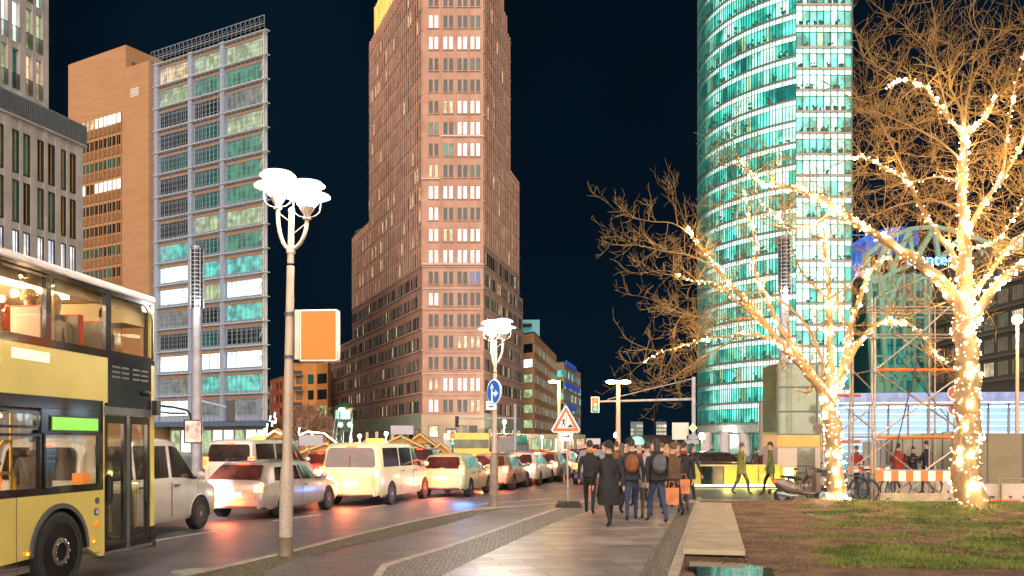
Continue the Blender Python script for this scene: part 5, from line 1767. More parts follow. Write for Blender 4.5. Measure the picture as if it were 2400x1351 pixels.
b1_ = gp(669, 1303, PZ)
HL = at(690, 490, b1_.y).z - PZ
l1 = street_lamp(b1_, HL, "nearest cream double street lamp with textured wrapped foot, carrying the orange board", [(-.23, .05, 0.0), (.27, -.10, -.20)], 420, lean=.0055 * 3.2)
b2_ = gp(1157, 1188, PZ)
l2 = street_lamp(b2_, at(1163, 800, b2_.y).z - PZ, "cream street lamp with blazing heads carrying the round blue arrow sign", [(-.12, .2, 0.0), (.22, -.1, 0.0)], 900, wrap=False, lean=.01)
# unseen lamp of the same kind, added behind the viewpoint to light the foreground
street_lamp(Vector((3.6, -7.0, PZ)), 5.6, "unseen cream street lamp added behind the viewpoint to light the foreground", [(-.25, 0, 0), (.25, 0, 0)], 520, wrap=False)
# orange board on lamp 1
bo = at(750, 788, b1_.y + .02)
r = thing("orange_board", at(750, 848, b1_.y), "blank orange lightbox board with white frame hanging on the nearest lamp post", "sign")
w2 = 45 / FPX * b1_.y; h2 = 60.5 / FPX * b1_.y
Rr = Matrix.Translation(bo) @ Matrix.Rotation(radians(-6), 4, 'Z')
mb = MB(Rr)
mb.box(-w2, w2, -.09, .09, -h2, h2, WHITE)
mb.box(-w2 - .08, -w2, -.10, .08, -h2 + .03, h2 - .0, M("board_side", (.55, .52, .42), .5))
mb.build("board_case", r, bevel=.01)
mb = MB(Rr); mb.face([(-w2 + .025, -.094, -h2 + .025), (w2 - .02, -.094, -h2 + .025), (w2 - .02, -.094, h2 - .025), (-w2 + .025, -.094, h2 - .025)], M("orange_panel", (.62, .13, .012), .6, var=.05, scale=30, emit=(1, .20, .03), es=.25)); mb.build("board_face", r)
mb = MB()
for z in (.83, -.83):
    pz = bo.z + z * h2; mb.bar((b1_.x + .1, b1_.y, pz), (bo.x - w2 - .03, bo.y, pz), .03, .03, LAMPW); mb.lathe((b1_.x + .0055 * 3.2 * pz, b1_.y, pz - .02), [(.085, 0), (.085, .05)], STEELD, 14)
mb.build("bracket", r)

def sign_disc(mb, c, r, m_face, m_rim, t=.03, n=32, R0=None):
    R = Matrix.Rotation(pi / 2, 3, 'X') if R0 is None else R0
    mb.lathe(c, [(r, -t), (r, 0.0), (r * .93, .002)], m_rim, n, R=R)
    mb.lathe(c, [(r * .92, .003), (r * .92, .006), (.001, .006)], m_face, n, R=R)
# round blue sign
c = at(1157, 919, b2_.y - .12)
r = thing("direction_sign", c, "round blue sign with white ahead and right arrows on the second lamp post", "road sign")
rad = 26 / FPX * c.y
Rd = Matrix.Translation(c) @ Matrix.Rotation(radians(52), 4, 'Z')
mb = MB(Matrix.Translation(c) @ Matrix.Rotation(radians(-55), 4, 'Z') @ Matrix.Translation(-c))
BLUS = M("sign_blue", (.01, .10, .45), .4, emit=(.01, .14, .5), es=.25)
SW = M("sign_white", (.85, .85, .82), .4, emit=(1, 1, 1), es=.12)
sign_disc(mb, c, rad * 1.12, BLUS, SW)
mb.build("sign_disc", r)
mb = MB(Matrix.Translation(c) @ Matrix.Rotation(radians(-55), 4, 'Z'))
k = rad
def arrow(pts): 
    P = [Vector((p[0] * k, p[1] * k, 0)) for p in pts]
    i = mb.add([(p.x, -.012, p.y) for p in P])
    for t in tessellate_polygon([P]): mb.f.append(tuple(i + q for q in t)); mb.m.append(SW)
arrow([(-.35, -.8), (-.12, -.8), (-.12, .35), (.08, .30), (-.23, .8), (-.55, .30), (-.35, .35)])
arrow([(-.12, -.28), (.3, -.28), (.22, -.52), (.75, -.15), (.22, .22), (.3, -.03), (-.12, -.03)])
mb.build("arrow", r)
c = at(1151, 951, b2_.y - .1)
r = thing("plate_sign", c, "small white plate with bus emblem under the round blue sign", "sign")
mb = MB(Matrix.Translation(c)); w = 12 / FPX * c.y; mb.box(-w, w, -.02, .02, -w * .85, w * .85, SW); mb.build("plate", r)
mb = MB(Matrix.Translation(c)); mb.box(-w * .5, w * .5, -.026, -.02, -w * .4, w * .45, STEELD); mb.box(-w * .4, w * .4, -.03, -.026, 0, w * .3, SW); mb.build("emblem", r)

# roadworks sign
bR = gp(1332, 1190, PZ)
r = thing("roadworks_sign", bR, "red bordered roadworks triangle over a white right arrow plate on a thin post", "road sign")
YS = bR.y
pt = lambda px, py, d=0: at(px, py, YS - d)
mb = MB(); mb.tube([bR, at(1327, 960, YS)], .028, M("zinc", (.45, .40, .38), .4, metal=.5), 10); mb.build("post", r, smooth=True)
mb = MB()
FT = M("recycled_rubber_foot", (.06, .05, .045), .85, var=.3, scale=9, bump=.4)
for k_, (w, z0, z1) in enumerate(((.36, 0, .06), (.34, .065, .12), (.30, .125, .18))):
    mb.prism([(bR.x - w + .04 * k_, bR.y - .2), (bR.x + w, bR.y - .2), (bR.x + w + .03, bR.y + .16), (bR.x - w, bR.y + .2)], PZ + z0, PZ + z1, FT)
mb.build("foot_plate", r, bevel=.02)
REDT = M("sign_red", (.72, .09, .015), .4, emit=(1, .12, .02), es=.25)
def tri(mb, verts, y0, y1, m):
    P = [Vector((p[0], p[1], 0)) for p in verts]; n = len(P)
    i = mb.add([(p.x, y0, p.y) for p in P] + [(p.x, y1, p.y) for p in P])
    for t in tessellate_polygon([P]):
        mb.f.append(tuple(i + q for q in t)); mb.m.append(m)
        mb.f.append(tuple(i + n + q for q in reversed(t))); mb.m.append(m)
    for q in range(n):
        w_ = (q + 1) % n; mb.f.append((i + q, i + w_, i + n + w_, i + n + q)); mb.m.append(m)
s_ = YS / FPX
c = at(1326, 1012, YS)
def rtri(h0, w, h, rr=.0):
    return [(-w, h0), (w, h0), (w + rr, h0 + rr * 1.5), (rr * .6, h0 + h), (-rr * .6, h0 + h), (-w - rr, h0 + rr * 1.5)]
mb = MB(Matrix.Translation(c)); tri(mb, rtri(-2 * s_, 30 * s_, 62 * s_, 4 * s_), -.03, -.01, SW); tri(mb, rtri(0, 29 * s_, 57 * s_, 2.2 * s_), -.034, -.031, REDT); tri(mb, rtri(8 * s_, 19 * s_, 38 * s_, .5 * s_), -.038, -.035, SW)
mb.build("triangle_panel", r)
mb = MB(Matrix.Translation(c)); K = s_ * 66 / 21.5
def poly2(pts, y=-.042): 
    P = [Vector((p[0] * s_, p[1] * s_, 0)) for p in pts]; i = mb.add([(p.x, y, p.y) for p in P])
    for t in tessellate_polygon([P]): mb.f.append(tuple(i + q for q in t)); mb.m.append(BLACK)
poly2([(2, 9.5), (22 * .85, 9.5), (11, 18)])
poly2([(-12, 9.5), (-9.5, 9.5), (-6, 18), (-3.5, 14), (-3.8, 9.5), (-1.5, 9.5), (-1, 15), (-4, 21), (-2, 28), (-7, 30), (-10.5, 24), (-8.5, 23.5), (-6.5, 26.5), (-8, 19)])
poly2([(-3, 28.5), (2, 22), (0.8, 21), (-3, 25)])
poly2([(-9, 24.4), (3, 15.6), (4.8, 11), (5.4, 12.3), (4, 16.4), (-8.6, 25.2)], -.043)
P = [(1.2 + 2.1 * cos(a * pi / 6), 31.5 + 2.1 * sin(a * pi / 6)) for a in range(12)]; poly2(P)
mb.build("worker_emblem", r)
mb = MB(); tri(mb, [(at(1311, 0, YS).x, at(0, 1034, YS).z), (at(1342, 0, YS).x, at(0, 1034, YS).z), (at(1342, 0, YS).x, at(0, 1016, YS).z), (at(1311, 0, YS).x, at(0, 1016, YS).z)], YS - .05, YS - .035, SW); mb.build("arrow_plate", r, bevel=.004)
mb = MB(Matrix.Translation(at(1326, 1025, YS)))
poly2([(-8, -6), (-6, -6), (-6, -1), (-4.5, .8), (4, .8), (4, -2), (10, 2), (4, 6), (4, 3), (-5, 3), (-8, 0)], -.056); mb.build("arrow", r)

# tall masts with louvred heads
def mast(px, ybase, ytop, Y, w, cage0, cage1, lightys, label, arm=None):
    bx = at(px, ybase, Y); base = Vector((bx.x, Y, PZ)); s_ = Y / FPX
    r = thing("light_mast", base, label, "light mast", "tall grey masts with louvred heads")
    mb = MB(); zt = at(px, cage1, Y).z
    mb.tube([base, (base.x, Y, zt)], [w * .6 * s_, w * .48 * s_], POLE, 14); mb.build("pole", r, smooth=True)
    mb = MB(); z0, z1 = at(px, cage1, Y).z, at(px, cage0, Y).z; cw = w * .72 * s_
    mb.tube([(base.x, Y, z0), (base.x, Y, z1)], cw * .75, BLACK, 12)
    n = 15
    for k in range(n):
        z = z0 + (z1 - z0) * (k + .5) / n
        mb.lathe((base.x, Y, z), [(cw * .78, 0), (cw, .02), (cw, .05), (cw * .78, .06)], STEEL, 16)
    for a in range(8):
        x, y = base.x + cw * 1.02 * cos(a * pi / 4), Y + cw * 1.02 * sin(a * pi / 4); mb.bar((x, y, z0), (x, y, z1), .025, .025, STEEL)
    mb.lathe((base.x, Y, z1), [(cw, 0), (cw, .08), (cw * .5, .15)], STEEL, 14)
    mb.build("louvre_head", r)
    for ly in lightys:
        p = at(px + 2, ly, Y - cw - .12)
        mb = MB(); mb.ball(p, 5.0 * s_, GLOW, 12, 8); mb.bar(p, (base.x, Y, p.z), .06, .06, STEELD); mb.build("spotlight", r)
        point_light("spot_glow", p - Vector((0, .35, 0)), 25, (.95, .95, 1), .2, r)
    if arm:
        (ax, ay), (bx_, by) = arm
        p = at(bx_, by, Y)
        mb = MB(); mb.tube([(base.x, Y, at(0, ay, Y).z), p], .04, POLE, 8); mb.build("arm", r)
        mb = MB(); mb.box(p.x - .16, p.x + .16, Y - .15, Y + .1, p.z - .5, p.z + .3, BLACK)
        for q in range(3): mb.lathe((p.x, Y + .1, p.z + .12 - q * .26), [(.09, 0), (.09, .1), (.07, .1)], BLACK, 10, R=Matrix.Rotation(-pi / 2, 3, 'X'))
        mb.build("signal_back", r, bevel=.02)
    return r
mast(462, 1070, 582, 34, 21, 584, 722, (708,), "tall grey mast with louvred head and one spotlight left of the glass office grid", arm=((470, 938), (543, 958)))
mast(1839, 1075, 556, 42, 22, 560, 690, (682, 703), "tall grey mast with louvred head and two stacked spotlights before the round glass tower")

# signal gantry
def lens(mb, c, r, m, n=14): mb.lathe(c, [(r, -.02), (r, .02), (r * .6, .05), (.005, .06)], m, n, R=Matrix.Rotation(pi / 2, 3, 'X'))
RL = M("signal_red", (.8, .05, .02), .3, emit=(1, .02, .006), es=12)
AL = M("signal_amber", (.8, .5, .02), .3, emit=(1, .75, .25), es=.5)
GL = M("signal_green", (.05, .7, .5), .3, emit=(.10, .9, .6), es=.9)
YG = 62.0
r = thing("signal_gantry", Vector((at(1626, 1000, YG).x, YG, 0)), "grey signal gantry whose long arm reaches over the road to the big red light", "signal gantry")
xg = at(1626, 0, YG).x; zt = at(0, 884, YG).z; za = at(0, 940, YG).z; xe = at(1404, 0, YG).x
mb = MB(); mb.tube([(xg, YG, 0), (xg, YG, zt)], .14, POLE, 12); mb.build("pole", r, smooth=True)
mb = MB(); mb.tube([(xg, YG, za + .12), (xe, YG, za - .05)], [.10, .07], POLE, 10); mb.build("arm", r, smooth=True)
mb = MB(); mb.tube([(xg, YG, zt - .1), (at(1424, 0, YG).x, YG, za + .1)], .03, POLE, 6); mb.build("stay_cable", r)
def signal(c, s, label, border=False, lit=(RL, AL, GL), grp="traffic lights at the crossing"):
    q = thing("traffic_light", c - Vector((0, 0, .5 * s)), label, "traffic light", grp)
    T = Matrix.Translation(c) @ Matrix.Diagonal((s, s, s, 1))
    if border:
        mb = MB(T); mb.box(-.27, .27, .03, .05, -.52, .52, SW); mb.build("backboard", q, bevel=.03)
    mb = MB(T); mb.box(-.2 if border else -.15, .2 if border else .15, -.10, .028, -.46, .46, BLACK if not border else M("signal_housing_lit", (.02, .12, .04), .4))
    mb.build("housing", q, bevel=.02)
    for i, (m, z) in enumerate(zip(lit, (.29, 0, -.29))):
        mb = MB(T); lens(mb, (0, -.10, z), .125, m); mb.build("signal_lens", q, smooth=True)
        mb = MB(T); 
        for a in range(7):
            t0, t1 = pi * a / 7, pi * (a + 1) / 7
            mb.face([(.13 * cos(t0), -.1, z + .13 * sin(t0)), (.13 * cos(t1), -.1, z + .13 * sin(t1)), (.13 * cos(t1), -.24, z + .13 * sin(t1)), (.13 * cos(t0), -.24, z + .13 * sin(t0))], BLACK)
        mb.build("visor", q)
    return q
q = signal(at(1395, 949, YG - .2), 1.05, "large traffic light with white border glowing red at the end of the gantry arm", True)
point_light("signal_glow", at(1395, 941, YG - .8), 60, (1, .03, .01), .1, q)
OFF = M("signal_off", (.02, .02, .02), .3)
r = thing("signal_pole", gp(1061, 1110), "thin pole of the small red and green signals before the brick tower", "pole")
yp = r.location.y
mb = MB(); mb.tube([r.location, at(1061, 1012, yp)], .05, STEELD, 8); mb.build("post", r)
signal(at(1061, 1030, yp - .2), .85, "small red and green traffic light in front of the brick tower base", False)
signal(at(1071, 989, yp - .2), .75, "dark unlit traffic light hanging left of the second lamp post", False, (OFF, OFF, OFF))
mb = MB(); 
r = thing("signal_pole", Vector((at(1207, 1000, yp).x, yp, 0)), "slim grey pole with side arm holding the unlit light", "pole")
mb.tube([(at(1207, 0, yp).x, yp, 0), at(1207, 948, yp)], .09, POLE, 8); mb.tube([at(1207, 981, yp), at(1074, 981, yp)], .05, POLE, 8); mb.build("post", r)
q = signal(at(1625, 1048, YG - 1), .55, "small green traffic light below the priority sign", False, (OFF, OFF, GL))
q = signal(at(1778, 1052, 60), .55, "small green traffic light in front of the glass tower columns", False, (OFF, OFF, GL))
q = signal(at(1804, 980, 50), .85, "dark traffic light seen side on left of the lift shaft", False, (OFF, OFF, OFF))
r = thing("signal_pole", Vector((at(1785, 1000, 50).x, 50, 0)), "grey post with side bracket left of the glass lift shaft", "pole")
mb = MB(); mb.tube([r.location, at(1785, 945, 50)], .16, M("post_mauve", (.25, .2, .2), .5), 10); mb.tube([at(1785, 980, 50), at(1800, 975, 50)], .05, POLE, 6); mb.build("post", r)

# distant lamps
def small_lamp(px, py, base_py, heads, col, es, label, w=.14, Y=None, power=150, group="distant street lamps"):
    g = gp(px, base_py) if Y is None else Vector((at(px, 1040, Y).x, Y, 0))
    r = thing("street_lamp", g, label, "street lamp", group)
    top = at(px, py, g.y)
    mb = MB(); mb.tube([g, top], [w, w * .6], M("lit_lamp_pole", (.55, .42, .3), .5), 10); mb.build("pole", r, smooth=True)
    em = M("lamp_lens_%s" % col[0], (1, .8, .6), .4, emit=col[1], es=es)
    for d in heads:
        p = top + Vector((d, 0, 0)); mb = MB(); mb.tube([top, p], .05, STEELD, 6); mb.build("arm", r)
        mb = MB(); mb.ball(p + Vector((0, 0, -.08)), .26, em, 12, 6, (1.5, 1, .5) if len(heads) > 1 or d else (.85, .85, .85)); mb.build("lamp_head", r)
    if power: point_light("lamp_light", top - Vector((0, .5, .5)), power, col[1], .3, r)
    return r
ORG = ("orange", (1.0, .55, .16)); WHI = ("white", (1, .95, .85))
small_lamp(1449, 893, 1100, (-.45, .45), ORG, 22, "double orange lamp on a thick pole beyond the red signal", w=.20, Y=60, power=300)
small_lamp(1310, 893, 1100, (-.5,), ORG, 18, "single orange lamp in front of the far grey office block", w=.2, Y=75, power=600)
small_lamp(1445, 1018, 1100, (0,), WHI, 30, "low white lamp burning left of the far office towers", w=.06, Y=70, power=300)
small_lamp(843, 1021, 1100, (0,), WHI, 30, "left one of two low white lamps above the market stalls", w=.05, Y=112, power=3500)
small_lamp(905, 1015, 1100, (0,), WHI, 30, "right one of two low white lamps above the market stalls", w=.05, Y=112, power=3500)
small_lamp(1182, 988, 1100, (0,), WHI, 24, "small white lamp on the right flank of the brick tower", w=.05, Y=100, power=4000)
small_lamp(2384, 745, 1100, (0,), ORG, 30, "orange lamp at the right picture edge beside the larger tree", w=.10, Y=40, power=800)
small_lamp(1270, 1023, 1100, (0,), WHI, 14, "tiny white lamp beside the orange office block", w=.04, Y=150, power=6000)
small_lamp(1645, 1020, 1100, (0,), WHI, 10, "thin pale lamp before the glass tower columns", w=.06, Y=58, power=0)

# signs, poles on the right
def flat_sign(px0, px1, py0, py1, Y, m, label, name="sign", post=None, cat="sign"):
    c = at((px0 + px1) / 2, py1, Y); r = thing(name, c, label, cat)
    a, b = at(px0, py1, Y), at(px1, py0, Y)
    mb = MB(); mb.box(a.x, b.x, Y - .05, Y, a.z, b.z, m); mb.box(a.x + .1, b.x - .1, Y, Y + .04, a.z + (b.z - a.z) * .3, a.z + (b.z - a.z) * .34, STEELD); mb.build("panel", r, bevel=.02)
    if post:
        mb = MB()
        for p in post: x = at(p, 0, Y).x; mb.tube([(x, Y + .06, 0), (x, Y + .06, b.z - .1)], .05, STEEL, 8)
        mb.build("post", r)
    return r
CRS = M("sign_blank_cream", (.72, .66, .55), .7, var=.08, scale=20, bump=.3)
flat_sign(1575, 1614, 991, 1031, 55, CRS, "blank pale square sign standing left of the priority sign", post=(1584, 1606))
flat_sign(1609, 1640, 1021, 1030, 55, GREYSIGN, "upper grey direction board under the priority sign")
flat_sign(1606, 1637, 1032, 1041, 55, GREYSIGN, "lower grey direction board under the priority sign")
flat_sign(916, 969, 998, 1019, 52, GREYSIGN, "grey sign board turned away, in front of the brick tower base", post=(943,))
flat_sign(701, 757, 1020, 1045, 50, GREYSIGN, "grey sign board beside the lit market roof", post=(724,))
flat_sign(1374, 1407, 1028, 1042, 80, GREYSIGN, "grey sign board far off under the red signal", post=(1376, 1405))
flat_sign(1355, 1377, 1042, 1062, 70, M("pink_sign", (.45, .2, .17), .6), "pinkish lattice notice right of the roadworks post", post=(1366,))
c = at(1624, 1003, 54.5); r = thing("priority_sign", c, "yellow diamond priority sign with white edge on the gantry pole", "road sign")
mb = MB(Matrix.Translation(c) @ Matrix.Rotation(radians(45), 4, 'Y')); mb.box(-.19, .19, -.03, 0, -.19, .19, SW); mb.build("panel", r)
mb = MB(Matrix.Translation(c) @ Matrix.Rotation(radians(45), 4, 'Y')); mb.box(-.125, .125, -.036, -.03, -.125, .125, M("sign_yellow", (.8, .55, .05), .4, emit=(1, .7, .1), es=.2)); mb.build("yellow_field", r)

# historic signal tower
YT = 110.0
bT = Vector((at(806, 1040, YT).x, YT, 0)); s_ = YT / FPX
r = thing("signal_tower", bT, "green five sided historic signal tower with clocks and a green lamp", "signal tower")
GRN = M("tower_green_paint", (.03, .065, .035), .45, var=.15)
def pent(rad, off=0): return [(bT.x + rad * cos(2 * pi * k / 5 + off), bT.y + rad * sin(2 * pi * k / 5 + off)) for k in range(5)]
z_ = lambda py: at(0, py, YT).z
mb = MB(); of = -pi / 2 - .25
mb.prism(pent(1.15, of), z_(1012), z_(984), GRN); mb.prism(pent(1.25, of), z_(986), z_(983), GRN)
mb.prism(pent(1.25, of), z_(1012), z_(1010), GRN)
mb.prism(pent(1.2, of), z_(961), z_(957), GRN)
mb.lathe((bT.x, bT.y, z_(958)), [(1.3, 0), (1.25, .15), (.6, .55), (.15, .7)], GRN, 5)
for p in pent(1.1, of): mb.bar((p[0], p[1], z_(984)), (p[0], p[1], z_(958)), .14, .14, GRN)
mb.build("cabin", r)
for p in pent(.95, of):
    mb = MB(); mb.bar((p[0], p[1], 0), (p[0], p[1], z_(1011)), .22, .22, GRN); mb.build("leg", r)
mb = MB(); mb.prism(pent(1.0, of), z_(983), z_(962), M("cabin_glass_lit", (.3, .4, .4), .2, emit=(.45, .65, .5), es=.8, evar=.5)); mb.build("cabin_glazing", r)
for px in (798, 820):
    mb = MB(); c = at(px, 996, YT - 1.3); mb.lathe(c, [(.38, -.3), (.38, 0), (.34, .02)], BLACK, 18, R=Matrix.Rotation(pi / 2, 3, 'X')); mb.lathe(c, [(.33, .02), (.33, .03), (.001, .03)], M("clock_face", (.8, .7, .68), .5, emit=(1, .85, .8), es=.45), 18, R=Matrix.Rotation(pi / 2, 3, 'X'))
    mb.bar(c + Vector((0, -.05, 0)), c + Vector((.05, -.05, .24)), .03, .01, BLACK); mb.bar(c + Vector((0, -.05, 0)), c + Vector((.14, -.05, -.05)), .03, .01, BLACK)
    mb.build("clock", r)
mb = MB(); mb.ball(at(801, 960, YT - 1.4), .22, M("tower_green_lamp", (.1, .8, .6), .3, emit=(.2, 1, .8), es=8), 12, 8, (1.8, 1, 1)); mb.ball(at(821, 961, YT - 1.4), .14, RL, 8, 6); mb.build("signal_lamp", r)
point_light("signal_glow", at(804, 962, YT - 1.9), 130, (.1, 1, .7), .2, r)
mb = MB()
a, b = at(783, 1030, YT - 1.5), at(793, 960, YT - .9)
for d in (-.2, .2): mb.bar(a + Vector((d, 0, 0)), b + Vector((d, 0, 0)), .06, .06, STEEL)
for k in range(10): p = a.lerp(b, k / 10); mb.bar(p - Vector((.2, 0, 0)), p + Vector((.2, 0, 0)), .05, .05, STEEL)
mb.build("ladder", r)
# ================================================================== FAR BUILDINGS
def simple_building(name, label, faces, z1, wall, wins, cat="building", roofextra=None, cap=60, blocks=None):
    """faces: list of (P, Q) facades left to right; polygon closes behind"""
    P0 = faces[0][0]
    r = thing(name, Vector((P0.x, P0.y, 0)), label, cat)
    pts = [faces[0][0]] + [f[1] for f in faces]
    poly = pts + [pts[-1] + Vector((-2, 14, 0)), pts[0] + Vector((2, 14, 0))]
    mb = MB(); mb.prism(poly, 0, z1, wall); mb.prism([p for p in poly], z1, z1 + .35, STEELD); mb.build("wall", r)
    ws = WinSet(r, cap=cap)
    for (P, Q), spec in zip(faces, wins):
        T, Lf = face_T(P, Q)
        zb, pitch, h, n, w, glasses, fr, nx = spec
        z = zb
        while z + h < z1 - .3:
            for i in range(n):
                x0 = Lf * (i + .5 - w / 2) / n; x1 = Lf * (i + .5 + w / 2) / n
                ws.add(win_fn(T, x0, x1, z, z + h, rnd.choice(glasses), fr, .07, nx=nx), T @ Vector((x0, 0, z)), (x1 - x0) * h)
            z += pitch
    ws.build()
    if roofextra: roofextra(r)
    return r
gnd = lambda px, Y: Vector((at(px, 0, Y).x, Y, 0))
ORB = M("orange_brick", (.74, .30, .08), .7, var=.1, scale=.3); ORB2 = M("tan_brick", (.66, .36, .17), .75, var=.1, scale=.3)
REDB = M("dark_red_brick", (.36, .09, .04), .75, var=.1, scale=.3)
zof = lambda py, Y: at(0, py, Y).z
simple_building("apartment_building", "dark red rounded apartment block at far left behind the lamp post", [(gnd(633, 262), gnd(655, 250)), (gnd(655, 250), gnd(694, 245))], zof(893, 262), REDB,
    [(6, 3.7, 2.0, 3, .35, [CURT, DK, WARMD], WIN_DK, 1), (6, 3.7, 2.0, 5, .35, [CURT, DK, MAUVE], WIN_DK, 1)])
def balc(r):
    for k in range(5):
        mb = MB()
        z = zof(990, 222) + 3.9 * k; a, b = gnd(690, 222), gnd(722, 222)
        mb.box(a.x, b.x - 1.2, a.y - 1.2, a.y, z - .2, z + .1, LIME); mb.box(a.x, b.x - 1.2, a.y - 1.25, a.y - 1.2, z + .1, z + 1.0, STEELD)
        mb.build("balcony", r)
simple_building("apartment_building", "bright orange block with balconies between the lamp post and the brick tower", [(gnd(688, 222), gnd(742, 222)), (gnd(742, 222), gnd(768, 219))], zof(852, 222), ORB,
    [(5, 3.9, 2.2, 2, .45, [DK, CURT, DGREEN], WIN_DK, 2), (5, 3.9, 2.3, 1, .82, [DK, CURT, DK, YGREEN], WIN_DK, 4)], roofextra=balc)
simple_building("grey_building", "flat grey slab building behind the orange blocks at the left", [(gnd(612, 330), gnd(640, 325))], zof(910, 330), M("grey_slab", (.10, .09, .08), .7), [(4, 4, 2, 4, .5, [DK], WIN_DK, 1)])
def topbox(r):
    mb = MB(); a = gnd(1226, 216); b = gnd(1262, 232); mb.box(a.x, b.x, 222, 236, zof(790, 216), zof(750, 222), M("teal_roof_glass", (.05, .2, .2), .3, emit=(.03, .2, .22), es=.5)); mb.box(a.x - 1, b.x - 2, 215.5, 222, zof(760, 216), zof(756, 216), LIMEG); mb.build("roof_pavilion", r)
simple_building("office_building", "orange stone office block right behind the brick tower with lit corner windows", [(gnd(1224, 212), gnd(1252, 208)), (gnd(1252, 208), gnd(1304, 262))], zof(783, 210), ORB2,
    [(5.5, 3.55, 1.9, 1, .72, [YGREEN, WLIT, YGREEN, TEALB, DK, YGREEN], WIN_DK, 2), (5.5, 3.55, 1.9, 12, .42, [DK, DGREEN, GGREEN, CURT, DK], WHITE, 1)], roofextra=topbox, cap=90)
def blues(r):
    T, Lf = face_T(gnd(1322, 284), gnd(1361, 330)); mb = MB(T)
    for z, a, b in ((27, 3, 30), (20, 0, 42), (13, 4, 30)): mb.box(a, b, -.4, -.1, z, z + 1.6, M("blue_fascia", (.03, .06, .25), .5, emit=(.02, .05, .3), es=.5))
    mb.build("fascia", r)
simple_building("office_building", "pale office block with glass grid flank, farthest of the row right of the tower", [(gnd(1303, 286), gnd(1322, 284)), (gnd(1322, 284), gnd(1361, 330))], zof(851, 286), LIME,
    [(5, 3.6, 2.2, 1, .8, [DGREEN, TEALB, YGREEN], WIN_DK, 2), (5, 3.6, 2.4, 10, .8, [DGREEN, CURT, MAUVE, YGREEN, DK, TEALB], STEEL, 3)], roofextra=blues, cap=90)
for px0, px1, py, g, lab in ((1478, 1507, 990, [YGREEN, GGREEN, DGREEN, MAUVE], "left one of the two far off office towers under the night sky"), (1538, 1562, 990, [YGREEN, WARM, WLIT], "right one of the two far off office towers, with yellow lit floors")):
    simple_building("far_office_tower", lab, [(gnd(px0, 780), gnd(px1, 780))], zof(py, 780), M("far_tower_grey", (.12, .12, .13), .6), [(6, 3.4, 2.0, 4, .85, g, WIN_DK, 3)], cap=90)
r = thing("tent_roof_hall", gnd(1540, 190), "low dark domed roof on the skyline beyond the crowd", "hall")
mb = MB(); c = gnd(1537, 190)
mb.lathe((c.x, 190, 0), [(6.6, 0), (6.6, 2.6), (6.0, 3.2), (3.5, 3.55), (.3, 3.75)], M("dome_dark", (.05, .035, .035), .8), 24); mb.build("roof", r, smooth=True)
mb = MB(); mb.lathe((gnd(1476, 180).x + 1, 176, 0), [(1.8, 1.6), (.9, 3.2), (.3, 3.3)], M("tent_teal", (.3, .5, .4), .6, emit=(.3, .7, .6), es=.4), 14); mb.build("tent", r)
# distant mixed street backdrop: low shop fronts
r = thing("shop_row", gnd(1230, 150), "low lit shop fronts under the orange office block", "shop front")
mb = MB(); a, b = gnd(1150, 150), gnd(1372, 175)
T, Lf = face_T(a, b); mb.T = T; mb.box(0, Lf, 0, 5, 0, 3.6, LIME); mb.build("wall", r)
for i in range(8):
    mb = MB(); win_fn(T, .5 + i * Lf / 8, Lf / 8 * (i + 1) - .4, .4, 2.8, rnd.choice([WLIT, WARM, YGREEN, WARM]), WIN_DK, .08, nx=3)(mb); mb.build("shop_window", r)
# market stalls
def stall(px0, px1, py, Y, label, lit=True):
    a, b = gnd(px0, Y), gnd(px1, Y); r = thing("market_stall", (a + b) / 2, label, "market stall", "wooden market stalls below the tower")
    ze = zof(py + 22, Y); zr_ = zof(py, Y)
    WD = M("stall_wood", (.30, .17, .07), .7, var=.3, scale=3)
    mb = MB(); mb.box(a.x, b.x, Y + .6, Y + 3, 0, ze, WD); mb.box(a.x, b.x, Y, Y + .6, 0, 1.0, WD)
    for x in (a.x + .1, b.x - .1): mb.box(x - .08, x + .08, Y, Y + .15, 1.0, ze, WD)
    mb.build("hut_wall", r)
    mb = MB(); m = (a.x + b.x) / 2
    for (x0, z0, x1, z1) in ((a.x - .4, ze - .2, m, zr_), (m, zr_, b.x + .4, ze - .2)):
        mb.face([(x0, Y - .5, z0), (x1, Y - .5, z1), (x1, Y + 3.3, z1), (x0, Y + 3.3, z0)], M("stall_roof", (.10, .06, .045), .8))
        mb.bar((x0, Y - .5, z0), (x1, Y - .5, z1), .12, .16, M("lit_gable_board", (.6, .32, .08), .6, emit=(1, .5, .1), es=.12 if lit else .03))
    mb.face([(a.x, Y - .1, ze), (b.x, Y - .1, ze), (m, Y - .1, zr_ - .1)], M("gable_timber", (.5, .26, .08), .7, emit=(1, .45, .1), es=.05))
    mb.build("roof", r)
    mb = MB(); mb.box(a.x + .2, b.x - .2, Y + .5, Y + .58, 1.05, ze - .1, WARM); mb.build("lit_counter", r)
stall(628, 680, 1006, 84, "gabled market stall with glowing timber truss left of the lamp post")
stall(895, 985, 1022, 84, "long dark roofed market stall in front of the tower base", False)
stall(958, 1012, 1018, 90, "orange gabled market stall at the corner of the brick tower")
stall(700, 830, 1040, 80, "low market stall below the zigzag light chains", True)
stall(830, 900, 1030, 86, "dark roofed market stall under the green signal tower", False)
stall(1012, 1056, 1040, 88, "small market stall left of the red traffic light")
NEON = M("light_chain", (1, .8, .5), .4, emit=(1, .72, .25), es=9)
r = thing("light_chain", gnd(760, 78), "yellow zigzag light chain strung above the market stalls", "light chain")
for seg in (((700, 1020), (722, 1012), (760, 1016), (788, 1038)), ((728, 1012), (738, 1030), (748, 1042)), ((660, 1018), (642, 1010), (628, 1020))):
    mb = MB(); pts = [at(px, py, 78) for px, py in seg]; mb.tube(pts, .055, NEON, 6); mb.build("light_tube", r)
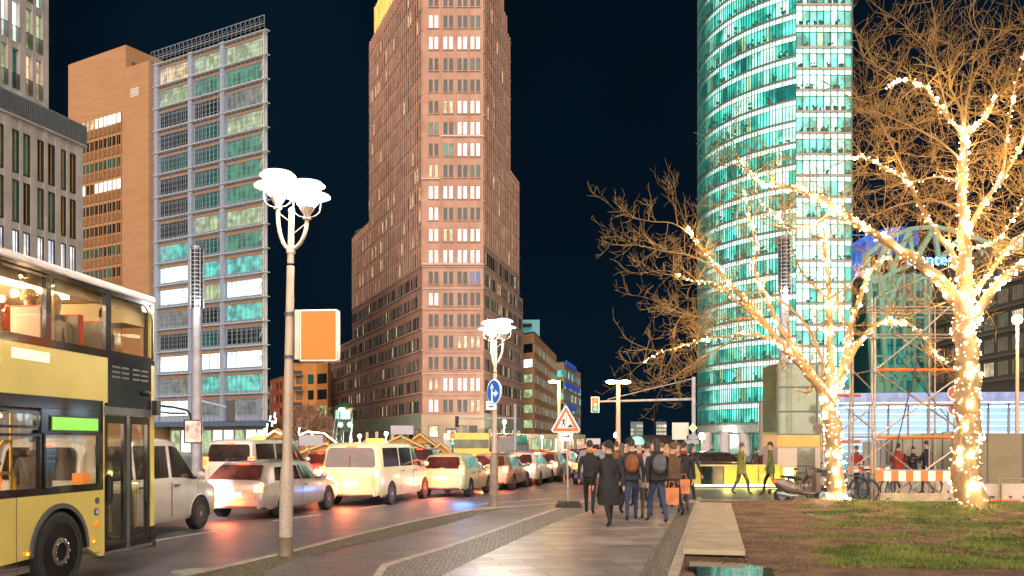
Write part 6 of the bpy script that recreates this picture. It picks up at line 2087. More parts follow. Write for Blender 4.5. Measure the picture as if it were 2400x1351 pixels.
r = thing("light_tubes", gnd(640, 120), "short white meteor light tubes hanging in the far trees", "light chain")
for (x, y) in ((632, 980), (643, 972), (645, 985), (637, 992), (625, 998), (618, 1010), (603, 1015), (654, 1012), (700, 1008)):
    mb = MB(); mb.tube([at(x, y + 8, 118), at(x + 2, y - 5, 118)], .10, M("cool_light_tube", (.8, 1, .9), .4, emit=(.7, 1, .85), es=2.5), 6); mb.build("light_tube", r)
# ferris/bus-like yellow bus far off
r = thing("city_bus", gnd(1105, 95), "yellow single decker bus far behind the pale hatchback", "bus")
mb = MB(); a, b = gnd(1062, 95), gnd(1146, 97)
T, Lf = face_T(a, b); mb.T = T
mb.box(0, Lf, 0, 2.5, .35, 1.35, YEL); mb.box(0, Lf, 0, 2.5, 2.3, 3.0, YEL); mb.box(.05, Lf - .05, .05, 2.45, 1.35, 2.3, M("bus_windows_lit", (.1, .1, .08), .2, emit=(.5, .42, .25), es=.3, evar=.5))
mb.build("body", r)
mb = MB(T)
for x in (.9, 2.6): mb.lathe((x, .05, .45), [(.45, -.1), (.45, .02), (.2, .03)], RUBBER, 16, R=Matrix.Rotation(pi / 2, 3, 'X'))
mb.build("wheel", r)

# ================================================================== RIGHT HAND SIDE: arena roof, hall, lift, hoarding, scaffold
r = thing("blue_glass_wing", gnd(2015, 150), "blue lit glass wing with curved top right of the round tower", "building")
BLF = M("blue_facade", (.01, .03, .15), .3, spec=.05, emit=(.0, .10, .42), es=1.0, evar=.6, escale=.5)
BLB = M("blue_facade_bright", (.02, .08, .2), .3, emit=(.03, .18, .75), es=1.0, evar=.5, escale=.5)
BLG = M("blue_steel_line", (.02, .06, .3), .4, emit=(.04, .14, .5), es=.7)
YB = 150
mb = MB(); a, b = gnd(1998, YB), gnd(2036, YB); mb.box(a.x, b.x, YB, YB + 8, 0, zof(610, YB), BLF)
pts = [(1998, 600), (2005, 575), (2030, 552), (2065, 540), (2110, 532), (2150, 545), (2150, 575), (2100, 572), (2060, 578), (2036, 600), (2036, 620), (1998, 620)]
tri(mb, [(at(p[0], 0, YB).x, zof(p[1], YB)) for p in pts], YB - .5, YB + 8, BLF)
mb.build("facade", r)
mb = MB(); x = a.x
for k in range(6): xx = a.x + (b.x - a.x) * k / 5; mb.bar((xx, YB - .1, 0), (xx, YB - .1, zof(620, YB)), .12, .1, BLG)
for k in range(26): z = 3 + k * 1.35; mb.bar((a.x, YB - .12, z), (b.x, YB - .12, z), .1, .1, BLG)
mb.build("facade_grid", r)
for (y0, y1) in ((700, 725), (760, 785), (905, 915), (880, 890), (640, 655)):
    mb = MB(); mb.box(a.x + .4, b.x - .4, YB - .2, YB - .02, zof(y1, YB), zof(y0, YB), BLB); mb.build("window", r)
r = thing("steel_arena_frame", gnd(2110, 140), "pale green steel truss frame and glass atrium behind the scaffold tower", "building")
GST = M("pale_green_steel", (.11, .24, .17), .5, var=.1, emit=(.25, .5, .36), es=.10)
YA = 138
mb = MB(); pp = lambda px, py, d=0: at(px, py, YA + d)
top = [(2030, 600), (2080, 560), (2130, 538), (2190, 532), (2260, 548), (2330, 575), (2420, 610)]
bot = [(2045, 665), (2090, 640), (2140, 618), (2200, 612), (2265, 618), (2335, 640), (2420, 665)]
for L_ in (top, bot):
    for q in range(len(L_) - 1): mb.bar(pp(*L_[q]), pp(*L_[q + 1]), .6, .6, GST)
for q in range(len(top)): mb.bar(pp(*top[q]), pp(*bot[q]), .6, .6, GST)
for q in range(len(top) - 1): mb.bar(pp(*bot[q]), pp(*top[q + 1]), .7, .7, GST); 
mb.bar(pp(2030, 600), pp(2052, 930), .9, .9, GST); mb.bar(pp(2060, 640), pp(2080, 935), .7, .7, GST)
for px in (2095, 2118, 2142, 2168, 2180): mb.bar(pp(px, 640), pp(px + 2, 935), .35, .35, GST)
for py in (700, 742, 790, 835, 880, 925): mb.bar(pp(2052, py), pp(2185, py + 3), .35, .35, GST)
for (a_, b_) in (((2085, 935), (2150, 800)), ((2185, 935), (2120, 800)), ((2060, 760), (2110, 650))): mb.bar(pp(*a_), pp(*b_), .6, .6, GST)
mb.build("truss", r)
GPN = [M("atrium_teal", (.02, .1, .1), .1, emit=(.02, .20, .17), es=.9, evar=.8, escale=.25), M("atrium_deep", (.01, .05, .05), .1, emit=(.01, .08, .075), es=.9, evar=.7, escale=.3), M("atrium_green", (.05, .1, .06), .1, emit=(.12, .22, .12), es=.8, evar=.8, escale=.3)]
for i in range(9):
    for j in range(7):
        x0 = 2040 + i * 16.5; y1 = 935 - j * 42
        mb = MB(); A_, B_ = pp(x0, y1, 1.2), pp(x0 + 15.5, y1 - 40, 1.2); mb.box(A_.x, B_.x, YA + 1.2, YA + 1.4, A_.z, B_.z, rnd.choice(GPN)); mb.build("window", r)
mb = MB(); A_, B_ = pp(2030, 1040, 2), pp(2190, 640, 2); mb.box(A_.x, B_.x, YA + 1.5, YA + 10, 0, B_.z, M("atrium_core", (.02, .06, .06), .8)); mb.build("core_wall", r)
# blue lettering fragment on the frame
fc = bpy.data.curves.new("lettering", 'FONT'); fc.body = "Center"; fc.size = 2.6; fc.extrude = .05
_t = bpy.data.objects.new("t", fc); COL.objects.link(_t)
fm_ = bpy.data.meshes.new_from_object(_t.evaluated_get(bpy.context.evaluated_depsgraph_get())); bpy.data.objects.remove(_t)
fo = bpy.data.objects.new("lettering", fm_); COL.objects.link(fo); fo.parent = r
fm_.materials.clear(); fm_.materials.append(M("blue_neon", (.1, .3, .9), .4, emit=(.12, .4, 1.0), es=2.5)); 
fp = at(2122, 622, YA - 1.0); fo.location = fp - wloc(r); fo.rotation_euler = (pi / 2, 0, 0)
r = thing("brown_office_block", gnd(2290, 150), "dark brown office block with faint window rows behind the larger tree", "office building")
BRN = M("bronze_facade", (.075, .045, .028), .6, var=.2, scale=.3)
mb = MB(); a, b = gnd(2185, 126), gnd(2460, 100)
T, Lf = face_T(a, b); mb.T = T; mb.prism([(0, 0), (Lf, 0), (Lf, 20), (0, 20)], 7.5, zof(655, 126), BRN)
for k in range(6): mb.box(0, Lf, -.3, 0, 9.5 + k * 2.9, 9.8 + k * 2.9, M("bronze_ledge", (.12, .07, .04), .5))
mb.build("wall", r)
ws = WinSet(r)
for k in range(6):
    x = 1
    while x < Lf - 3:
        ws.add(win_fn(T, x, x + 2.2, 10.2 + k * 2.9, 11.9 + k * 2.9, WARM if rnd.random() < .10 else (M("bronze_dim_glass", (.05, .035, .025), .2, emit=(.12, .06, .03), es=.5, evar=.6)), BRN, .07, nx=5), T @ Vector((x, 0, 10)), 3); x += 3.0
ws.build()
# station hall: long glass hall
r = thing("station_hall", gnd(2180, 60), "long glass station hall lit blue white behind the scaffold", "station hall")
YH = 60
a, b = gnd(1945, YH), gnd(2460, YH - 2)
T, Lf = face_T(a, b)
mb = MB(T); zr0, zr1 = zof(948, YH), zof(924, YH)
mb.box(-.5, Lf, -1.0, 8, zr0, zr1, M("hall_roof_metal", (.17, .22, .42), .35, metal=.4, var=.2, scale=2)); mb.box(-.5, Lf, -1.05, -1.0, zr0 - .05, zr0 + .08, WHITE); mb.build("roof", r, bevel=.15)
mb = MB(T); mb.box(0, Lf, 2.2, 2.4, 0, zr0, M("hall_back_wall", (.10, .25, .35), .5, emit=(.10, .38, .55), es=.30, evar=.35, escale=.25)); 
for k in range(11): mb.box(0, Lf, 2.1, 2.19, .5 + k * .42, .56 + k * .42, M("hall_louvre", (.7, .85, .9), .4, emit=(.6, .9, 1), es=.4))
mb.build("interior_wall", r)
mb = MB(T); mb.face([(0, 0, .2), (Lf, 0, .2), (Lf, 0, zr0), (0, 0, zr0)], glass_mat("hall_glass", (.85, .95, 1), .08)); mb.build("glazing", r)
mb = MB(T); n = 11
for k in range(n + 1): x = Lf * k / n; mb.box(x - .05, x + .05, -.1, .05, 0, zr0, M("hall_mullion", (.22, .2, .25), .5))
mb.build("mullion", r)
for k in range(6):
    mb = MB(T); x = 1 + k * Lf / 6; mb.box(x, x + 1.6, .5, .7, zr0 - .25, zr0 - .15, M("hall_tube", (.9, 1, 1), .4, emit=(.8, .95, 1), es=9)); mb.build("tube_light", r)
    point_light("hall_light", T @ Vector((x + .8, 1.1, zr0 - .6)), 16, (.75, .9, 1), .4, r)
# lift shaft
YL = 37.0
r = thing("lift_shaft", gnd(1875, YL), "greenish glass lift shaft with ochre band left of the smaller tree", "lift shaft")
a, b = gnd(1823, YL), gnd(1932, YL)
OLG = M("lift_glass", (.12, .14, .06), .06, var=.3, scale=.7, coat=1, emit=(.12, .15, .07), es=.30, evar=.4, escale=.6)
mb = MB(); mb.box(a.x, b.x, YL, YL + 2.2, zof(1019, YL), zof(852, YL), OLG); mb.build("glass_cabin", r)
mb = MB()
for x in (a.x, b.x, a.x + 1.62): mb.box(x - .035, x + .035, YL - .03, YL + .01, zof(1019, YL), zof(850, YL), STEELD)
for py in (1019, 965, 908, 852): z = zof(py, YL); mb.box(a.x - .02, b.x + .02, YL - .035, YL + .0, z - .03, z + .03, STEELD)
mb.build("frame", r)
mb = MB(); mb.box(a.x - .02, b.x + .02, YL - .05, YL + 2.2, zof(1048, YL), zof(1020, YL), M("ochre_band", (.52, .33, .08), .4, emit=(.8, .5, .1), es=.12)); mb.build("ochre_band", r)
mb = MB(); mb.box(a.x, b.x, YL - .01, YL + 2.2, 0, zof(1048.2, YL), M("lift_base_cream", (.58, .48, .38), .5, var=.06)); mb.build("base_wall", r)
mb = MB(); x0 = at(1868, 0, YL).x; x1 = at(1910, 0, YL).x; mb.box(x0, x1, YL - .03, YL - .011, .2, zof(1050, YL), M("lift_door", (.35, .33, .25), .15, metal=.5, var=.3, scale=20)); mb.build("door", r)
# yellow lit parapet of the underpass
YP = 35.8
r = thing("underpass_parapet", gnd(1730, YP), "yellow lit glass parapet of the underpass stairs with a bright foot strip", "parapet")
YPM = M("parapet_yellow", (.32, .28, .04), .35, emit=(.42, .38, .045), es=.25, evar=.55, escale=.8)
a, b = gnd(1622, YP), gnd(1832, YP)
mb = MB(); zt = zof(1093, YP)
for i, (p0, p1, m) in enumerate(((1622, 1644, YPM), (1645, 1670, DK), (1671, 1697, M("parapet_dark", (.10, .07, .07), .5)), (1698, 1778, YPM), (1779, 1832, YPM))):
    mb = MB(); A_, B_ = gnd(p0, YP), gnd(p1, YP); mb.box(A_.x, B_.x - .03, YP, YP + .12, .14, zt, m); mb.build("panel", r)
mb = MB(); mb.box(a.x, b.x, YP - .04, YP + .18, zt, zt + .06, M("parapet_cap", (.4, .38, .2), .4)); mb.build("cap", r)
mb = MB(); mb.box(gnd(1698, YP).x, b.x, YP - .03, YP - .005, .16, .24, M("foot_strip", (1, .9, .4), .4, emit=(1, .92, .35), es=5)); mb.build("foot_light", r)
mb = MB(); mb.box(gnd(1612, YP).x, gnd(1700, YP).x, YP - .03, YP - .005, .16, .22, MATS["foot_strip"]); mb.build("foot_light", r)
for px in (1705, 1760, 1820): point_light("foot_glow", gnd(px, YP - .5) + Vector((0, 0, .5)), 14, (1, .85, .2), .2, r)
mb = MB(); 
for px in (1843, 1850, 1857): mb.box(at(px, 0, YP).x - .035, at(px, 0, YP).x + .035, YP, YP + .05, zof(1130, YP), zof(1098, YP), M("lantern_tube", (1, .9, .4), .4, emit=(1, .95, .5), es=6))
mb.build("lit_tube", r)
mb = MB(); mb.box(gnd(1833, YP).x, gnd(1870, YP).x, YP + .06, YP + .2, .1, zof(1095, YP), YPM); mb.build("panel", r)
# hoarding
YO = 33.5
def hoard(px0, px1, py0, Y, m, label, n):
    a, b = gnd(px0, Y), gnd(px1, Y); r = thing("hoarding", (a + b) / 2, label, "hoarding")
    for i in range(n):
        mb = MB(); x0 = a.x + (b.x - a.x) * i / n; x1 = a.x + (b.x - a.x) * (i + 1) / n
        mb.box(x0 + .01, x1 - .01, Y, Y + .05, .15, zof(py0[0] + (py0[1] - py0[0]) * i / n, Y), m); mb.build("panel", r)
        mb = MB(); mb.box(x1 - .02, x1 + .02, Y - .02, Y + .0, .15, zof(py0[0] + (py0[1] - py0[0]) * i / n, Y), STEELD); mb.build("post", r)
    return r
HB = M("hoarding_olive", (.24, .19, .11), .7, var=.1, scale=1.2)
HB2 = M("hoarding_grey_green", (.28, .27, .20), .7, var=.1, scale=1.2)
hoard(2232, 2480, (1017, 1017), 32.0, HB, "plain olive brown hoarding right of the larger tree", 3)
hoard(2092, 2232, (1023, 1010), YO, HB2, "pale green hoarding panels behind the three people at the scaffold", 6)
hoard(2022, 2092, (1036, 1028), YO + .4, M("hoarding_grey", (.26, .24, .23), .6, var=.15), "grey corrugated hoarding between the two trees", 5)
# scaffold tower
YS1, YS2 = 27.6, 29.4
r = thing("scaffold_tower", gnd(2150, YS1), "tall tubular scaffold tower with orange beams between the two trees", "scaffold")
TUB = M("scaffold_tube", (.42, .33, .26), .4, metal=.5, var=.15); ORBM = M("orange_beam", (.72, .15, .02), .45, var=.1)
ztop = zof(700, YS1)
def sx(px, Y=YS1): return at(px, 0, Y).x
for px in (2044, 2051, 2242, 2256):
    for Y in (YS1, YS2):
        mb = MB(); mb.tube([(sx(px), Y, .15), (sx(px), Y, ztop)], .033, TUB, 8); mb.build("standard", r)
def zq(py): return zof(py, YS1)
for (y0, y1) in ((1175, 1025), (1025, 920), (920, 868), (868, 785), (785, 715)):
    pass
for py in (868, 1025, 1183):
    mb = MB(); mb.tube([(sx(2050), YS1 - .05, zq(py)), (sx(2250), YS1 - .05, zq(py))], .055, ORBM, 8); mb.build("orange_ledger", r)
    mb = MB(); mb.tube([(sx(1990), YS2 + .5, zq(py + 50 if py < 1000 else py + 10)), (sx(2085), YS2 + .5, zq(py + 50 if py < 1000 else py + 10))], .045, ORBM, 8); mb.build("orange_ledger", r)
for py in (785, 793, 720, 728, 735, 948):
    mb = MB(); mb.tube([(sx(2030 if py < 900 else 2050), YS1 - .04, zq(py)), (sx(2250), YS1 - .04, zq(py))], .025, TUB, 6); mb.build("ledger", r)
for (p, q) in (((2050, 868), (2152, 785)), ((2152, 785), (2245, 700)), ((2050, 870), (2250, 1010)), ((2090, 780), (2245, 875)), ((2054, 1022), (2250, 880)), ((2060, 1180), (2250, 1042)), ((2050, 1035), (2205, 1160)), ((2050, 700), (2240, 620))):
    mb = MB(); mb.tube([(sx(p[0]), YS1 - .08, zq(p[1])), (sx(q[0]), YS1 - .08, zq(q[1]))], .028, TUB, 6); mb.build("diagonal_brace", r)
for (p, q) in (((1975, 950), (2050, 1010)), ((1962, 1015), (2040, 960)), ((1970, 1065), (2035, 1110)), ((2005, 1092), (2085, 1035)), ((2000, 870), (2050, 920))):
    mb = MB(); mb.tube([(sx(p[0], YS2), YS2, zof(p[1], YS2)), (sx(q[0], YS2), YS2, zof(q[1], YS2))], .025, TUB, 6); mb.build("diagonal_brace", r)
for py in (785, 868, 948, 1025):
    for px in (2047, 2249):
        mb = MB(); mb.tube([(sx(px), YS1, zq(py)), (sx(px), YS2, zq(py))], .025, TUB, 6); mb.build("transom", r)
        mb = MB(); mb.box(sx(px) - .05, sx(px) + .05, YS1 - .1, YS1 + .02, zq(py) - .07, zq(py) + .07, STEEL); mb.build("coupler", r)
mb = MB(); mb.tube([(sx(2062), YS1 - .2, zq(1180)), (sx(2150), YS1 - .1, zq(830))], .018, BLACK, 6); mb.tube([(sx(2100), YS1, zq(830)), (sx(2225), YS1, zq(985))], .014, BLACK, 6); mb.build("black_cable", r)
for px0, px1, py in ((2040, 2120, 930), (2030, 2110, 765)):
    pass
# warning boards red/white
OW = M("warning_orange", (.80, .17, .03), .45, emit=(1, .2, .03), es=.06); WWB = M("warning_white", (.75, .70, .62), .5)
def barrier(px0, px1, py0, py1, Y, n, label):
    a, b = at(px0, py1, Y), at(px1, py0, Y); r = thing("barrier_board", Vector(((a.x + b.x) / 2, Y, 0)), label, "barrier", "orange and white barrier boards")
    w = (b.x - a.x) / n
    mb = MB()
    for i in range(n): mb.box(a.x + i * w, a.x + (i + 1) * w, Y, Y + .04, a.z, b.z, OW if i % 2 == 0 else WWB)
    mb.build("board", r)
    mb = MB()
    mb.box(a.x - .05, b.x + .05, Y - .01, Y + .05, b.z, b.z + .04, STEEL)
    for x in (a.x + .05, b.x - .05): mb.box(x - .03, x + .03, Y + .045, Y + .09, .12, b.z, STEEL)
    mb.build("post", r)
    return r
barrier(2054, 2262, 1104, 1128, 27.2, 12, "long orange and white barrier board on the scaffold front")
barrier(1988, 2086, 1094, 1108, 30.5, 8, "shorter orange and white barrier board behind the smaller tree")
def concrete(px0, px1, py0, py1, Y, m, label, name="concrete_barrier", g="barriers at the building site"):
    a, b = at(px0, py1, Y), at(px1, py0, Y); r = thing(name, Vector(((a.x + b.x) / 2, Y, a.z)), label, "barrier", g)
    mb = MB(); mb.prism([(a.x, Y), (b.x, Y), (b.x, Y + .35), (a.x, Y + .35)], max(.1, a.z), b.z, m); mb.build("block", r, bevel=.03)
    mb = MB(); mb.box(a.x + .2, a.x + .3, Y - .01, Y, a.z + .05, a.z + .12, STEELD); mb.build("lifting_slot", r); mb = MB(); mb.box(b.x - .3, b.x - .2, Y - .01, Y, a.z + .05, a.z + .12, STEELD); mb.build("lifting_slot", r)
    return r
CBE = M("concrete_beige", (.40, .32, .20), .8, var=.2, scale=4, bump=.3)
CCR = M("barrier_cream", (.55, .45, .36), .6, var=.12, scale=2)
concrete(2062, 2245, 1157, 1176, 27.0, CBE, "rough yellowish concrete beam lying at the foot of the scaffold")
concrete(2308, 2340, 1135, 1172, 27.4, CCR, "cream barrier panel just right of the larger tree")
concrete(2349, 2420, 1135, 1172, 27.4, CCR, "cream barrier panel cut by the right picture edge")
concrete(2305, 2345, 1172, 1192, 27.3, OW, "weathered orange barrier foot right of the larger tree")
concrete(2348, 2392, 1173, 1194, 27.3, OW, "scuffed orange barrier foot nearer the right picture edge")
concrete(2392, 2430, 1174, 1195, 27.3, WWB, "whitish barrier foot at the right picture edge")
concrete(2064, 2240, 1128, 1158, 31.5, CCR, "long cream barrier behind the parked bicycles")
r = thing("guard_rail", Vector((sx(2360), 27.2, .1)), "pale metal guard rail frame above the cream barrier panels", "guard rail")
mb = MB()
for x0, x1 in ((2305, 2341), (2347, 2420)):
    for q in ((x0, x1),):
        A_, B_ = at(q[0], 1172, 27.2), at(q[1], 1123, 27.2)
        mb.tube([(A_.x, 27.2, A_.z), (A_.x, 27.2, B_.z), (B_.x, 27.2, B_.z), (B_.x, 27.2, A_.z)], .025, TUB, 6)
mb.build("tube_frame", r)
# no stopping signs
for py, lab in ((921, "upper round no stopping sign beside the larger tree trunk"), (959, "lower round no stopping sign beside the larger tree trunk")):
    c = at(2236, py, 30); r = thing("no_stopping_sign", c, lab, "road sign", "round no stopping signs")
    mb = MB(); sign_disc(mb, c, .21, M("sign_rim_red", (.6, .08, .04), .4), SW); mb.build("sign_disc", r)
    mb = MB(); sign_disc(mb, c + Vector((0, -.01, 0)), .15, M("sign_dull_blue", (.12, .14, .3), .4) if py > 940 else MATS["sign_rim_red"], MATS["sign_rim_red"], t=.01)
    for s in ((-1, 1) if py > 940 else (-1,)): mb.bar(c + Vector((-.11, -.03, .11 * s)), c + Vector((.11, -.03, -.11 * s)), .03, .01, MATS["sign_rim_red"] if py > 940 else SW)
    mb.build("cross_stripe", r)
r = thing("sign_post", gnd(2236, 30.1), "thin post carrying the two round no stopping signs", "post")
mb = MB(); mb.tube([(sx(2236, 30.1), 30.1, .1), at(2236, 905, 30.1)], .03, TUB, 8); mb.build("post", r)
r = thing("round_sign_back", at(1917, 1005, 31), "dull brown back of a round sign left of the smaller tree", "road sign")
mb = MB(); c = at(1917, 1005, 31); sign_disc(mb, c, .19, M("sign_back_brown", (.22, .14, .11), .6), STEEL); mb.tube([(c.x + .14, 31.05, .1), (c.x + .14, 31.05, c.z + .1)], .05, TUB, 8); mb.build("sign_disc", r)
# ================================================================== TREES WITH LIGHT CHAINS
BARK = M("bark", (.20, .13, .07), .9, col2=(.34, .23, .12), scale=9, fac=(.3, .7), bump=.8, bscale=22, stretch=(1, 1, .3))
TWIG = M("twig", (.22, .135, .04), .85, var=.25, scale=2)
BULB = M("bulb_warm", (1, .8, .5), .3, emit=(1.0, .62, .25), es=14)
BULBH = M("bulb_hot", (1, .9, .7), .3, emit=(1.0, .78, .48), es=140)
def smooth_path(P, n=4):
    out = []
    for i in range(len(P) - 1):
        p0 = P[max(0, i - 1)]; p1 = P[i]; p2 = P[i + 1]; p3 = P[min(len(P) - 1, i + 2)]
        for k in range(n):
            t = k / n
            out.append(0.5 * ((2 * p1) + (p2 - p0) * t + (2 * p0 - 5 * p1 + 4 * p2 - p3) * t * t + (3 * p1 - p0 - 3 * p2 + p3) * t * t * t))
    out.append(P[-1]); return out
def tree(label, base, limbs, seed, twn, tw_len, bulbs_trunk, bulbs_limb, droop=0.0, power=60, chain_label=""):
    """limbs: list of (points [(px,py,dY)], r0, r1, lit, twig density)"""
    R_ = random.Random(seed)
    r = thing("bare_tree", base, label, "tree")
    Y0 = base.y
    trunk = MB(); tw = MB()
    spots = []; lamps = []
    for li, (pts, r0, r1, lit, dens) in enumerate(limbs):
        P = [at(p[0], p[1], Y0 + p[2]) for p in pts]
        if li == 0: P[0] = base.copy()
        P = smooth_path(P, 4)
        n = len(P)
        # knobby radius
        rad = [(r0 + (r1 - r0) * (k / (n - 1)) ** .8) * R_.uniform(.88, 1.1) for k in range(n)]
        if li == 0:
            rad = [a * (1 + .35 * math.exp(-k * 1.1)) for k, a in enumerate(rad)]
        P = [p + Vector((R_.uniform(-1, 1), R_.uniform(-1, 1), R_.uniform(-1, 1))) * (rad[k] * .28 if 0 < k < n - 1 else 0) for k, p in enumerate(P)]
        (trunk).tube(P, rad, BARK, 12 if r0 > .08 else 7)
        # bulbs
        tot = sum((P[k + 1] - P[k]).length for k in range(n - 1))
        if lit > 0:
            nb = int(tot * lit * (.8 if li == 0 else 1.35))
            for _ in range(nb):
                t = R_.random() * (n - 1.001); k = int(t); f = t - k
                c = P[k].lerp(P[k + 1], f); d = (P[k + 1] - P[k]).normalized(); q = d.orthogonal().normalized()
                a = R_.random() * 2 * pi
                o = (Matrix.Rotation(a, 3, d) @ q) * (rad[k] + .025)
                if o.y > rad[k] * .5 and R_.random() < .6: o.y = -o.y
                spots.append(c + o)
            for s in range(max(1, int(tot / 1.6))):
                t = (s + .5) / max(1, int(tot / 1.6)) * (n - 1.001); k = int(t)
                lamps.append(P[k] + Vector((0, -.35 - rad[k], .05)))
        # twigs
        if dens > 0:
            m = int(tot * dens * (.42 if base.x < 12 else .55))
            for _ in range(m):
                t = (0.12 + .88 * R_.random() ** .8) * (n - 1.001); k = int(t)
                c = P[k].lerp(P[k + 1], t - k); d = (P[k + 1] - P[k]).normalized()
                side = Vector((R_.gauss(0, 1), R_.gauss(0, 1), R_.gauss(.05, 1))).normalized()
                dirv = (d * .65 + side).normalized()
                grow(tw, R_, c, dirv, tw_len * R_.uniform(.5, 1.25), .016 * R_.uniform(.7, 1.2), 0, droop)
            grow(tw, R_, P[-1], (P[-1] - P[-2]).normalized(), tw_len * 1.2, r1 * .9, 0, droop)
    trunk.build("trunk", r, smooth=True)
    tw.build("crown", r)
    # light chain: its own thing
    ch = thing("fairy_lights", base + Vector((0, -.3, 0)), chain_label, "string lights", "warm string lights wound round the trees")
    wire = MB(); pts = []
    Pt = smooth_path([base] + [at(p[0], p[1], Y0 + p[2]) for p in limbs[0][0][1:]], 10)
    rt = limbs[0][1]
    for k in range(len(Pt) * 3):
        f = k / 3; i = min(len(Pt) - 2, int(f)); c = Pt[i].lerp(Pt[i + 1], f - i); a = k * 1.1
        pts.append(c + Vector((cos(a), sin(a), 0)) * (rt * 1.05))
    wire.tube(pts, .006, STEELD, 4); wire.build("wire", ch)
    spots.sort(key=lambda p: -(R_.random()))
    # the largest (nearest camera side) as parts
    for p in spots[:99]:
        mb = MB(); hot = R_.random() < .25
        mb.ball(p, R_.uniform(.032, .050) if hot else R_.uniform(.013, .02), BULBH if hot else BULB, 6, 4)
        mb.build("bulb", ch)
    mb = MB()
    for p in spots[99:]:
        hot = R_.random() < .15
        mb.ball(p, R_.uniform(.026, .044) if hot else R_.uniform(.011, .018), BULBH if hot else BULB, 6, 4)
    o = mb.build("bulb", ch); o["kind"] = "stuff"
    for p in lamps: point_light("chain_glow", p, power * (.5 if p.z < 4.5 else 1.0), (1.0, .60, .22), .12, ch)
    return r
def grow(mb, R_, p, d, L, r, lev, droop):
    n = 5 if lev == 0 else (4 if lev == 1 else 3)
    pts = [p]; q = p.copy(); dd = d.copy()
    bend = Vector((R_.gauss(0, .16), R_.gauss(0, .16), R_.gauss(.10 - droop, .14)))
    for k in range(n):
        dd = (dd + bend + Vector((R_.gauss(0, .10), R_.gauss(0, .10), R_.gauss(0, .10)))).normalized()
        q = q + dd * (L / n); pts.append(q.copy())
    rad = [max(.0035, r * (1 - .75 * k / n)) for k in range(n + 1)]
    mb.tube(pts, rad, TWIG, 3, cap=False)
    if lev < 2:
        m = (6 if lev == 0 else 3)
        for _ in range(m):
            k = R_.randint(1, n); c = pts[k]
            side = Vector((R_.gauss(0, 1), R_.gauss(0, 1), R_.gauss(.1, 1))).normalized()
            grow(mb, R_, c, (dd * .8 + side * .8).normalized(), L * R_.uniform(.35, .65), r * .55, lev + 1, droop)

limbs1 = [
    ([(1958, 1183, 0), (1955, 1080, 0), (1950, 1000, 0), (1940, 925, 0)], .24, .22, 58, 0),
    ([(1940, 935, 0), (1900, 878, -.1), (1841, 819, -.3), (1776, 742, -.5), (1735, 693, -.6), (1686, 636, -.7), (1640, 580, -.9), (1610, 530, -1.0)], .16, .012, 10, 8),
    ([(1905, 880, 0), (1857, 811, .3), (1816, 746, .5), (1796, 693, .6), (1771, 644, .7), (1769, 575, .8), (1755, 500, .9), (1742, 450, 1)], .10, .02, 9, 8),
    ([(1945, 935, 0), (1946, 848, .1), (1943, 766, .1), (1940, 652, .1), (1932, 575, .1), (1930, 520, .1)], .14, .03, 15, 6),
    ([(1955, 930, 0), (1979, 845, -.3), (1995, 760, -.4), (2020, 685, -.5), (2040, 636, -.6), (2085, 595, -.7)], .12, .03, 12, 7),
    ([(1962, 915, 0), (1995, 835, .3), (2035, 778, .6), (2073, 754, .8), (2125, 758, .9), (2165, 790, 1.0), (2195, 832, 1.0), (2222, 850, 1.0)], .10, .02, 9, 7),
    ([(1841, 819, -.3), (1796, 790, -.5), (1735, 787, -.7), (1662, 795, -.8), (1613, 807, -.9), (1548, 827, -1.0), (1508, 850, -1.0)], .06, .010, 7, 14),
    ([(1776, 742, -.5), (1720, 700, -.7), (1672, 662, -.8), (1634, 662, -.9), (1580, 640, -1)], .05, .01, 6, 15),
    ([(1686, 636, -.7), (1620, 600, -.8), (1560, 590, -.9), (1484, 571, -1)], .03, .006, 0, 12),
    ([(1633, 563, -.9), (1580, 525, -1), (1530, 520, -1.1), (1487, 511, -1.1)], .02, .005, 0, 8),
    ([(1796, 693, .6), (1850, 720, .2), (1900, 780, 0), (1930, 850, 0)], .03, .05, 0, 5),
    ([(1776, 742, -.5), (1700, 750, -.6), (1620, 740, -.8), (1560, 720, -1)], .03, .008, 0, 16),
    ([(1735, 787, -.6), (1660, 830, -.8), (1600, 870, -.9), (1560, 900, -1)], .03, .006, 0, 16),
    ([(1943, 700, .1), (1990, 670, 0), (2010, 640, -.1)], .03, .02, 0, 8),
    ([(1941, 700, .1), (1880, 640, 0), (1850, 560, -.1), (1830, 500, -.1)], .035, .01, 0, 10),
]
tree("smaller bare tree wound with warm lights, standing behind the scooter", T1B + Vector((0, 0, 0)), limbs1, 11, 0, .95, 0, 0, power=13, chain_label="warm string lights wound round the smaller bare tree")
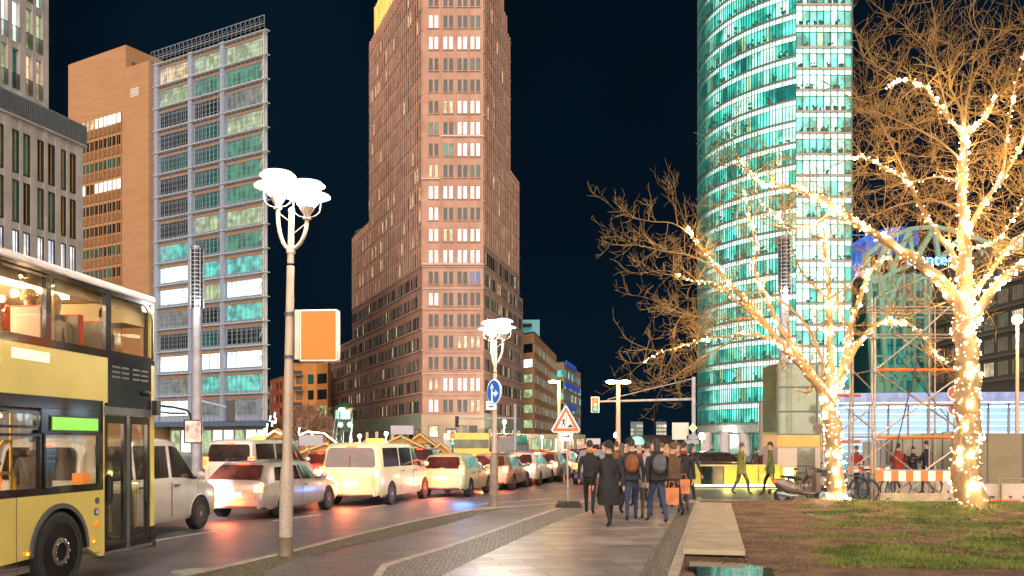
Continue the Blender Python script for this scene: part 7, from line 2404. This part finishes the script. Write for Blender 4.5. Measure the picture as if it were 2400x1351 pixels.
limbs2 = [
    ([(2276, 1197, 0), (2272, 1080, 0), (2268, 950, 0), (2265, 850, 0), (2268, 745, 0)], .32, .27, 72, 0),
    ([(2262, 760, 0), (2230, 690, -.2), (2185, 640, -.4), (2133, 603, -.6), (2083, 567, -.8), (2017, 530, -1.0), (1960, 490, -1.2), (1900, 455, -1.3), (1840, 440, -1.4), (1780, 430, -1.5), (1738, 383, -1.6)], .19, .02, 15, 9),
    ([(2268, 750, 0), (2263, 640, .1), (2258, 520, .1), (2255, 400, .1), (2260, 320, .1)], .20, .08, 26, 10),
    ([(2258, 320, .1), (2225, 280, 0), (2190, 235, -.2), (2160, 198, -.3), (2110, 188, -.4), (2078, 205, -.5)], .06, .012, 12, 16),
    ([(2260, 320, .1), (2290, 290, .1), (2315, 262, .1), (2332, 224, .1)], .06, .02, 22, 16),
    ([(2255, 660, 0), (2233, 600, .3), (2200, 550, .5), (2166, 500, .6), (2130, 430, .7), (2075, 395, .8), (2030, 372, .8), (2000, 368, .8)], .10, .015, 11, 12),
    ([(2280, 745, 0), (2320, 690, -.2), (2370, 640, -.4), (2430, 600, -.5)], .16, .06, 22, 8),
    ([(2275, 700, 0), (2320, 640, .3), (2370, 575, .4), (2430, 520, .5)], .09, .03, 14, 10),
    ([(2262, 560, .1), (2310, 470, .3), (2350, 420, .4), (2390, 350, .5), (2420, 300, .5)], .08, .02, 10, 14),
    ([(2256, 430, .1), (2200, 415, 0), (2125, 430, -.2)], .04, .015, 8, 14),
    ([(1960, 490, -1.2), (1900, 530, -1.2), (1850, 530, -1.2), (1780, 470, -1.3)], .05, .01, 9, 12),
    ([(2110, 188, -.4), (2080, 170, -.4), (2020, 130, -.4)], .02, .006, 0, 12),
    ([(2225, 280, 0), (2200, 180, .2), (2180, 110, .2)], .03, .006, 0, 14),
    ([(2260, 300, 0), (2275, 180, .2), (2300, 60, .3)], .03, .006, 0, 13),
    ([(2350, 420, .4), (2370, 250, .4), (2400, 120, .5)], .04, .008, 5, 14),
    ([(2256, 380, .1), (2200, 330, .2), (2120, 290, .3), (2050, 260, .3)], .04, .008, 0, 14),
    ([(2258, 500, .1), (2190, 470, .4), (2110, 480, .6), (2060, 500, .6)], .04, .01, 0, 14),
    ([(2262, 580, 0), (2340, 560, .2), (2420, 430, .4)], .04, .01, 8, 14),
    ([(2133, 430, .7), (2080, 320, .8), (2040, 240, .8)], .03, .006, 0, 14),
    ([(2260, 690, 0), (2190, 720, -.2), (2120, 740, -.3), (2070, 730, -.3)], .04, .01, 0, 9),
]
tree("larger bare tree densely wound with warm lights at the right edge", T2B + Vector((0, 0, 0)), limbs2, 5, 0, 1.3, 0, 0, power=15, chain_label="dense warm string lights wound round the larger bare tree")
# far trees at the market
def far_tree(px, base_Y, h, seed, label, spread=4):
    R_ = random.Random(seed); b = gnd(px, base_Y); r = thing("bare_tree", b, label, "tree", "brown bare trees behind the market")
    mb = MB(); top = b + Vector((0, 0, h * .35)); mb.tube([b, top], [.28, .2], BARK, 8); mb.build("trunk", r)
    mb = MB()
    TW2 = M("far_twig", (.16, .075, .04), .9, var=.3)
    def g2(p, d, L, rr, lev):
        q = p + d * L; mid = p + d * L * .5 + Vector((R_.gauss(0, .08), 0, R_.gauss(0, .08))) * L
        mb.tube([p, mid, q], [rr, rr * .8, rr * .55], TW2, 3, cap=False)
        if lev < 4:
            for _ in range(4 if lev < 3 else 5):
                s = Vector((R_.gauss(0, 1), R_.gauss(0, 1), R_.gauss(.1, .8))).normalized()
                g2(mid.lerp(q, R_.random()), (d + s * .85).normalized(), L * R_.uniform(.5, .75), rr * .6, lev + 1)
    for _ in range(6):
        s = Vector((R_.gauss(0, .7), R_.gauss(0, .7), 1)).normalized(); g2(top, s, h * .28, .14, 0)
    mb.build("crown", r)
for k, (px, Y, h) in enumerate(((718, 120, 8.0), (748, 128, 8.5), (700, 135, 8), (620, 150, 7.5), (768, 122, 6))):
    far_tree(px, Y, h, 40 + k, ["broad brown bare tree in front of the orange block", "brown bare tree between the orange block and the brick tower", "brown bare tree just right of the nearest lamp post", "dim bare tree at the corner of the glass office grid", "low brown bare tree left of the green signal tower"][k])

# ================================================================== BICYCLES AND SCOOTER
def bicycle(loc, rz, label, col):
    r = thing("bicycle", loc, label, "bicycle", "bicycles parked at the building site", rz)
    o = wloc(r); T = Matrix.Translation(o)
    fm = M("bike_paint_" + col[0], col[1], .35, var=.05)
    RX = Matrix.Rotation(pi / 2, 3, 'X')
    V = lambda x, z, y=0: Vector((x, y, z))
    for x in (-.52, .52):
        mb = MB(T); pts = [V(x + .33 * cos(a * pi / 14), .34 + .33 * sin(a * pi / 14)) for a in range(29)]
        mb.tube(pts, .017, RUBBER, 6, cap=False); mb.tube([V(x + (.31) * cos(a * pi / 14), .34 + .31 * sin(a * pi / 14)) for a in range(29)], .008, CHROME, 5, cap=False)
        w = mb.build("wheel", r, smooth=True)
        mb = MB(T)
        for a in range(14): t = a * 2 * pi / 14; mb.bar(V(x, .34), V(x + .31 * cos(t), .34 + .31 * sin(t)), .004, .004, CHROME)
        mb.build("spokes", w)
        mb = MB(T); mb.tube([V(x + .37 * cos(t), .34 + .37 * sin(t)) for t in [pi * (k / 10) * .8 + (.1 if x > 0 else .5) for k in range(11)]], .014, BLACK, 5); mb.build("mudguard", r)
    mb = MB(T)
    for a, b, t in (((-.52, .34), (-.08, .30), .011), ((-.08, .30), (.36, .78), .017), ((-.22, .80), (.34, .84), .016), ((-.08, .30), (-.24, .88), .016), ((-.52, .34), (-.21, .76), .010), ((.52, .34), (.34, .92), .016)):
        mb.tube([V(*a), V(*b)], t, fm, 7)
    mb.build("frame", r, smooth=True)
    mb = MB(T); mb.tube([V(.34, .92), V(.33, 1.02)], .013, CHROME, 6); mb.tube([V(.22, 1.02, -.28), V(.33, 1.04, -.1), V(.33, 1.04, .1), V(.22, 1.02, .28)], .013, BLACK, 6); mb.build("handlebar", r)
    mb = MB(T); mb.ball(V(-.26, .95), .09, BLACK, 10, 6, (1.5, .8, .35)); mb.build("saddle", r, smooth=True)
    mb = MB(T); mb.lathe(V(-.08, .30), [(.09, -.02), (.09, .02), (.03, .03)], STEEL, 14, R=RX); mb.bar(V(-.08, .3, -.05), V(.05, .18, -.05), .02, .02, CHROME); mb.bar(V(-.08, .3, .05), V(-.21, .42, .05), .02, .02, CHROME); mb.build("crank", r)
    mb = MB(T); mb.box(-.72, -.30, -.07, .07, .74, .755, STEELD); mb.bar(V(-.52, .34, -.06), V(-.6, .74, -.06), .01, .01, STEELD); mb.bar(V(-.52, .34, .06), V(-.6, .74, .06), .01, .01, STEELD); mb.build("luggage_rack", r)
    return r
pb = lambda px, py: gp(px, py, .1)
bicycle(pb(2012, 1182) + Vector((0, .5, 0)), radians(8), "black bicycle leaning right behind the smaller tree trunk", ("black", (.02, .02, .02)))
bicycle(pb(2088, 1178) + Vector((0, 1.2, 0)), radians(10), "dark bicycle with bent handlebar at the left scaffold leg", ("dark_teal", (.02, .05, .06)))
bicycle(pb(2195, 1172) + Vector((0, 1.4, 0)), radians(2), "pale bicycle behind the concrete beam under the barrier board", ("pale", (.55, .5, .42)))
bicycle(pb(1908, 1175) + Vector((0, 1.3, 0)), radians(40), "black city bicycle with front basket behind the scooter", ("black", (.02, .02, .02)))
bk_ = pb(1893, 1150)
# scooter
r = thing("motor_scooter", pb(1880, 1181), "grey motor scooter with red tail lamp parked at the kerb left of the smaller tree", "scooter", None, radians(6))
T = Matrix.Translation(wloc(r)); RX = Matrix.Rotation(pi / 2, 3, 'X')
GRY = M("scooter_grey", (.13, .10, .085), .35, var=.1, coat=.4)
for x in (-.62, .62):
    mb = MB(T); mb.lathe((x, 0, .24), [(.12, -.05), (.21, -.055), (.24, -.03), (.24, .03), (.21, .055), (.12, .05)], RUBBER, 24, R=RX); w = mb.build("wheel", r, smooth=True)
    mb = MB(T); mb.lathe((x, 0, .24), [(.13, -.045), (.12, -.06), (.03, -.07), (.02, .07), (.12, .06), (.13, .045)], STEEL, 18, R=RX); mb.build("rim", w, smooth=True)
def loft(mb, secs, m, n=12):
    """secs: (x, zc, hy, hz)"""
    i0 = None
    for (x, zc_, hy, hz) in secs:
        i = mb.add([(x, hy * cos(2 * pi * j / n), zc_ + hz * sin(2 * pi * j / n)) for j in range(n)])
        if i0 is not None:
            for j in range(n):
                k = (j + 1) % n; mb.f.append((i0 + j, i0 + k, i + k, i + j)); mb.m.append(m)
        i0 = i
mb = MB(T); loft(mb, [(-.86, .66, .02, .03), (-.80, .64, .12, .10), (-.6, .56, .17, .19), (-.35, .50, .17, .20), (-.12, .40, .15, .12), (.05, .31, .15, .06), (.3, .30, .15, .05), (.42, .36, .14, .10), (.50, .38, .10, .06)], GRY, 14); mb.build("body", r, smooth=True)
mb = MB(T); loft(mb, [(.36, .34, .13, .03), (.44, .55, .19, .10), (.46, .80, .18, .10), (.40, .95, .09, .08), (.38, 1.02, .04, .03)], GRY, 12); mb.box(.36, .50, -.17, .17, .34, .92, GRY); mb.build("front_shield", r, smooth=True, bevel=.02)
mb = MB(T); loft(mb, [(-.66, .80, .03, .02), (-.60, .80, .12, .04), (-.3, .77, .14, .05), (-.08, .73, .10, .04), (-.02, .70, .03, .02)], BLACK, 12); mb.build("seat", r, smooth=True)
mb = MB(T); loft(mb, [(.40, .46, .05, .02), (.5, .53, .09, .03), (.68, .53, .09, .03), (.86, .42, .05, .02)], GRY, 10); mb.build("mudguard", r, smooth=True)
mb = MB(T); mb.tube([(.38, -.32, 1.0), (.40, -.15, 1.04), (.42, 0, 1.04), (.40, .15, 1.04), (.38, .32, 1.0)], .018, BLACK, 8); mb.tube([(.40, -.3, 1.0), (.44, -.34, 1.18)], .007, BLACK, 5); mb.ball((.44, -.34, 1.2), .05, BLACK, 8, 5, (.4, 1, .7)); mb.tube([(.62, 0, .24), (.44, 0, .9)], .03, BLACK, 8); mb.build("handlebar", r, smooth=True)
mb = MB(T); mb.ball((.50, 0, .95), .08, HEADL if False else CHROME, 10, 6, (.6, 1, .8)); mb.build("headlight", r, smooth=True)
mb = MB(T); mb.box(-.88, -.82, -.10, .10, .62, .70, M("scooter_tail", (.7, .05, .02), .3, emit=(1, .08, .02), es=1.2)); mb.build("tail_light", r, bevel=.01)
mb = MB(T); mb.box(-.98, -.80, -.09, .09, .42, .44, BLACK); mb.box(-1.0, -.98, -.09, .09, .28, .44, BLACK); mb.build("number_plate_holder", r)
mb = MB(T); mb.tube([(-.2, -.18, .25), (-.5, -.20, .26), (-.85, -.20, .33)], [.03, .05, .045], STEEL, 10); mb.build("exhaust", r, smooth=True)
mb = MB(T); mb.box(.50, .82, -.16, .16, .80, 1.0, BLACK); mb.build("basket", r)
# ================================================================== PEOPLE IN THE STREET
C = cloth
JB = C("coat_black", (.016, .015, .018)); JN = C("coat_navy", (.025, .03, .045)); JBR = C("coat_brown", (.10, .055, .03)); JGR = C("coat_grey", (.16, .16, .17)); JW = C("coat_pale", (.45, .38, .34)); JR = C("jacket_red", (.28, .03, .02)); JTN = C("coat_sand", (.28, .18, .10))
TB = C("trousers_black", (.014, .014, .016)); TJ = C("jeans_blue", (.03, .045, .11)); TG_ = C("trousers_grey", (.08, .08, .09))
def pat(px, py): return gp(px, py, PZ + .01)
G_ = "pedestrians crossing the walkway together"
PK1 = C('backpack_rust', (.20, .06, .02)); PK2 = C('backpack_grey', (.09, .09, .10)); SC1 = C('scarf_ochre', (.35, .18, .04)); SC2 = C('scarf_red', (.25, .03, .02))
crowd = [
    (1382, 1206, 1.80, JB, TB, 0, 10, False, "leftmost pedestrian of the crowd, tall in black coat and trousers"),
    (1428, 1236, 1.78, JB, TB, 0, -12, True, "nearest pedestrian on the crowd's left in a black hooded coat"),
    (1456, 1205, 1.72, JBR, TB, 1, 25, False, "pedestrian in a brown coat and black trousers behind the hooded one"),
    (1480, 1222, 1.82, JN, TJ, 0, 5, False, "pedestrian in a navy jacket with rust backpack and blue jeans"),
    (1500, 1190, 1.68, JBR, TB, 2, -20, False, "fair haired pedestrian in a brown coat in the crowd's middle"),
    (1516, 1216, 1.76, JW, TG_, 0, 8, False, "pedestrian in the single pale coat amid the dark crowd"),
    (1540, 1226, 1.83, JB, TJ, 0, -8, False, "tall pedestrian in black jacket with grey backpack right of the pale coat"),
    (1562, 1192, 1.70, JTN, TB, 2, 18, False, "fair haired pedestrian in a sand coat toward the crowd's right"),
    (1578, 1210, 1.74, JBR, TB, 1, -15, True, "pedestrian in a brown hooded coat near the crowd's right side"),
    (1602, 1202, 1.77, JB, TG_, 0, 12, False, "rightmost pedestrian in the front of the crowd, black coat"),
    (1415, 1178, 1.74, JGR, TB, 1, 170, False, "pedestrian in grey coat coming toward the viewer behind the black coats"),
    (1468, 1176, 1.70, JB, TJ, 2, 185, False, "fair haired pedestrian in black facing the viewer behind the crowd"),
    (1530, 1178, 1.80, JN, TB, 0, 160, False, "pedestrian in navy coat walking toward the viewer behind the pale coat"),
    (1588, 1176, 1.76, JTN, TJ, 1, 190, False, "brown haired pedestrian in sand coat facing the viewer at the crowd's back"),
    (1618, 1180, 1.72, JB, TB, 0, 60, False, "pedestrian in black walking sideways beside the dark parapet panel"),
    (1445, 1168, 1.78, JBR, TG_, 0, -5, False, "pedestrian in brown jacket farthest back on the crowd's left"),
    (1552, 1170, 1.74, JB, TB, 1, 8, False, "pedestrian in black coat farthest back on the crowd's right"),
]
for i, (px, py, h, j, t, hr, ang, hood, lab) in enumerate(crowd):
    person(pat(px, py), radians(-ang), lab, j, t, hr, h, step=.30 + .05 * (i % 3) if i % 2 else -.34, hood=hood, longhair=(i % 4 == 2), lean=.06, coat=[0, 2, 1, 0, 2, 1, 0, 2, 0, 1, 0, 1, 2, 0, 1, 0, 2][i], bulk=[1.0, 1.12, 1.05, 1.15, .95, 1.1, 1.2, 1.0, 1.15, 1.05][i % 10], pack={3: PK1, 6: PK2, 15: PK1}.get(i), scarf={0: SC1, 4: SC2, 7: SC1, 9: SC2, 12: SC1}.get(i), arm=[.2, .35, .1, .3, .25][i % 5])
# bags held
def bag(px, py, z, lab, m, s=1.0):
    p = pat(px, py) + Vector((0, -.1, z)); r = thing("shopping_bag", p, lab, "bag")
    mb = MB(); mb.prism([(p.x - .17 * s, p.y - .06), (p.x + .17 * s, p.y - .06), (p.x + .19 * s, p.y + .06), (p.x - .19 * s, p.y + .06)], p.z, p.z + .40 * s, m); mb.build("bag_body", r, bevel=.015)
    mb = MB(); mb.tube([p + Vector((-.08, -.05, .40 * s)), p + Vector((-.05, 0, .55 * s)), p + Vector((.05, 0, .55 * s)), p + Vector((.08, -.05, .40 * s))], .008, m, 5); mb.build("handle", r)
OBAG = C("bag_orange", (.62, .22, .09))
bag(1572, 1212, .30, "orange shopping bag carried low at the crowd's right side", OBAG)
bag(1600, 1204, .50, "second orange bag, held higher by the rightmost pedestrian", OBAG, .9)
YG1 = C("jacket_yellow_green", (.22, .22, .04))
person(gp(1738, 1160, .1), radians(-70), "pedestrian in yellow green jacket before the yellow parapet, left of two", YG1, TG_, 1, 1.75)
person(gp(1806, 1162, .1), radians(75), "pedestrian in olive jacket before the yellow parapet near the lift", C("jacket_olive", (.10, .12, .03)), TB, 0, 1.78)
person(Vector((at(1772, 0, 44).x, 44, 0)), radians(20), "person in brown coat seen over the parapet, left of the maroon coat", JBR, TB, 1, 1.6)
person(Vector((at(1791, 0, 44).x, 44, 0)), radians(-20), "person in maroon coat seen over the yellow parapet", C("coat_maroon", (.16, .03, .04)), TB, 0, 1.6)
person(gp(2105, 1158, .1) , radians(-25), "person in red jacket at the standing table behind the barrier board", JR, TG_, 0, 1.74, hold=True)
person(gp(2140, 1152, .1), radians(170), "person in black facing the viewer between the red jacket and the dark coat", JB, TB, 0, 1.62, hold=True)
person(gp(2172, 1160, .1), radians(35), "person in dark coat right of the three people behind the barrier board", JB, TG_, 0, 1.82, hold=True)
person(gp(2008, 1150, .1), radians(10), "person in red jacket seen between the smaller tree and scaffold", JR, TB, 1, 1.66)
# a few far pedestrians at the market and crossing
for i, (px, Y, j, lab) in enumerate(((870, 75, JB, "far pedestrian in black before the market stalls left of centre"), (1240, 90, JBR, "far pedestrian in brown coat near the lit shop fronts"), (1668, 60, JN, "far pedestrian in navy near the glass tower columns"))):
    person(Vector((at(px, 0, Y).x, Y, 0)), radians(90 * i), lab, j, TB, i % 3, 1.75)
